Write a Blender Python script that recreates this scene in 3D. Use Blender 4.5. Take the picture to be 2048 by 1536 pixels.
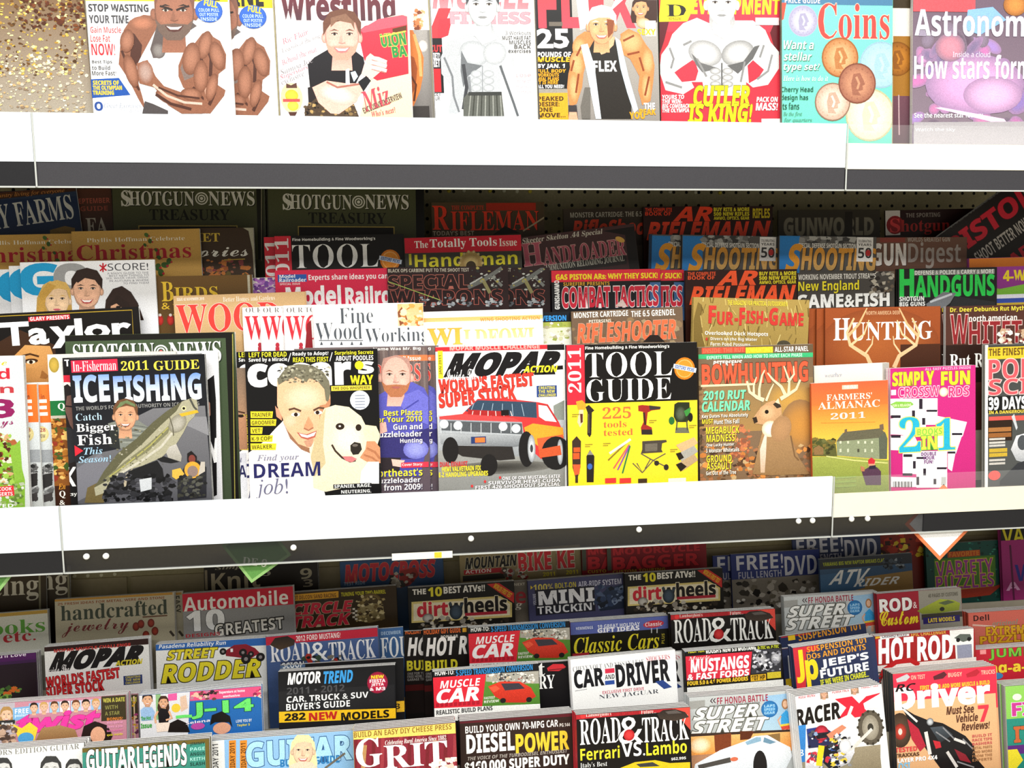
import bpy, math, random
import numpy as np
from mathutils import Matrix, Vector

for o in list(bpy.data.objects):
    bpy.data.objects.remove(o)
SC = bpy.context.scene
COL = SC.collection
RND = random.Random(7)

# ------------------------------------------------------------------ camera
CAM = np.array([0.4881, -1.4369, -0.2121])
YAW, PITCH, ROLL, FPX = -0.1339, -0.1305, 0.0062, 1873.5
def _rot(y, p, r):
    cy, sy, cp, sp, cr, sr = math.cos(y), math.sin(y), math.cos(p), math.sin(p), math.cos(r), math.sin(r)
    return (np.array([[cy, -sy, 0], [sy, cy, 0], [0, 0, 1]]) @ np.array([[1, 0, 0], [0, cp, -sp], [0, sp, cp]])
            @ np.array([[cr, 0, sr], [0, 1, 0], [-sr, 0, cr]]))
ROT = _rot(YAW, PITCH, ROLL)
cd = bpy.data.cameras.new('camera')
cd.sensor_width = 36.0
cd.lens = 36.0 * FPX / 2048
cd.clip_start = 0.05
cam = bpy.data.objects.new('camera', cd)
COL.objects.link(cam)
xa, fw, up = ROT[:, 0], ROT[:, 1], ROT[:, 2]
cam.matrix_world = Matrix(((xa[0], up[0], -fw[0], CAM[0]), (xa[1], up[1], -fw[1], CAM[1]), (xa[2], up[2], -fw[2], CAM[2]), (0, 0, 0, 1)))
SC.camera = cam

# ------------------------------------------------------------------ light
w = bpy.data.worlds.new('store_light')
SC.world = w
w.use_nodes = True
w.node_tree.nodes['Background'].inputs[0].default_value = (1.0, 0.955, 0.86, 1)
w.node_tree.nodes['Background'].inputs[1].default_value = 0.38
def area(name, loc, target, sx, sy, power, col):
    l = bpy.data.lights.new(name, 'AREA')
    l.shape = 'RECTANGLE'
    l.size, l.size_y, l.energy, l.color = sx, sy, power, col
    o = bpy.data.objects.new(name, l)
    o.location = loc
    d = Vector(target) - Vector(loc)
    o.rotation_euler = d.to_track_quat('-Z', 'Y').to_euler()
    COL.objects.link(o)
    return o
# two rows of ceiling fluorescents along the aisle
area('ceiling_light_row', (0.6, -1.15, 1.35), (0.6, -1.15, 0), 3.6, 0.35, 62, (1.0, 0.985, 0.95))
area('ceiling_light_row_far', (0.6, -2.6, 1.35), (0.6, -2.6, 0), 3.6, 0.35, 60, (1.0, 0.985, 0.95))
vs = SC.view_settings
SC.display_settings.display_device = 'sRGB'
vs.view_transform = 'Standard'
vs.look = 'None'
vs.gamma = 1.0
vs.use_curve_mapping = False
vs.exposure = 0.58
SC.cycles.max_bounces = 6

# ------------------------------------------------------------------ materials
def s2l(c):
    return c / 12.92 if c <= 0.04045 else ((c + 0.055) / 1.055) ** 2.4
_hc = {}
def hx(c):
    """'e31' or 'e03010' to linear rgb"""
    if isinstance(c, (tuple, list)):
        return c
    if c not in _hc:
        s = c if len(c) == 6 else ''.join(k * 2 for k in c)
        _hc[c] = tuple(s2l(int(s[i:i + 2], 16) / 255) for i in (0, 2, 4))
    return _hc[c]
def mat(name, col=None, rough=0.5, metal=0.0, spec=0.5, grain=0.0, gscale=400.0, attr=False, alpha=1.0, bump=0.0):
    m = bpy.data.materials.new(name)
    m.use_nodes = True
    nt = m.node_tree
    b = nt.nodes['Principled BSDF']
    b.inputs['Roughness'].default_value = rough
    b.inputs['Metallic'].default_value = metal
    b.inputs['Specular IOR Level'].default_value = spec
    b.inputs['Alpha'].default_value = alpha
    src = None
    if attr:
        a = nt.nodes.new('ShaderNodeAttribute')
        a.attribute_name = 'Col'
        src = a.outputs['Color']
    if grain or bump:
        tc = nt.nodes.new('ShaderNodeTexCoord')
        n = nt.nodes.new('ShaderNodeTexNoise')
        n.inputs['Scale'].default_value = gscale
        n.inputs['Detail'].default_value = 3
        nt.links.new(tc.outputs['Object'], n.inputs['Vector'])
    if grain:
        r = nt.nodes.new('ShaderNodeMapRange')
        r.inputs['From Min'].default_value = 0.25
        r.inputs['From Max'].default_value = 0.75
        r.inputs['To Min'].default_value = 1 - grain
        r.inputs['To Max'].default_value = 1 + grain
        nt.links.new(n.outputs['Fac'], r.inputs['Value'])
        x = nt.nodes.new('ShaderNodeVectorMath')
        x.operation = 'SCALE'
        if src:
            nt.links.new(src, x.inputs[0])
        else:
            x.inputs[0].default_value = hx(col)
        nt.links.new(r.outputs[0], x.inputs['Scale'])
        src = x.outputs[0]
    if src:
        nt.links.new(src, b.inputs['Base Color'])
    else:
        b.inputs['Base Color'].default_value = (*hx(col), 1)
    if bump:
        bp = nt.nodes.new('ShaderNodeBump')
        bp.inputs['Strength'].default_value = bump
        bp.inputs['Distance'].default_value = 0.0005
        nt.links.new(n.outputs['Fac'], bp.inputs['Height'])
        nt.links.new(bp.outputs[0], b.inputs['Normal'])
    return m
M_PRINT = mat('printed_cover', rough=0.42, spec=0.22, attr=True, grain=0.26, gscale=900)
M_GLOSS = mat('glossy_cover', rough=0.28, spec=0.3, attr=True, grain=0.22, gscale=900)
M_STEEL = mat('grey_steel', 'aea794', 0.5, 0.0, 0.3, grain=0.06, gscale=90)
M_PANEL = mat('olive_back_panel', 'b4aa84', 0.7, 0.0, 0.2, grain=0.10, gscale=300)
M_WHITE = mat('white_insert', 'dfe9ee', 0.45, 0, 0.3, grain=0.02, gscale=60)
M_CREAM = mat('cream_insert', 'f2ead2', 0.45, 0, 0.3, grain=0.02, gscale=60)
M_BAND = mat('charcoal_band', '37363a', 0.45, 0.0, 0.35, grain=0.12, gscale=700)
M_BLACK = mat('black_band', '1d1d20', 0.35, 0.0, 0.35, grain=0.12, gscale=700)
M_SMOKE = mat('smoky_plastic', '232327', 0.12, 0.0, 0.6, grain=0.1, gscale=500, alpha=0.5)
M_CLEAR = mat('clear_plastic_edge', 'b9bcb8', 0.2, 0.0, 0.5, grain=0.05, gscale=200)
M_RIVET = mat('white_rivet', 'e8e8e4', 0.3, 0.0, 0.5)
M_HOLE = mat('dark_hole', '17150f', 0.9)
M_LITHOLE = mat('pale_lit_hole', 'f3eecb', 0.5, grain=0.1)  # pale colour standing in for light in the panel holes
M_YLITHOLE = mat('yellow_lit_hole', 'f0dc3c', 0.5, grain=0.1)  # same painted light, in yellow
M_FLOOR = mat('vinyl_floor', 'b9b3a4', 0.5, grain=0.1, gscale=6)
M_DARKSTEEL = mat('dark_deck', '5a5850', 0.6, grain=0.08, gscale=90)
# page edges: thin sheets seen edge-on
def pages_mat():
    m = bpy.data.materials.new('page_edges')
    m.use_nodes = True
    nt = m.node_tree
    b = nt.nodes['Principled BSDF']
    b.inputs['Roughness'].default_value = 0.8
    b.inputs['Specular IOR Level'].default_value = 0.1
    tc = nt.nodes.new('ShaderNodeTexCoord')
    wv = nt.nodes.new('ShaderNodeTexWave')
    wv.bands_direction = 'Y'
    wv.inputs['Scale'].default_value = 260
    wv.inputs['Distortion'].default_value = 1.5
    wv.inputs['Detail'].default_value = 2
    nt.links.new(tc.outputs['Object'], wv.inputs['Vector'])
    cr = nt.nodes.new('ShaderNodeValToRGB')
    cr.color_ramp.elements[0].color = (*hx('4c4a48'), 1)
    cr.color_ramp.elements[1].color = (*hx('949190'), 1)
    nt.links.new(wv.outputs['Fac'], cr.inputs['Fac'])
    nt.links.new(cr.outputs['Color'], b.inputs['Base Color'])
    return m
M_PAGES = pages_mat()

# ------------------------------------------------------------------ mesh helpers
def link(name, me, parent=None):
    o = bpy.data.objects.new(name, me)
    COL.objects.link(o)
    if parent is not None:
        o.parent = parent
    return o
def mesh(name, vs_, fs, m, parent=None, cols=None):
    me = bpy.data.meshes.new(name)
    me.from_pydata([tuple(v) for v in vs_], [], fs)
    if cols is not None:
        a = me.color_attributes.new('Col', 'FLOAT_COLOR', 'POINT')
        buf = np.ones((len(vs_), 4), np.float32)
        buf[:, :3] = cols
        a.data.foreach_set('color', buf.ravel())
    me.materials.append(m)
    me.update()
    return link(name, me, parent)
class MB:
    """collects boxes, discs and prisms into one mesh"""
    def __init__(s):
        s.v, s.f = [], []
    def box(s, x0, y0, z0, x1, y1, z1):
        b = len(s.v)
        s.v += [(x, y, z) for x in (x0, x1) for y in (y0, y1) for z in (z0, z1)]
        s.f += [tuple(b + i for i in q) for q in ((0, 1, 3, 2), (4, 6, 7, 5), (0, 4, 5, 1), (2, 3, 7, 6), (0, 2, 6, 4), (1, 5, 7, 3))]
        return s
    def prism(s, prof, x0, x1):
        """profile of (y, z) points swept along x"""
        b, n = len(s.v), len(prof)
        s.v += [(x0, y, z) for y, z in prof] + [(x1, y, z) for y, z in prof]
        s.f += [(b + i, b + n + i, b + n + (i + 1) % n, b + (i + 1) % n) for i in range(n)]
        s.f += [tuple(b + i for i in range(n)), tuple(b + 2 * n - 1 - i for i in range(n))]
        return s
    def disc(s, x, y, z, r, t, n=12, bev=0.3):
        """button facing -y with a domed rim"""
        b = len(s.v)
        for rr, yy in ((r, y), (r, y - t * (1 - bev)), (r * (1 - bev), y - t)):
            s.v += [(x + rr * math.cos(a * 2 * math.pi / n), yy, z + rr * math.sin(a * 2 * math.pi / n)) for a in range(n)]
        for k in (0, 1):
            s.f += [(b + k * n + i, b + k * n + (i + 1) % n, b + k * n + n + (i + 1) % n, b + k * n + n + i) for i in range(n)]
        s.f.append(tuple(b + 2 * n + i for i in range(n)))
        return s
    def build(s, name, m, parent=None):
        return mesh(name, s.v, s.f, m, parent)
def empty(name, mw, label=None, cat=None, group=None):
    o = bpy.data.objects.new(name, None)
    o.empty_display_size = 0.05
    COL.objects.link(o)
    o.matrix_world = mw
    tag(o, label, cat, group)
    return o
def tag(o, label=None, cat=None, group=None, kind=None):
    for k, v in (('label', label), ('category', cat), ('group', group), ('kind', kind)):
        if v:
            o[k] = v
    return o
def ray(px, py):
    d = ROT @ np.array([(px - 1024) / FPX, 1.0, -(py - 768) / FPX])
    return d
def at(px, py, y):
    """world point on the upright plane at depth y that the photo shows at a pixel"""
    d = ray(px, py)
    return CAM + d * ((y - CAM[1]) / d[1])

# ------------------------------------------------------------------ printed art: flat shapes on a cover
UP = {'S': (0x1D400, 0x1D41A, 0x1D7CE), 'L': (0x1D400, 0x1D41A, 0x1D7CE), 'I': (0x1D434, 0x1D44E, None), 'J': (0x1D468, 0x1D482, 0x1D7CE),
      'C': (0x1D4D0, 0x1D4EA, None), 'B': (0x1D5D4, 0x1D5EE, 0x1D7EC), 'K': (0x1D5D4, 0x1D5EE, 0x1D7EC), 'R': (0x1D5A0, 0x1D5BA, 0x1D7E2), 'M': (0x1D670, 0x1D68A, 0x1D7F6)}
WEIGHT = {'L': -0.012, 'K': 0.022, 'H': 0.035}
_fc = bpy.data.curves.new('type', 'FONT')
_fc.resolution_u = 2
_fo = bpy.data.objects.new('type', _fc)
COL.objects.link(_fo)
_tc = {}
def glyphs(style, s, off=0.0):
    key = (style, s, round(off, 4))
    if key in _tc:
        return _tc[key]
    if style in UP:
        u, l, d = UP[style]
        r = ''
        for ch in s:
            if 'A' <= ch <= 'Z':
                r += chr(u + ord(ch) - 65)
            elif ch == 'h' and style == 'I':
                r += chr(0x210E)
            elif 'a' <= ch <= 'z':
                r += chr(l + ord(ch) - 97)
            elif '0' <= ch <= '9' and d:
                r += chr(d + ord(ch) - 48)
            else:
                r += ch
    else:
        r = s
    _fc.body = r
    _fc.offset = WEIGHT.get(style, 0.0) + off
    me = _fo.to_mesh()
    n = len(me.vertices)
    co = np.empty(n * 3, np.float32)
    me.vertices.foreach_get('co', co)
    fs = [tuple(p.vertices) for p in me.polygons]
    _fo.to_mesh_clear()
    _tc[key] = (co.reshape(-1, 3)[:, :2].astype(np.float64), fs)
    return _tc[key]

class Art:
    """collects one cover's flat print in metres (u right, v down), clipped to the cover"""
    def __init__(s, mp, w, h, mpp):
        s.mp, s.w, s.h, s.k = mp, w, h, mpp
        s.out = {'cover_picture': ([], [], []), 'cover_lettering': ([], [], [])}
        s.layer = 0
    def _poly(s, dst, pts, cols):
        V, F, C = s.out[dst]
        e = 0.0004
        for ax, lim, sg in ((0, e, 1), (0, s.w - e, -1), (1, e, 1), (1, s.h - e, -1)):
            if all(sg * (p[ax] - lim) >= 0 for p in pts):
                continue
            np_, nc = [], []
            for i in range(len(pts)):
                a, b, ca, cb = pts[i - 1], pts[i], cols[i - 1], cols[i]
                da, db = sg * (a[ax] - lim), sg * (b[ax] - lim)
                if (da >= 0) != (db >= 0):
                    t = da / (da - db)
                    np_.append((a[0] + (b[0] - a[0]) * t, a[1] + (b[1] - a[1]) * t))
                    nc.append(tuple(ca[k] + (cb[k] - ca[k]) * t for k in range(3)))
                if db >= 0:
                    np_.append(b)
                    nc.append(cb)
            pts, cols = np_, nc
            if len(pts) < 3:
                return
        n = len(V)
        V.extend((p[0], p[1], s.layer) for p in pts)
        C.extend(cols)
        F.append(tuple(range(n, n + len(pts))))
    def P(s, pts, c, c2=None, dst='cover_picture'):
        """polygon of photo pixels; c2 blends in towards the bottom"""
        s.layer += 1
        q = [s.mp(*p) for p in pts]
        c = hx(c)
        if c2:
            c2 = hx(c2)
            lo, hi = min(p[1] for p in q), max(p[1] for p in q)
            cols = [tuple(c[k] + (c2[k] - c[k]) * (p[1] - lo) / max(hi - lo, 1e-6) for k in range(3)) for p in q]
        else:
            cols = [c] * len(q)
        s._poly(dst, q, cols)
    def R(s, x0, y0, x1, y1, c, c2=None, rot=0, dst='cover_picture'):
        """rectangle parallel to the cover"""
        s.layer += 1
        cx, cy = s.mp((x0 + x1) / 2, (y0 + y1) / 2)
        a, b = (x1 - x0) / 2 * s.k, (y1 - y0) / 2 * s.k
        cr, sr = math.cos(rot), math.sin(rot)
        q = [(cx + x * cr - y * sr, cy + x * sr + y * cr) for x, y in ((-a, -b), (a, -b), (a, b), (-a, b))]
        c, c2 = hx(c), hx(c2 or c)
        s._poly(dst, q, [c, c, c2, c2])
    def E(s, x, y, rx, ry, c, c2=None, rot=0, n=20, dst='cover_picture'):
        """ellipse; c2 is the colour at its rim"""
        s.layer += 1
        cx, cy = s.mp(x, y)
        cr, sr = math.cos(rot), math.sin(rot)
        q = []
        for i in range(n):
            a = i * 2 * math.pi / n
            px, py = rx * s.k * math.cos(a), ry * s.k * math.sin(a)
            q.append((cx + px * cr - py * sr, cy + px * sr + py * cr))
        c, c2 = hx(c), hx(c2 or c)
        if c == c2:
            s._poly(dst, q, [c] * n)
        else:
            m = [((p[0] + cx) / 2, (p[1] + cy) / 2) for p in q]
            cm = tuple(c[k] * 0.75 + c2[k] * 0.25 for k in range(3))
            for i in range(n):
                s._poly(dst, [(cx, cy), m[i - 1], m[i]], [c, cm, cm])
                s._poly(dst, [m[i - 1], q[i - 1], q[i], m[i]], [cm, c2, c2, cm])
    def L(s, pts, wd, c, dst='cover_picture', taper=1.0):
        """stroke along a path of photo pixels"""
        s.layer += 1
        q = [np.array(s.mp(*p)) for p in pts]
        c = hx(c)
        n = len(q)
        left, right = [], []
        for i in range(n):
            d = q[min(i + 1, n - 1)] - q[max(i - 1, 0)]
            d /= max(np.hypot(*d), 1e-9)
            hw = wd * s.k / 2 * (1 + (taper - 1) * i / max(n - 1, 1))
            left.append(q[i] + np.array((-d[1], d[0])) * hw)
            right.append(q[i] - np.array((-d[1], d[0])) * hw)
        for i in range(n - 1):
            s._poly(dst, [tuple(left[i]), tuple(left[i + 1]), tuple(right[i + 1]), tuple(right[i])], [c] * 4)
    def N(s, x0, y0, x1, y1, n, cols, r=(2, 5), seed=1):
        """blotches of printed photographic texture"""
        rd = random.Random(seed)
        s.layer += 1
        for i in range(n):
            cx, cy = s.mp(rd.uniform(x0, x1), rd.uniform(y0, y1))
            k = rd.randint(4, 6)
            rr = rd.uniform(*r) * s.k
            a0 = rd.random() * 6
            st = rd.uniform(0.5, 1.0)
            q = [(cx + rr * math.cos(a0 + j * 6.283 / k) * rd.uniform(0.7, 1.2), cy + st * rr * math.sin(a0 + j * 6.283 / k) * rd.uniform(0.7, 1.2)) for j in range(k)]
            c = hx(rd.choice(cols))
            s.layer += 0.02
            s._poly('cover_picture', q, [c] * k)
    def T(s, style, txt, x0, y0, x1, y1, c, c2=None, ol=None, ow=1.5, sh=None, rot=0, sk=None, arc=0):
        """lettering fitted to a box of photo pixels; style + '/' slants it; ol outlines it, sh=(dx,dy,colour) drops a printed shadow"""
        slant = 0.0
        if style.endswith('/'):
            style, slant = style[:-1], 0.22
        if sk is not None:
            slant = sk
        base, fs = glyphs(style, txt)
        if not len(base):
            return
        def sheared(a):
            a = a.copy()
            a[:, 0] += slant * a[:, 1]
            return a
        b = sheared(base)
        lo, hi = b.min(0), b.max(0)
        sx, sy = (x1 - x0) / max(hi[0] - lo[0], 1e-6), (y1 - y0) / max(hi[1] - lo[1], 1e-6)
        mid = (lo + hi) / 2
        cx, cy = s.mp((x0 + x1) / 2, (y0 + y1) / 2)
        cr, sr = math.cos(rot), math.sin(rot)
        c = hx(c)
        def put(co, faces, ca, cb=None, dx=0, dy=0):
            s.layer += 1
            co = sheared(co)
            p = (co - mid) * np.array((sx, -sy)) * s.k + np.array((dx, dy)) * s.k
            if arc:
                p[:, 1] += arc * s.k * ((2 * p[:, 0] / max((x1 - x0) * s.k, 1e-6)) ** 2 - 0.5)
            q = np.stack([cx + p[:, 0] * cr - p[:, 1] * sr, cy + p[:, 0] * sr + p[:, 1] * cr], 1)
            if cb is None:
                cc = np.tile(np.array(ca), (len(q), 1))
            else:
                t = np.clip((co[:, 1] - lo[1]) / (hi[1] - lo[1]), 0, 1)[:, None]
                cc = np.array(cb) * (1 - t) + np.array(ca) * t
            V, F, C = s.out['cover_lettering']
            e = 0.0004
            ok = (q[:, 0] > e) & (q[:, 0] < s.w - e) & (q[:, 1] > e) & (q[:, 1] < s.h - e)
            if ok.all():
                n = len(V)
                V.extend((float(a), float(b_), s.layer) for a, b_ in q)
                C.extend(map(tuple, cc))
                F.extend(tuple(n + i for i in f) for f in faces)
            else:
                for f in faces:
                    s._poly('cover_lettering', [tuple(q[i]) for i in f], [tuple(cc[i]) for i in f])
        if sh:
            put(base, fs, hx(sh[2]), None, sh[0], sh[1])
        if ol:
            o2, f2 = glyphs(style, txt, ow / max((sx + sy) / 2, 1e-6))
            put(o2, f2, hx(ol))
        put(base, fs, c, hx(c2) if c2 else None)
    def face(s, x, y, h, skin='e0a884', hair='2a1a12', lip='b8504c', smile=1, brow=None, beard=None, bald=0, longhair=0, shade=None, eyes='2b2018', tilt=0):
        """a head of height h centred on (x, y), drawn the way a cover portrait prints"""
        w_ = h * 0.36
        sd = shade or tuple(v * 0.55 for v in hx(skin))
        ct, stt = math.cos(tilt), math.sin(tilt)
        def q(dx, dy):
            return (x + dx * ct * h - dy * stt * h, y + dx * stt * h + dy * ct * h)
        if longhair:
            s.P([q(-.40, -.30), q(-.2, -.56), q(.2, -.56), q(.40, -.30), q(.50, .45), q(.42, .75), q(-.42, .75), q(-.50, .45)], hair)
        s.P([q(-.18, .2), q(.18, .2), q(.22, .72), q(-.22, .72)], sd, skin)
        s.E(*q(-.37, .04), h * .06, h * .11, skin, sd)
        s.E(*q(.37, .04), h * .06, h * .11, skin, sd)
        s.P([q(-.36, -.2), q(-.3, -.42), q(0, -.5), q(.3, -.42), q(.36, -.2), q(.35, .1), q(.27, .32), q(.13, .48), q(-.13, .48), q(-.27, .32), q(-.35, .1)], sd)
        s.E(*q(0, .0), w_ * .93, h * .46, skin, tuple(a * .8 + b * .2 for a, b in zip(hx(skin), sd)), tilt)
        s.E(*q(-.16, .13), h * .11, h * .08, tuple(min(1, v * 1.12) for v in hx(skin)), skin)
        s.E(*q(.16, .13), h * .11, h * .08, tuple(min(1, v * 1.12) for v in hx(skin)), skin)
        if beard:
            s.P([q(-.35, .12), q(-.24, .22), q(0, .2), q(.24, .22), q(.35, .12), q(.28, .34), q(.13, .5), q(-.13, .5), q(-.28, .34)], beard)
        if not bald:
            s.P([q(-.39, .0), q(-.4, -.28), q(-.26, -.5), q(0, -.57), q(.26, -.5), q(.4, -.28), q(.39, .0), q(.33, -.12), q(.28, -.28), q(.05, -.33), q(-.22, -.27), q(-.33, -.12)], hair)
        for e in (-1, 1):
            s.P([q(e * .06, -.105), q(e * .16, -.145), q(e * .27, -.10), q(e * .16, -.115)], brow or hair)
            s.E(*q(e * .155, -.035), h * .056, h * .023, 'cfc4ba', rot=tilt, n=10)
            s.E(*q(e * .155, -.035), h * .028, h * .026, eyes, n=8)
            s.L([q(e * .09, -.045), q(e * .155, -.068), q(e * .225, -.045)], h * .018, '2a1c14')
        s.P([q(-.02, -.06), q(-.065, .12), q(0, .15), q(.02, .1)], tuple(a * .55 + b * .45 for a, b in zip(hx(skin), sd)))
        s.L([q(-.07, .14), q(0, .16), q(.07, .14)], h * .02, sd)
        if smile:
            s.P([q(-.17, .235), q(-.08, .255), q(.08, .255), q(.17, .235), q(.1, .335), q(0, .355), q(-.1, .335)], lip)
            s.P([q(-.14, .25), q(-.06, .265), q(.06, .265), q(.14, .25), q(.07, .31), q(-.07, .31)], 'fbf7f0')
        else:
            s.P([q(-.12, .265), q(-.04, .245), q(.04, .245), q(.12, .265), q(.05, .30), q(-.05, .30)], lip)
    def joined(s, w, h, V, F, C):
        """the folded cover with its print laid on the front sheet, as one mesh"""
        step = min(0.00002, 0.0008 / max(s.layer, 1))
        V, F, C = list(V), list(F), list(C)
        for vv, ff, cc in s.out.values():
            n = len(V)
            V.extend((p[0] - w / 2, -0.00008 - p[2] * step, h - p[1]) for p in vv)
            F.extend(tuple(n + i for i in f) for f in ff)
            C.extend(cc)
        return V, F, C

# ------------------------------------------------------------------ magazines
# rows: depth of the top edges, height used as reference, lean, and the step each row stands on
TL1, TL2, TL3 = math.radians(2.5), math.radians(4), math.radians(9)
ROWS = {
    'T': dict(y=0.030, z=0.0, lean=TL1, step=-0.052),
    'A': dict(y=0.068, z=-0.36, lean=TL2), 'B': dict(y=0.116, z=-0.29, lean=TL2), 'C': dict(y=0.160, z=-0.22, lean=TL2),
    'D': dict(y=0.206, z=-0.16, lean=TL2), 'E': dict(y=0.256, z=-0.10, lean=TL2),
    'e': dict(y=0.062, z=-0.98, lean=TL3), 'd': dict(y=0.144, z=-0.90, lean=TL3), 'c': dict(y=0.222, z=-0.83, lean=TL3),
    'b': dict(y=0.288, z=-0.77, lean=TL3), 'a': dict(y=0.340, z=-0.72, lean=TL3),
}
MAGS = []
THICK = 0.0042
def mag(row, tl, tr, bg, art, label, o=0.0, n=0, t=THICK, h=None, spine=None, gloss=False, s=None):
    """a magazine whose top corners show at two pixels; o: millimetres nearer than its row; n: spare copies stacked behind it;
    s: short name its spare copies are told by"""
    if row in 'abcde' and t == THICK:
        t = dict(e=0.0072, d=0.006, c=0.0056, b=0.0048, a=0.0044)[row]
    MAGS.append(dict(row=row, tl=tl, tr=tr, bg=bg, art=art, label=label, o=o, n=n, t=t, h=h, spine=spine, gloss=gloss, stack=s))
def hit(px, py, R, off):
    """where a pixel's ray meets a row's leaning plane, moved off metres towards the aisle"""
    d = ray(px, py)
    c, s_ = math.cos(R['lean']), math.sin(R['lean'])
    nrm = np.array((0, -c, s_))
    p0 = np.array((0, R['y'], R['z'])) + nrm * off
    return CAM + d * (np.dot(p0 - CAM, nrm) / np.dot(d, nrm))
def shell(w, h, t, bg, spine):
    """folded cover: front sheet, rounded spine on the left and back sheet"""
    a = 0.0004
    r = min(t * 0.35, 0.0016)
    prof = [(w / 2, 0), (-w / 2 + r, 0), (-w / 2 + r * .3, r * .3), (-w / 2, r), (-w / 2, t - r), (-w / 2 + r * .3, t - r * .3), (-w / 2 + r, t), (w / 2, t),
            (w / 2, t - a), (-w / 2 + r, t - a), (-w / 2 + a, t - r), (-w / 2 + a, r), (-w / 2 + r, a), (w / 2, a)]
    n = len(prof)
    V = [(x, y, 0) for x, y in prof] + [(x, y, h) for x, y in prof]
    F = [(i, (i + 1) % n, n + (i + 1) % n, n + i) for i in range(n)]
    for k in (0, n):
        ring = [(13, 0, 1, 12), (12, 1, 2, 11), (11, 2, 3), (11, 3, 4, 10), (10, 4, 5, 9), (9, 5, 6), (9, 6, 7, 8)]
        F += [tuple(k + i for i in (q if k else q[::-1])) for q in ring]
    C = []
    sc_ = hx(spine or bg)
    for k in range(2 * n):
        i = k % n
        C.append(sc_ if i in (2, 3, 4, 5) else (0.75, 0.75, 0.73) if i > 7 else hx(bg))
    return V, F, C
def build_mags():
    info = []
    for g in MAGS:
        R = ROWS[g['row']]
        g['R'] = R
        g['a'], g['b'] = hit(*g['tl'], R, g['o'] / 1000), hit(*g['tr'], R, g['o'] / 1000)
    # order each row from back to front and keep overlapping stacks clear of each other
    for k, R in ROWS.items():
        done = []
        for g in sorted((g for g in MAGS if g['row'] == k), key=lambda g: g['o']):
            x0, x1 = g['tl'][0], g['tr'][0]
            depth = (g['n'] + 1) * (g['t'] * 1000 + 0.3)
            o = g['o']
            for q in done:
                if q['tl'][0] < x1 + 6 and q['tr'][0] > x0 - 6:
                    o = max(o, q['o'] + 1.1 + depth)
            g['o'] = o
            done.append(g)
        R['near'] = max([g['o'] for g in done] or [0])
        R['far'] = min([g['o'] - (g['n'] + 1) * (g['t'] * 1000 + 0.3) for g in done] or [0])
        for g in done:
            g['a'], g['b'] = hit(*g['tl'], R, g['o'] / 1000), hit(*g['tr'], R, g['o'] / 1000)
    for k, R in ROWS.items():
        if 'step' not in R:
            zs = sorted(min(g['a'][2], g['b'][2]) for g in MAGS if g['row'] == k and g['h'] is None)
            R['step'] = zs[len(zs) // 2] - 0.272 if zs else R['z'] - 0.27
    for g in MAGS:
        R, a, b = g['R'], g['a'], g['b']
        c, s_ = math.cos(R['lean']), math.sin(R['lean'])
        nrm = np.array((0, -c, s_))
        u = b - a
        w = float(np.linalg.norm(u))
        u /= w
        v = np.cross(u, nrm)          # down the cover
        v /= np.linalg.norm(v)
        if v[2] > 0:
            v = -v
        mpp = w / math.hypot(g['tr'][0] - g['tl'][0], g['tr'][1] - g['tl'][1])
        zmin = min(a[2], b[2])
        h = g['h'] or max(0.16, (zmin - R['step'] - 0.0015) / abs(v[2]) - (0.0 if abs(u[2]) < 0.03 else abs(u[2]) * w * 0.2))
        if g['h'] is None and h > 0.34:
            h = 0.34
        def mp(px, py, a=a, u=u, v=v, R=R, off=g['o'] / 1000):
            q = hit(px, py, R, off) - a
            return (float(np.dot(q, u)), float(np.dot(q, v)))
        base = a + u * w / 2 + v * h
        back = -nrm
        mw = Matrix(((u[0], back[0], -v[0], base[0]), (u[1], back[1], -v[1], base[1]), (u[2], back[2], -v[2], base[2]), (0, 0, 0, 1)))
        grp = None
        root = empty('magazine', mw, g['label'], 'magazine')
        A = Art(mp, w, h, mpp)
        g['art'](A)
        m = M_GLOSS if g['gloss'] else M_PRINT
        V, F, C = shell(w, h, g['t'], g['bg'], g['spine'])
        V2, F2, C2 = A.joined(w, h, V, F, C)
        mesh('cover', V2, F2, m, root, np.array(C2, np.float32))
        plain = None
        pg = MB().box(-w / 2 + 0.0012, 0.0006, 0.0004, w / 2 - 0.0008, g['t'] - 0.0006, h - 0.0008).build('pages', M_PAGES, root)
        rr = random.Random(int(g['tl'][0] * 7 + g['tl'][1]))
        for k in range(g['n']):
            off = (k + 1) * (g['t'] + 0.0003)
            dx, dz = rr.uniform(-0.0015, 0.0015), (k + 1) * 0.0006 + rr.uniform(-0.0012, 0.0016)
            r2 = root.copy()
            COL.objects.link(r2)
            r2.matrix_world = Matrix.Translation(Vector(back * off + u * dx)) @ mw
            r2['label'] = ('first', 'second', 'third', 'fourth', 'fifth')[k] + ' copy back in the stack behind the ' + g['stack']
            r2['group'] = 'spare copies behind the ' + g['stack']
            if plain is None:
                plain = mesh('cover', V, F, m, r2, np.array(C, np.float32))
                kids = (pg,)
            else:
                kids = (plain, pg)
            for ch in kids:
                c2 = ch.copy()
                COL.objects.link(c2)
                c2.parent = r2
def M(row, tl, tr, bg, label, **k):
    return lambda f: mag(row, tl, tr, bg, f, label, **k)
def Z(ox, oy, *c, f=3.657):
    return [(ox + c[i] / f, oy + c[i + 1] / f) for i in range(0, len(c), 2)]

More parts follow.
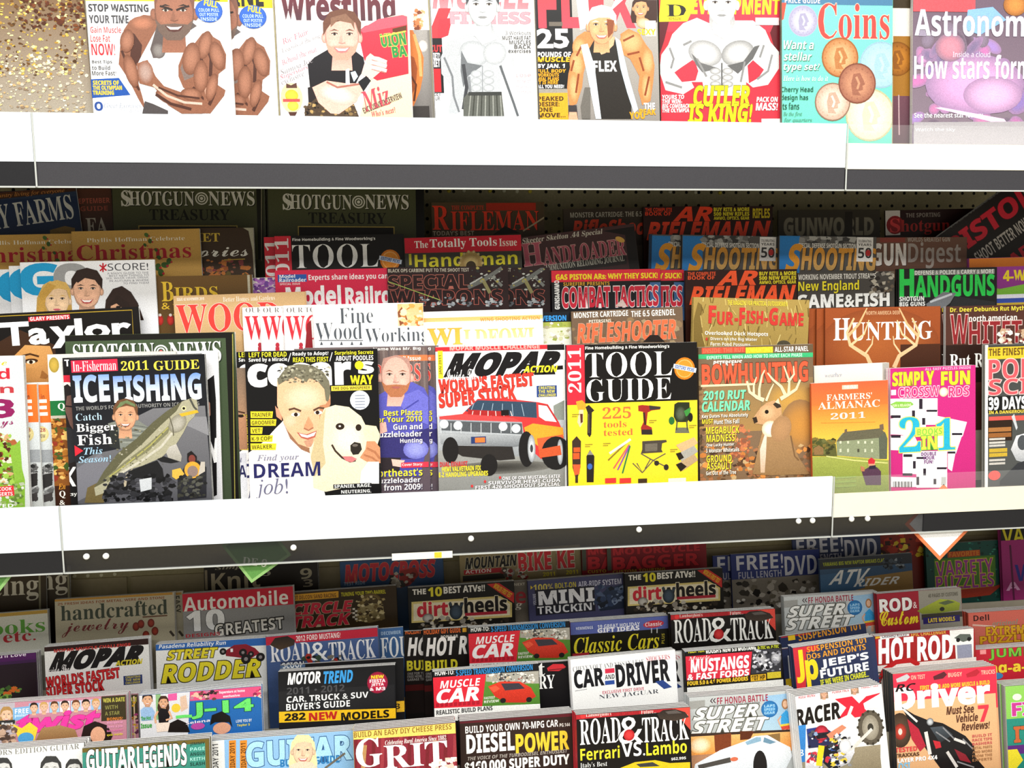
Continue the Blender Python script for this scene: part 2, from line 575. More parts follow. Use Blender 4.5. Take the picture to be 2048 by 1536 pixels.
# ================================================================== top shelf
@M('T', (-108, -60), (163, -60), '6a4a20', 'glittery gold and brown magazine at the left end of the top shelf', o=-2, n=1, spine='2a1c14', s='glittery gold magazine')
def _(A):
    A.R(-110, -60, 185, 330, '6c4818', 'b4aea0')  # greys towards the bottom: glare painted into the cover colour
    A.N(-108, -60, 172, 150, 900, ['c9a640', 'e8d878', '5a3a18', 'b08838', '6a4820', 'd8b858', '4a3010', 'f0e6a0'], (1, 5), 3)
    A.N(-108, 110, 176, 240, 600, ['d8c890', 'e8e0b0', 'a89880', 'c0b8a8', 'c8a878', '907860', 'f0e8c8'], (1, 5), 4)  # paler, greyer speckle where the glare is painted in
    A.N(40, -10, 172, 60, 120, ['5a2c14', '74401c', '4a2410'], (2, 6), 5)

def bodybuilder_white(A, dx=0, dy=0):
    def z(*c):
        return [(x + dx, y + dy) for x, y in Z(0, 0, *c)]
    def pt(x, y):
        return x / 3.657 + dx, y / 3.657 + dy
    A.R(160 + dx, -60 + dy, 470 + dx, 3 + dy, 'f0c818')
    A.T('K', 'MD MAGAZINE', 180 + dx, -46 + dy, 440 + dx, 1 + dy, '181818')
    A.T('K', 'STOP WASTING', 177 + dx, 8 + dy, 297 + dx, 24 + dy, '3c3c40')
    A.T('K', 'YOUR TIME', 178 + dx, 30 + dy, 257 + dx, 47 + dy, '4a4a4e')
    A.T('B', 'Gain Muscle', 181 + dx, 53 + dy, 242 + dx, 66 + dy, 'e04848')
    A.T('B', 'Lose Fat', 181 + dx, 70 + dy, 220 + dx, 84 + dy, 'e04848')
    A.T('B', 'NOW!', 183 + dx, 87 + dy, 230 + dx, 111 + dy, 'd83038')
    for i, s in enumerate(('Best Tips', 'to Build', 'More Fast!')):
        A.T('B', s, 184 + dx, 120 + i * 11 + dy, 184 + dx + (40, 36, 48)[i], 129 + i * 11 + dy, '383838')
    A.P(z(660, 580, 870, 570, 955, 695, 670, 718), '2050a0')
    for i, s in enumerate(('SECRETS OF', 'THE OLYMPIAN', 'TRAINING')):
        A.T('K', s, 186 + dx, 161 + i * 10 + dy, 186 + dx + (52, 58, 42)[i], 170 + i * 10 + dy, 'f0c820')
    A.T('K', 'O', 189 + dx, 203 + dy, 206 + dx, 222 + dy, '2a4a90')
    A.T('I', 'Great Exercises', 208 + dx, 206 + dy, 282 + dx, 216 + dy, '9098a8')
    A.T('I', 'for bigger arms', 240 + dx, 217 + dy, 290 + dx, 226 + dy, 'a0a4b0')
    sk, dk, hl = '8a5a44', '4a2a20', 'c89a84'
    A.P(z(950, 150, 1050, 108, 1150, 120, 1165, 170, 1100, 290, 1040, 400, 1000, 480, 1010, 600, 1040, 700, 1075, 830, 1010, 720, 940, 580, 868, 470, 880, 330, 905, 220), sk)
    A.P(z(935, 220, 985, 250, 1040, 330, 1030, 420, 985, 500, 950, 440, 960, 330), dk)
    A.E(*pt(1040, 170), 24, 14, 'b4765a', sk)
    A.L(z(890, 370, 930, 470, 960, 560, 1020, 660), 5, dk)
    A.L(z(910, 330, 945, 300, 975, 330), 4, hl)
    A.P(z(1150, 180, 1200, 150, 1390, 150, 1440, 190, 1330, 260, 1240, 330, 1190, 420, 1120, 425, 1098, 360), '5a504e')
    A.E(*pt(1160, 370), 14, 16, '8a8480', '5a504e')
    A.P(z(1250, 240, 1330, 200, 1400, 190, 1250, 340), '847a76')
    A.face(*pt(1275, 90), 112, '9a6650', '241812', bald=1, beard='6a564c', lip='54302a')
    A.L(z(1170, 45, 1230, 60, 1262, 75), 4, '2a1812')
    A.L(z(1290, 75, 1330, 58, 1385, 45), 4, '2a1812')
    A.P(z(1305, 480, 1340, 390, 1430, 310, 1480, 245, 1530, 228, 1560, 270, 1610, 300, 1655, 400, 1650, 500, 1600, 540, 1590, 620, 1650, 660, 1640, 700, 1540, 830, 1380, 830, 1440, 700, 1340, 640, 1306, 560), sk)
    A.P(z(1320, 500, 1360, 400, 1430, 360, 1400, 450, 1420, 560, 1350, 590), '7a6a64')
    for p in ((1500, 300, 1545, 430, 1540, 560), (1590, 330, 1620, 420, 1600, 500), (1460, 400, 1500, 520, 1470, 620), (1560, 560, 1570, 680, 1530, 770), (1410, 640, 1480, 720, 1470, 800)):
        A.L(z(*p), 7, dk)
    for p in ((1480, 290, 1450, 360), (1530, 340, 1575, 440), (1500, 640, 1520, 730), (1580, 640, 1540, 730)):
        A.L(z(*p), 5, hl)
    A.P(z(1000, 465, 1080, 438, 1140, 560, 1200, 630, 1340, 680, 1450, 700, 1530, 770, 1480, 832, 1330, 832, 1230, 770, 1130, 640, 1020, 610), sk)
    A.E(*pt(1065, 530), 16, 24, 'b0968c', sk)
    for x, y, a, b, r in ((1500, 330, 13, 30, .3), (1590, 410, 15, 30, -.2), (1400, 430, 18, 34, .2), (1470, 560, 15, 34, .1), (1550, 640, 11, 30, .3), (1400, 690, 22, 13, .1), (930, 300, 14, 24, .2), (960, 520, 13, 34, -.2), (1240, 720, 30, 12, .45)):
        A.E(*pt(x, y), a, b, 'a8745c', '744834', rot=r)
    A.L(z(1120, 620, 1220, 700, 1350, 750, 1480, 760), 5, 'd4b4a4')
    A.L(z(1140, 690, 1250, 760, 1400, 800), 6, dk)
    A.L(z(1160, 640, 1300, 700, 1460, 720), 4, dk)
    A.P(z(1060, 740, 1120, 760, 1230, 810, 1230, 840, 1040, 840), '4a4444')
    A.E(418 + dx, 22 + dy, 28, 24, '2858b0')
    A.E(418 + dx, 22 + dy, 26, 22, '2c60c0')
    A.T('K', 'FULL', 408 + dx, 1 + dy, 436 + dx, 14 + dy, 'f4d428', rot=.2)
    for i, s in enumerate(('COLOR PULL', 'OUT POSTER', 'INSIDE')):
        A.T('B', s, 397 + dx + i * 2, 17 + i * 9 + dy, 439 + dx - i * 2, 24 + i * 9 + dy, 'b8d0f4')
@M('T', (262, -48), (543, -44), 'fbfbfb', 'white bodybuilder magazine peeking out right of its twin on the top shelf', o=0, gloss=True, spine='888888')
def _(A):
    bodybuilder_white(A, 88, 12)
@M('T', (166, -60), (453, -56), 'fbfbfb', 'white magazine of a bald bodybuilder in a white tank top, top shelf', o=7, n=1, gloss=True, spine='b8b8b8', s='white tank top bodybuilder magazine')
def _(A):
    bodybuilder_white(A)

@M('T', (545, -70), (814, -66), 'fdf6f4', 'wrestling magazine with a man in a black T-shirt holding a red case', o=4, n=1, gloss=True, spine='4a3030', s='wrestling magazine')
def _(A):
    A.R(545, -70, 830, 250, 'fefafa')
    A.T('K', 'Wrestling', 562, -16, 792, 58, '6a2430', '44323a', ol='e8d8d8', ow=1.4)
    A.P([(756, 40), (830, 20), (830, 250), (715, 250), (728, 200), (740, 170)], 'fbe8c8', 'f4e0b0')
    A.P(Z(500, 0, 790, 230, 840, 190, 1120, 110, 1150, 130, 1160, 540, 930, 590, 880, 560, 830, 420), 'e0384a', 'd83040')
    A.P(Z(500, 0, 940, 140, 1110, 110, 1150, 120, 1150, 180, 830, 240, 800, 220), 'ec5868')
    A.P(Z(500, 0, 1040, 210, 1145, 185, 1145, 225, 1045, 240), '5a3418')
    A.T('K', 'UION', 761, 66, 812, 92, '2a8a44', ol='d8c060', ow=1, rot=-.12)
    A.T('K', 'BA', 784, 92, 814, 114, '2a8a44', ol='d8c060', ow=1, rot=-.12)
    A.L(Z(500, 0, 950, 270, 1140, 228), 3, 'e8c850')
    A.P(Z(500, 0, 422, 470, 470, 420, 590, 350, 740, 350, 830, 420, 845, 500, 800, 560, 770, 620, 640, 640, 440, 660), '1c1a1e')
    A.P(Z(500, 0, 422, 640, 560, 610, 560, 800, 430, 800), '241e20')
    A.P(Z(500, 0, 400, 790, 480, 720, 760, 760, 800, 860, 400, 860), '4a3a2c')
    A.N(610, 205, 712, 236, 60, ['1c1614', '8a7048', '5c4a34', 'b89860'], (2, 5), 4)
    A.face(684, 72, 96, 'f4b4a4', '6a4434', lip='c87878', beard='d89c88')
    A.P(Z(500, 0, 590, 130, 700, 100, 760, 160, 765, 220, 740, 170, 640, 150, 590, 200), '84604c')
    A.P(Z(500, 0, 455, 640, 560, 590, 700, 610, 810, 610, 830, 660, 760, 760, 650, 835, 590, 830, 500, 750), 'f4b8a8')
    A.E(*Z(500, 0, 640, 690)[0], 42, 20, 'fbd8d0', 'f0b0a0', rot=.25)
    A.L(Z(500, 0, 560, 600, 640, 640, 800, 615), 4, 'a86a5c')
    A.P(Z(500, 0, 815, 540, 850, 420, 880, 390, 920, 420, 1000, 450, 1000, 490, 960, 520, 890, 580), 'f8c8bc')
    for k in range(3):
        A.L(Z(500, 0, 880, 420 + 35 * k, 940, 430 + 35 * k, 1000, 455 + 32 * k), 7, 'f8d4c8')
        A.L(Z(500, 0, 890, 438 + 35 * k, 990, 470 + 32 * k), 1.5, 'c87a70')
    A.P(Z(500, 0, 790, 600, 850, 555, 885, 590, 830, 670), '1a1a1e')
    A.P(Z(500, 0, 700, 510, 725, 500, 730, 620, 700, 620), 'e8f0f4')
    A.P(Z(500, 0, 735, 530, 770, 520, 790, 560, 760, 600), 'c8e0f0')
    A.E(*Z(500, 0, 305, 715)[0], 22, 30, 'e8dc90', 'd0c8a0')
    A.E(*Z(500, 0, 305, 700)[0], 13, 12, 'f0d040', 'd8b030')
    A.E(*Z(500, 0, 315, 775)[0], 11, 10, 'f4dc50', 'd8b838')
    A.R(566, 198, 600, 204, 'c05050')
    A.P(Z(500, 0, 265, 610, 300, 625, 340, 605, 345, 645, 265, 645), '5a3a30')
    A.P(Z(500, 0, 280, 820, 345, 820, 330, 850, 295, 850), '503028')
    for i, (x, y, l) in enumerate(((562, 78, 56), (560, 92, 84), (560, 116, 76), (558, 137, 70), (558, 150, 60), (560, 160, 50))):
        A.T('I', ('Ric Flair', 'Legends of the ring', 'Behind the mat', 'Samoa Joe', 'Superstars', 'exclusive')[i], x, y - 10, x + l, y + 1, ('e07080', '8a8488')[i % 2], rot=-.38)
    A.T('S/', 'Miz', 722, 176, 780, 216, 'e84858', rot=-.3)
    A.T('B', 'EXCLUSIVE INTERVIEW', 722, 200, 808, 212, '5a4848', rot=-.38)
    A.T('J', "Who's next?", 742, 218, 792, 230, 'e05060', rot=-.2)
@M('T', (585, -60), (853, -60), '8a8680', 'magazine mostly hidden behind, showing a bronzed arm strip on grey', o=-4, gloss=True, spine='888888')
def _(A):
    A.R(815, -60, 860, 60, 'fbf6f4')
    A.N(830, 20, 845, 62, 40, ['c87a4a', '7a3a1c', 'e8a870', 'f0d0b0'], (3, 7), 5)
    A.R(815, 60, 860, 250, 'a4a09c', '6a6664')
    A.E(846, 92, 10, 12, 'f4f0ec', 'b0aca8')
    A.P(Z(500, 0, 1150, 220, 1190, 220, 1225, 300, 1270, 420, 1265, 560, 1245, 660, 1200, 770, 1160, 820), 'd07838')
    A.P(Z(500, 0, 1160, 400, 1200, 420, 1225, 500, 1210, 640, 1180, 700, 1160, 640), '9a4c20')
    A.L(Z(500, 0, 1200, 250, 1240, 400, 1250, 560), 6, 'eca868')
    A.L(Z(500, 0, 1180, 560, 1215, 620, 1200, 740), 4, '5a2a10')
    A.R(815, 212, 860, 250, '3a3634')

@M('T', (858, -64), (1066, -62), 'fbfbfb', 'fitness magazine with a black-and-white bare-chested man and red title', o=2, n=1, gloss=True, spine='888888', s='black-and-white bare chest magazine')
def _(A):
    A.R(850, -64, 1080, 260, 'fdfdfd')
    A.T('K/', 'MUSCLE', 864, -40, 1064, 18, 'e03440', 'ec8890')
    A.T('K', '&', 868, 26, 898, 66, 'd83040')
    A.P(Z(500, 0, 1330, 190, 1380, 60, 1470, 60, 1400, 250, 1380, 330, 1300, 330), 'e03a42')
    A.P(Z(500, 0, 1380, 140, 1480, 130, 1450, 260, 1370, 290), 'd83440')
    A.T('K', 'FITNESS', 900, 24, 1062, 48, 'f09aa4', ol='d84858', ow=.6)
    A.R(859, 78, 886, 185, '1a1a1c')
    A.T('K', 'CUT', 860, 90, 884, 104, 'e0383c')
    A.T('K', 'DIET!', 861, 106, 880, 118, 'f0f0f0')
    A.T('K', 'DIET', 862, 118, 880, 134, 'fafafa')
    A.R(859, 138, 882, 184, 'c02830')
    A.T('B', 'MEET', 860, 184, 882, 192, '484848')
    A.T('B', 'YOUR', 860, 193, 880, 201, '484848')
    g1, g2, g3 = 'f0f2f4', 'a8acb0', '3c3e42'
    A.P(Z(500, 0, 1640, 190, 1800, 190, 1820, 270, 1900, 340, 1940, 470, 1830, 560, 1840, 690, 1600, 690, 1560, 560, 1500, 560, 1410, 420, 1440, 310, 1560, 250, 1640, 240), 'bcc0c4')
    A.P(Z(500, 0, 1395, 420, 1440, 310, 1500, 290, 1560, 330, 1545, 480, 1580, 620, 1560, 720, 1520, 830, 1450, 830, 1480, 640, 1400, 540), 'b8bcc0')
    A.P(Z(500, 0, 1850, 340, 1920, 380, 1900, 520, 1930, 640, 1970, 830, 1950, 850, 1900, 740, 1850, 540), 'e8eaec')
    A.E(*Z(500, 0, 1640, 390)[0], 30, 24, 'd4d8dc', 'a6aaae', rot=.3)
    A.E(*Z(500, 0, 1790, 390)[0], 24, 22, 'dcdee0', 'a8acb0', rot=-.3)
    A.P(Z(500, 0, 1545, 370, 1590, 460, 1700, 480, 1590, 560, 1560, 640, 1540, 520), '6c7074')
    for k in range(3):
        for e in (-1, 1):
            A.E(*Z(500, 0, 1700 + e * 45, 540 + k * 52)[0], 11, 7, 'd0d4d6', 'a0a4a8')
    A.L(Z(500, 0, 1700, 480, 1700, 680), 2, '909498')
    A.L(Z(500, 0, 1600, 560, 1610, 680), 6, '84888c')
    A.L(Z(500, 0, 1420, 420, 1480, 560, 1490, 700, 1530, 820), 4, '74787c')
    A.L(Z(500, 0, 1560, 470, 1585, 640, 1560, 800), 7, g3)
    A.L(Z(500, 0, 1830, 480, 1880, 620, 1930, 760, 1960, 850), 5, '5c6064')
    A.P(Z(500, 0, 1600, 675, 1840, 675, 1860, 850, 1560, 850, 1560, 720), '5c5e58')
    for k in range(9):
        A.L(Z(500, 0, 1615 + k * 27, 690, 1600 + k * 30, 850), 2, ('9a9c94', '34362f')[k % 2])
    A.R(936, 184, 1004, 191, '383a38')
    A.P(Z(500, 0, 1660, 150, 1760, 150, 1800, 290, 1700, 330, 1640, 260), '8a8e92', 'e0e2e4')
    A.face(965, 12, 84, 'd8dcde', '44464a', lip='888888', smile=0)
    for i, (y, l) in enumerate(((66, 52), (76, 58), (85, 44), (94, 34), (102, 46))):
        A.T('B' if i else 'R', ('3 Workouts', 'MUST HAVE FAT', 'MUSCLES', 'BACK', 'exercises')[i], 1062 - l, y - 4, 1062, y + 4, '585858')
    for i, y in enumerate((150, 162, 174, 184)):
        A.T('R', ('Lose', 'more of', 'that gut', 'in days')[i], 1032, y - 4, 1062, y + 4, 'f0a0a8')

@M('T', (1069, -60), (1313, -58), '8c8884', 'red-titled magazine of a man in a white cap and black tank top', o=6, n=1, gloss=True, spine='383838', s='white cap bodybuilder magazine')
def _(A):
    A.R(1065, -60, 1330, 250, 'b8b4ae', '8c8680')
    A.R(1069, -60, 1145, 178, '141414')
    A.T('K', 'FLEX', 1076, -40, 1272, 54, 'e23a40', 'e84858')
    A.R(1098, 44, 1125, 52, '6a6258')
    A.P([(1145, -60), (1172, -60), (1180, 50), (1160, 60)], 'd4d0cc')
    A.P(Z(1000, 0, 560, 0, 610, 0, 640, 200, 590, 220), 'f4eef4')
    A.P(Z(1000, 0, 980, 0, 1150, 0, 1150, 160, 1060, 220, 980, 150), '3a2018')
    A.face(1281, 16, 40, 'e0a070', '3a2014', longhair=1)
    A.E(*Z(1000, 0, 1050, 170)[0], 14, 10, 'f0c8a8', 'd89c70')
    A.R(1290, 42, 1312, 72, 'ece8e0')
    A.T('K', 'SEXY', 1274, 58, 1312, 70, 'f0b828')
    A.T('H', '25', 1073, 58, 1138, 96, 'fafafa')
    for i, (s, c, y, wd) in enumerate((('POUNDS OF', 'ececec', 109, 68), ('MUSCLE', 'f0b424', 119, 66), ('BY JAN. 1', 'ececec', 133, 56), ('FULL BODY', 'e8a020', 142, 58), ('WORKOUTS', 'e8a020', 150, 44), ('MEAL PLANS', 'e8a020', 158, 44), ('IT IS HERE', 'e8a020', 165, 42), ('ALL YOU NEED!', 'ececec', 173, 54))):
        A.T('K', s, 1074, y - (5 if i < 3 else 3.4), 1074 + wd, y + (5 if i < 3 else 3.4), c, sk=.1)
    A.R(1069, 178, 1136, 187, '9a948a')
    A.R(1069, 187, 1136, 240, 'eea428')
    for i, s in enumerate(('PEAKED', 'DESIRE:', 'ONE', 'MOVE...')):
        A.T('K', s, 1075, 193 + i * 11, 1075 + (52, 44, 30, 56)[i], 202 + i * 11, '4a3814')
    sk = 'd8854e'
    A.P(Z(1000, 0, 560, 270, 620, 230, 690, 240, 720, 300, 640, 420, 610, 540, 600, 640, 560, 760, 510, 780, 490, 640, 500, 540, 530, 420, 540, 320), sk)
    A.P(Z(1000, 0, 880, 250, 940, 210, 1020, 250, 1070, 330, 1110, 380, 1130, 480, 1120, 600, 1100, 740, 1040, 770, 1010, 660, 1020, 560, 950, 430, 900, 400), sk)
    for c in ((580, 350, 14, 20), (560, 470, 14, 26), (540, 640, 10, 30), (960, 310, 24, 22), (1080, 450, 12, 26), (1070, 640, 10, 28)):
        A.E(*Z(1000, 0, c[0], c[1])[0], c[2], c[3], 'f4b078', sk)
    for p in ((600, 330, 560, 410), (540, 440, 520, 520), (575, 540, 555, 680), (930, 400, 1020, 380), (1020, 420, 1050, 520), (1090, 560, 1060, 700), (980, 260, 900, 300)):
        A.L(Z(1000, 0, *p), 4, '8a4420')
    A.P(Z(1000, 0, 500, 770, 560, 770, 570, 870, 500, 870), '3a3638')
    A.P(Z(1000, 0, 505, 820, 560, 820, 570, 880, 500, 880), 'e8a888')
    A.P(Z(1000, 0, 690, 290, 760, 270, 840, 290, 890, 380, 900, 560, 960, 760, 960, 870, 730, 870, 700, 640, 640, 460, 650, 360), '26221e')
    A.P(Z(1000, 0, 700, 270, 840, 270, 830, 330, 770, 390, 740, 400, 700, 340), 'e8b088')
    A.P(Z(1000, 0, 590, 330, 640, 320, 690, 480, 740, 870, 700, 870, 640, 560), 'dce8f0')
    A.P(Z(1000, 0, 840, 270, 880, 300, 940, 560, 1010, 800, 980, 830, 930, 680, 880, 500), 'c8dce8')
    A.T('K', 'FLEX', 1186, 122, 1234, 143, 'ececec')
    A.P(Z(1000, 0, 800, 90, 900, 0, 840, 0), 'f0e4ec')
    A.face(1203, 52, 74, 'e8a878', 'f4ecec', lip='b86858')
    A.P(Z(1000, 0, 660, 150, 665, 90, 720, 40, 800, 60, 830, 110, 840, 160, 800, 130, 720, 130), 'fbf4f8')
    A.P(Z(1000, 0, 780, 140, 835, 150, 825, 240, 790, 280), '8a4a2a')
    A.P(Z(1000, 0, 620, 640, 660, 640, 660, 870, 600, 870, 590, 780), '6a6660')
    A.T('K', 'THE', 1287, 206, 1310, 220, 'f4f0ec')
    A.T('K', 'PEAK', 1278, 218, 1312, 230, 'f0a020')
    A.T('K', 'YOU', 1258, 224, 1290, 238, 'f0a020')

@M('T', (1316, -56), (1565, -53), '303030', 'red-backed magazine of a flexing grey bodybuilder under yellow lettering', o=3, n=1, gloss=True, spine='2a2a2a', s='grey flexing bodybuilder magazine')
def _(A):
    A.R(1310, -56, 1570, 270, 'b82834', 'd83848')
    A.R(1310, -56, 1570, 60, 'c8384a')
    A.P(Z(1000, 0, 1160, 150, 1240, 140, 1200, 300, 1160, 420), '5a1820')
    A.P(Z(1488, 0, 230, 150, 280, 150, 270, 420, 215, 330, 190, 240), '5c141c')
    A.P(Z(1000, 0, 1175, 0, 1440, 0, 1370, 155, 1160, 160), 'f2dc28')
    A.T('S', 'D', 1333, 10, 1372, 32, '1a1a14')
    A.T('B', 'BODYBUILDING', 1338, 35, 1362, 40, '3a3414')
    A.T('K/', 'EVELOPMENT', 1382, -6, 1562, 28, 'f2dc28', sk=.1)
    w1, w2 = 'd8d8d8', 'a0a0a0'
    A.P(Z(1000, 0, 1530, 170, 1440, 130, 1340, 170, 1260, 250, 1230, 330, 1180, 400, 1165, 520, 1210, 660, 1340, 690, 1420, 640, 1400, 600, 1480, 600, 1500, 700, 1800, 700, 1800, 600, 1850, 640, 1960, 620, 2040, 500, 2040, 380, 1980, 310, 1940, 220, 1850, 150, 1720, 150), w1)
    A.P(Z(1000, 0, 1275, 530, 1330, 490, 1420, 430, 1450, 520, 1430, 590, 1330, 600), 'd83848')
    A.P(Z(1000, 0, 1810, 480, 1850, 440, 1930, 510, 1890, 570, 1820, 610), 'd83444')
    A.E(*Z(1000, 0, 1500, 390)[0], 34, 24, 'e2e2e2', '989898', rot=.25)
    A.E(*Z(1000, 0, 1740, 390)[0], 34, 24, 'dcdcdc', '8c8c8c', rot=-.25)
    A.P(Z(1000, 0, 1400, 390, 1470, 460, 1600, 500, 1480, 530, 1430, 470), '6a6a6a')
    A.P(Z(1000, 0, 1660, 480, 1780, 450, 1860, 340, 1900, 330, 1850, 430, 1740, 540), '606060')
    for k in range(3):
        for e in (-1, 1):
            A.E(*Z(1000, 0, 1620 + e * 45, 520 + k * 48)[0], 11, 6, 'd4d4d4', '8c8c8c')
    A.L(Z(1000, 0, 1622, 460, 1622, 640), 3, '606060')
    for p in ((1240, 350, 1270, 430, 1250, 500), (1340, 330, 1400, 300), (1930, 330, 1900, 420), (1990, 400, 1960, 520, 1880, 580), (1210, 600, 1330, 640), (1440, 430, 1510, 560), (1790, 450, 1760, 600)):
        A.L(Z(1000, 0, *p), 4, '8a8a8a')
    A.P(Z(1000, 0, 1530, 60, 1570, 40, 1700, 40, 1720, 170, 1640, 290, 1570, 250, 1530, 180), '8c8c8c', 'd8d8d8')
    A.face(1443, 8, 84, 'f0f0f0', 'b8b8b8', lip='909090', brow='606060', bald=1, smile=0)
    A.R(1510, 36, 1558, 50, 'ecd0d4')
    A.T('B', 'GET YOUR', 1512, 37, 1556, 43, 'ffffff')
    A.T('B', 'BIGGER', 1514, 44, 1554, 50, 'ffffff')
    for i, s in enumerate(('YOURS TO', 'THE WIN-', 'BIG COMEBACK', 'THE OLYMPIA')):
        A.T('K', s, 1324, 190 + i * 9, 1324 + (44, 40, 56, 54)[i], 198 + i * 9, 'f8e8e8', sk=.15)
    A.T('K', 'CUTLER', 1386, 172, 1500, 212, 'f2e020', ol='7a7420', ow=.8, sk=.2)
    A.T('K', 'IS KING!', 1374, 208, 1506, 246, 'f2e020', ol='7a7420', ow=.8, sk=.2)
    A.T('K', 'PACK ON', 1512, 194, 1556, 204, 'f8e4e4', sk=.15)
    A.T('K', 'MASS!', 1510, 206, 1556, 221, 'f4f0f0', sk=.15)
    A.R(1522, 238, 1566, 256, 'f4f4f4')

def coin(A, x, y, r, c, rim, head):
    A.E(x, y, r, r, rim, n=28)
    A.E(x, y, r * .93, r * .93, c, head, n=28)
    A.P([(x - r * .25, y + r * .62), (x - r * .32, y), (x - r * .2, y - r * .5), (x + r * .15, y - r * .55), (x + r * .32, y - r * .2), (x + r * .42, y + r * .05), (x + r * .28, y + r * .12), (x + r * .3, y + r * .35), (x + r * .05, y + r * .4), (x + r * .2, y + r * .65)], head)
    A.L([(x - r * .05, y - r * .35), (x + r * .1, y), (x, y + r * .3)], r * .12, c)
    for i in range(16):
        a = i * .39
        A.E(x + r * .8 * math.cos(a), y + r * .8 * math.sin(a), r * .05, r * .05, head, n=5)
@M('T', (1590, -38), (1832, -34), 'b8b0a0', 'magazine edge with one brown coin showing right of the teal coin magazine', o=-3, spine='888888', gloss=True)
def _(A):
    A.R(1785, -38, 1840, 80, 'dcd8d0')
    A.R(1785, 80, 1840, 290, '9a6a28')
    A.R(1785, 195, 1840, 290, '6a4450', '584048')
    coin(A, 1795, 118, 32, 'b87828', '7a4a14', '8a541c')
    A.R(1785, -38, 1840, 14, '3a3020')
    A.L([(1797, 190), (1798, 270)], 3, 'b09498')
@M('T', (1563, -44), (1786, -40), '74d8bc', 'teal coin magazine with copper and silver coins under a red title', o=5, n=1, gloss=True, spine='686458', s='teal coin magazine')
def _(A):
    A.R(1560, -44, 1800, 320, '7cdcc4', '6cd4b8')
    A.R(1560, -44, 1800, 8, '4a7a9c')
    A.T('B', 'PRICE GUIDE', 1570, -4, 1640, 6, 'f0e0e0')
    A.P(Z(1488, 0, 270, 20, 310, 20, 290, 140, 260, 160), 'd85040')
    A.T('S', 'Coins', 1636, 10, 1780, 76, 'e04a44', ol='f0c8b0', ow=1)
    coin(A, 1606, 42, 29, 'd0d0e4', 'a8a4c0', 'a09cb8')
    coin(A, 1762, 130, 44, 'b0d0dc', '90b4c4', '9cc0cc')
    coin(A, 1740, 230, 50, 'f0ecd0', 'b8b490', 'd4d0b0')
    coin(A, 1680, 115, 37, 'e0b080', '9a5c34', 'b47848')
    coin(A, 1665, 204, 36, 'e8d4c4', '8c6c5c', 'c0a08c')
    coin(A, 1714, 167, 38, 'c89070', '7a4838', '9a6450')
    for i, s in enumerate(('Want a', 'stellar', 'type set?')):
        A.T('B/', s, 1567, 82 + i * 23, 1567 + (60, 56, 72)[i], 98 + i * 23, 'f0f6f0', sh=(1, 1, '3a6a60'))
    A.T('J', 'Here is how to do it', 1566, 152, 1656, 162, 'd8f4ec')
    for i, s in enumerate(('Cherry Head', 'design has', 'its fans')):
        A.T('B', s, 1562, 174 + i * 16, 1562 + (64, 54, 36)[i], 187 + i * 16, '2c5a50')
    A.T('J', 'Be the first', 1566, 224, 1604, 234, '5a9084')
    A.T('J', 'for quarters', 1566, 236, 1624, 246, '5a9084')
@M('T', (1826, -40), (2092, -36), '5a4a58', 'purple and pink nebula magazine in clear wrap, right end of top shelf', o=4, n=1, gloss=True, spine='b8b4b0', s='purple nebula magazine')
def _(A):
    A.R(1820, -40, 2100, 320, '6a5868', '8a7c88')
    rd = random.Random(8)
    for i in range(70):
        x, y = rd.uniform(1830, 2095), rd.uniform(60, 290)
        mid = 1 - min(1, abs(y - 170) / 120)
        A.E(x, y, rd.uniform(10, 30), rd.uniform(8, 22), rd.choice(['c878b0', 'd898cc', '8a78b8', 'a488c8', 'c880ac', '7c7090'] if mid > .3 else ['74687c', '64586c', '8a7c90', '5c4c5c']), '9c7ea0' if mid > .3 else '7a6c7c', rot=rd.random() * 3, n=14)
    A.E(1950, 170, 100, 56, 'e0a8d8', '9c80a4')
    A.E(1985, 190, 60, 34, 'e8b8e0', 'a484a8')
    A.E(1900, 95, 30, 26, 'd88c9c', '8c7488')
    A.R(1820, -40, 1950, 20, 'e05860')
    A.E(2030, 10, 24, 20, 'd8904c', '9a6438')
    A.P([(1935, 20), (1985, 14), (2012, 40), (1960, 70), (1930, 60)], '88b4e8')
    A.T('B', 'Astronomy', 1830, 24, 2078, 86, 'fdfdfd', ol='9a90a4', ow=.8)
    A.T('R', "Inside a cloud", 1905, 104, 1980, 114, 'e8d4ec')
    A.T('B', 'How stars form', 1828, 112, 2062, 156, 'fdfdfd', ol='a088a8', ow=.6)
    A.T('B', 'See the nearest star factory', 1828, 226, 1966, 238, 'f4eef4')
    A.P(Z(1488, 0, 1390, 790, 1440, 785, 1900, 870, 1930, 910, 1820, 895), 'f8c8f4')
    A.R(1826, 246, 2100, 300, 'a8a4a8', 'c4c0c4')
    A.T('R', 'Watch the sky', 1830, 256, 1910, 264, 'e4e0e4')
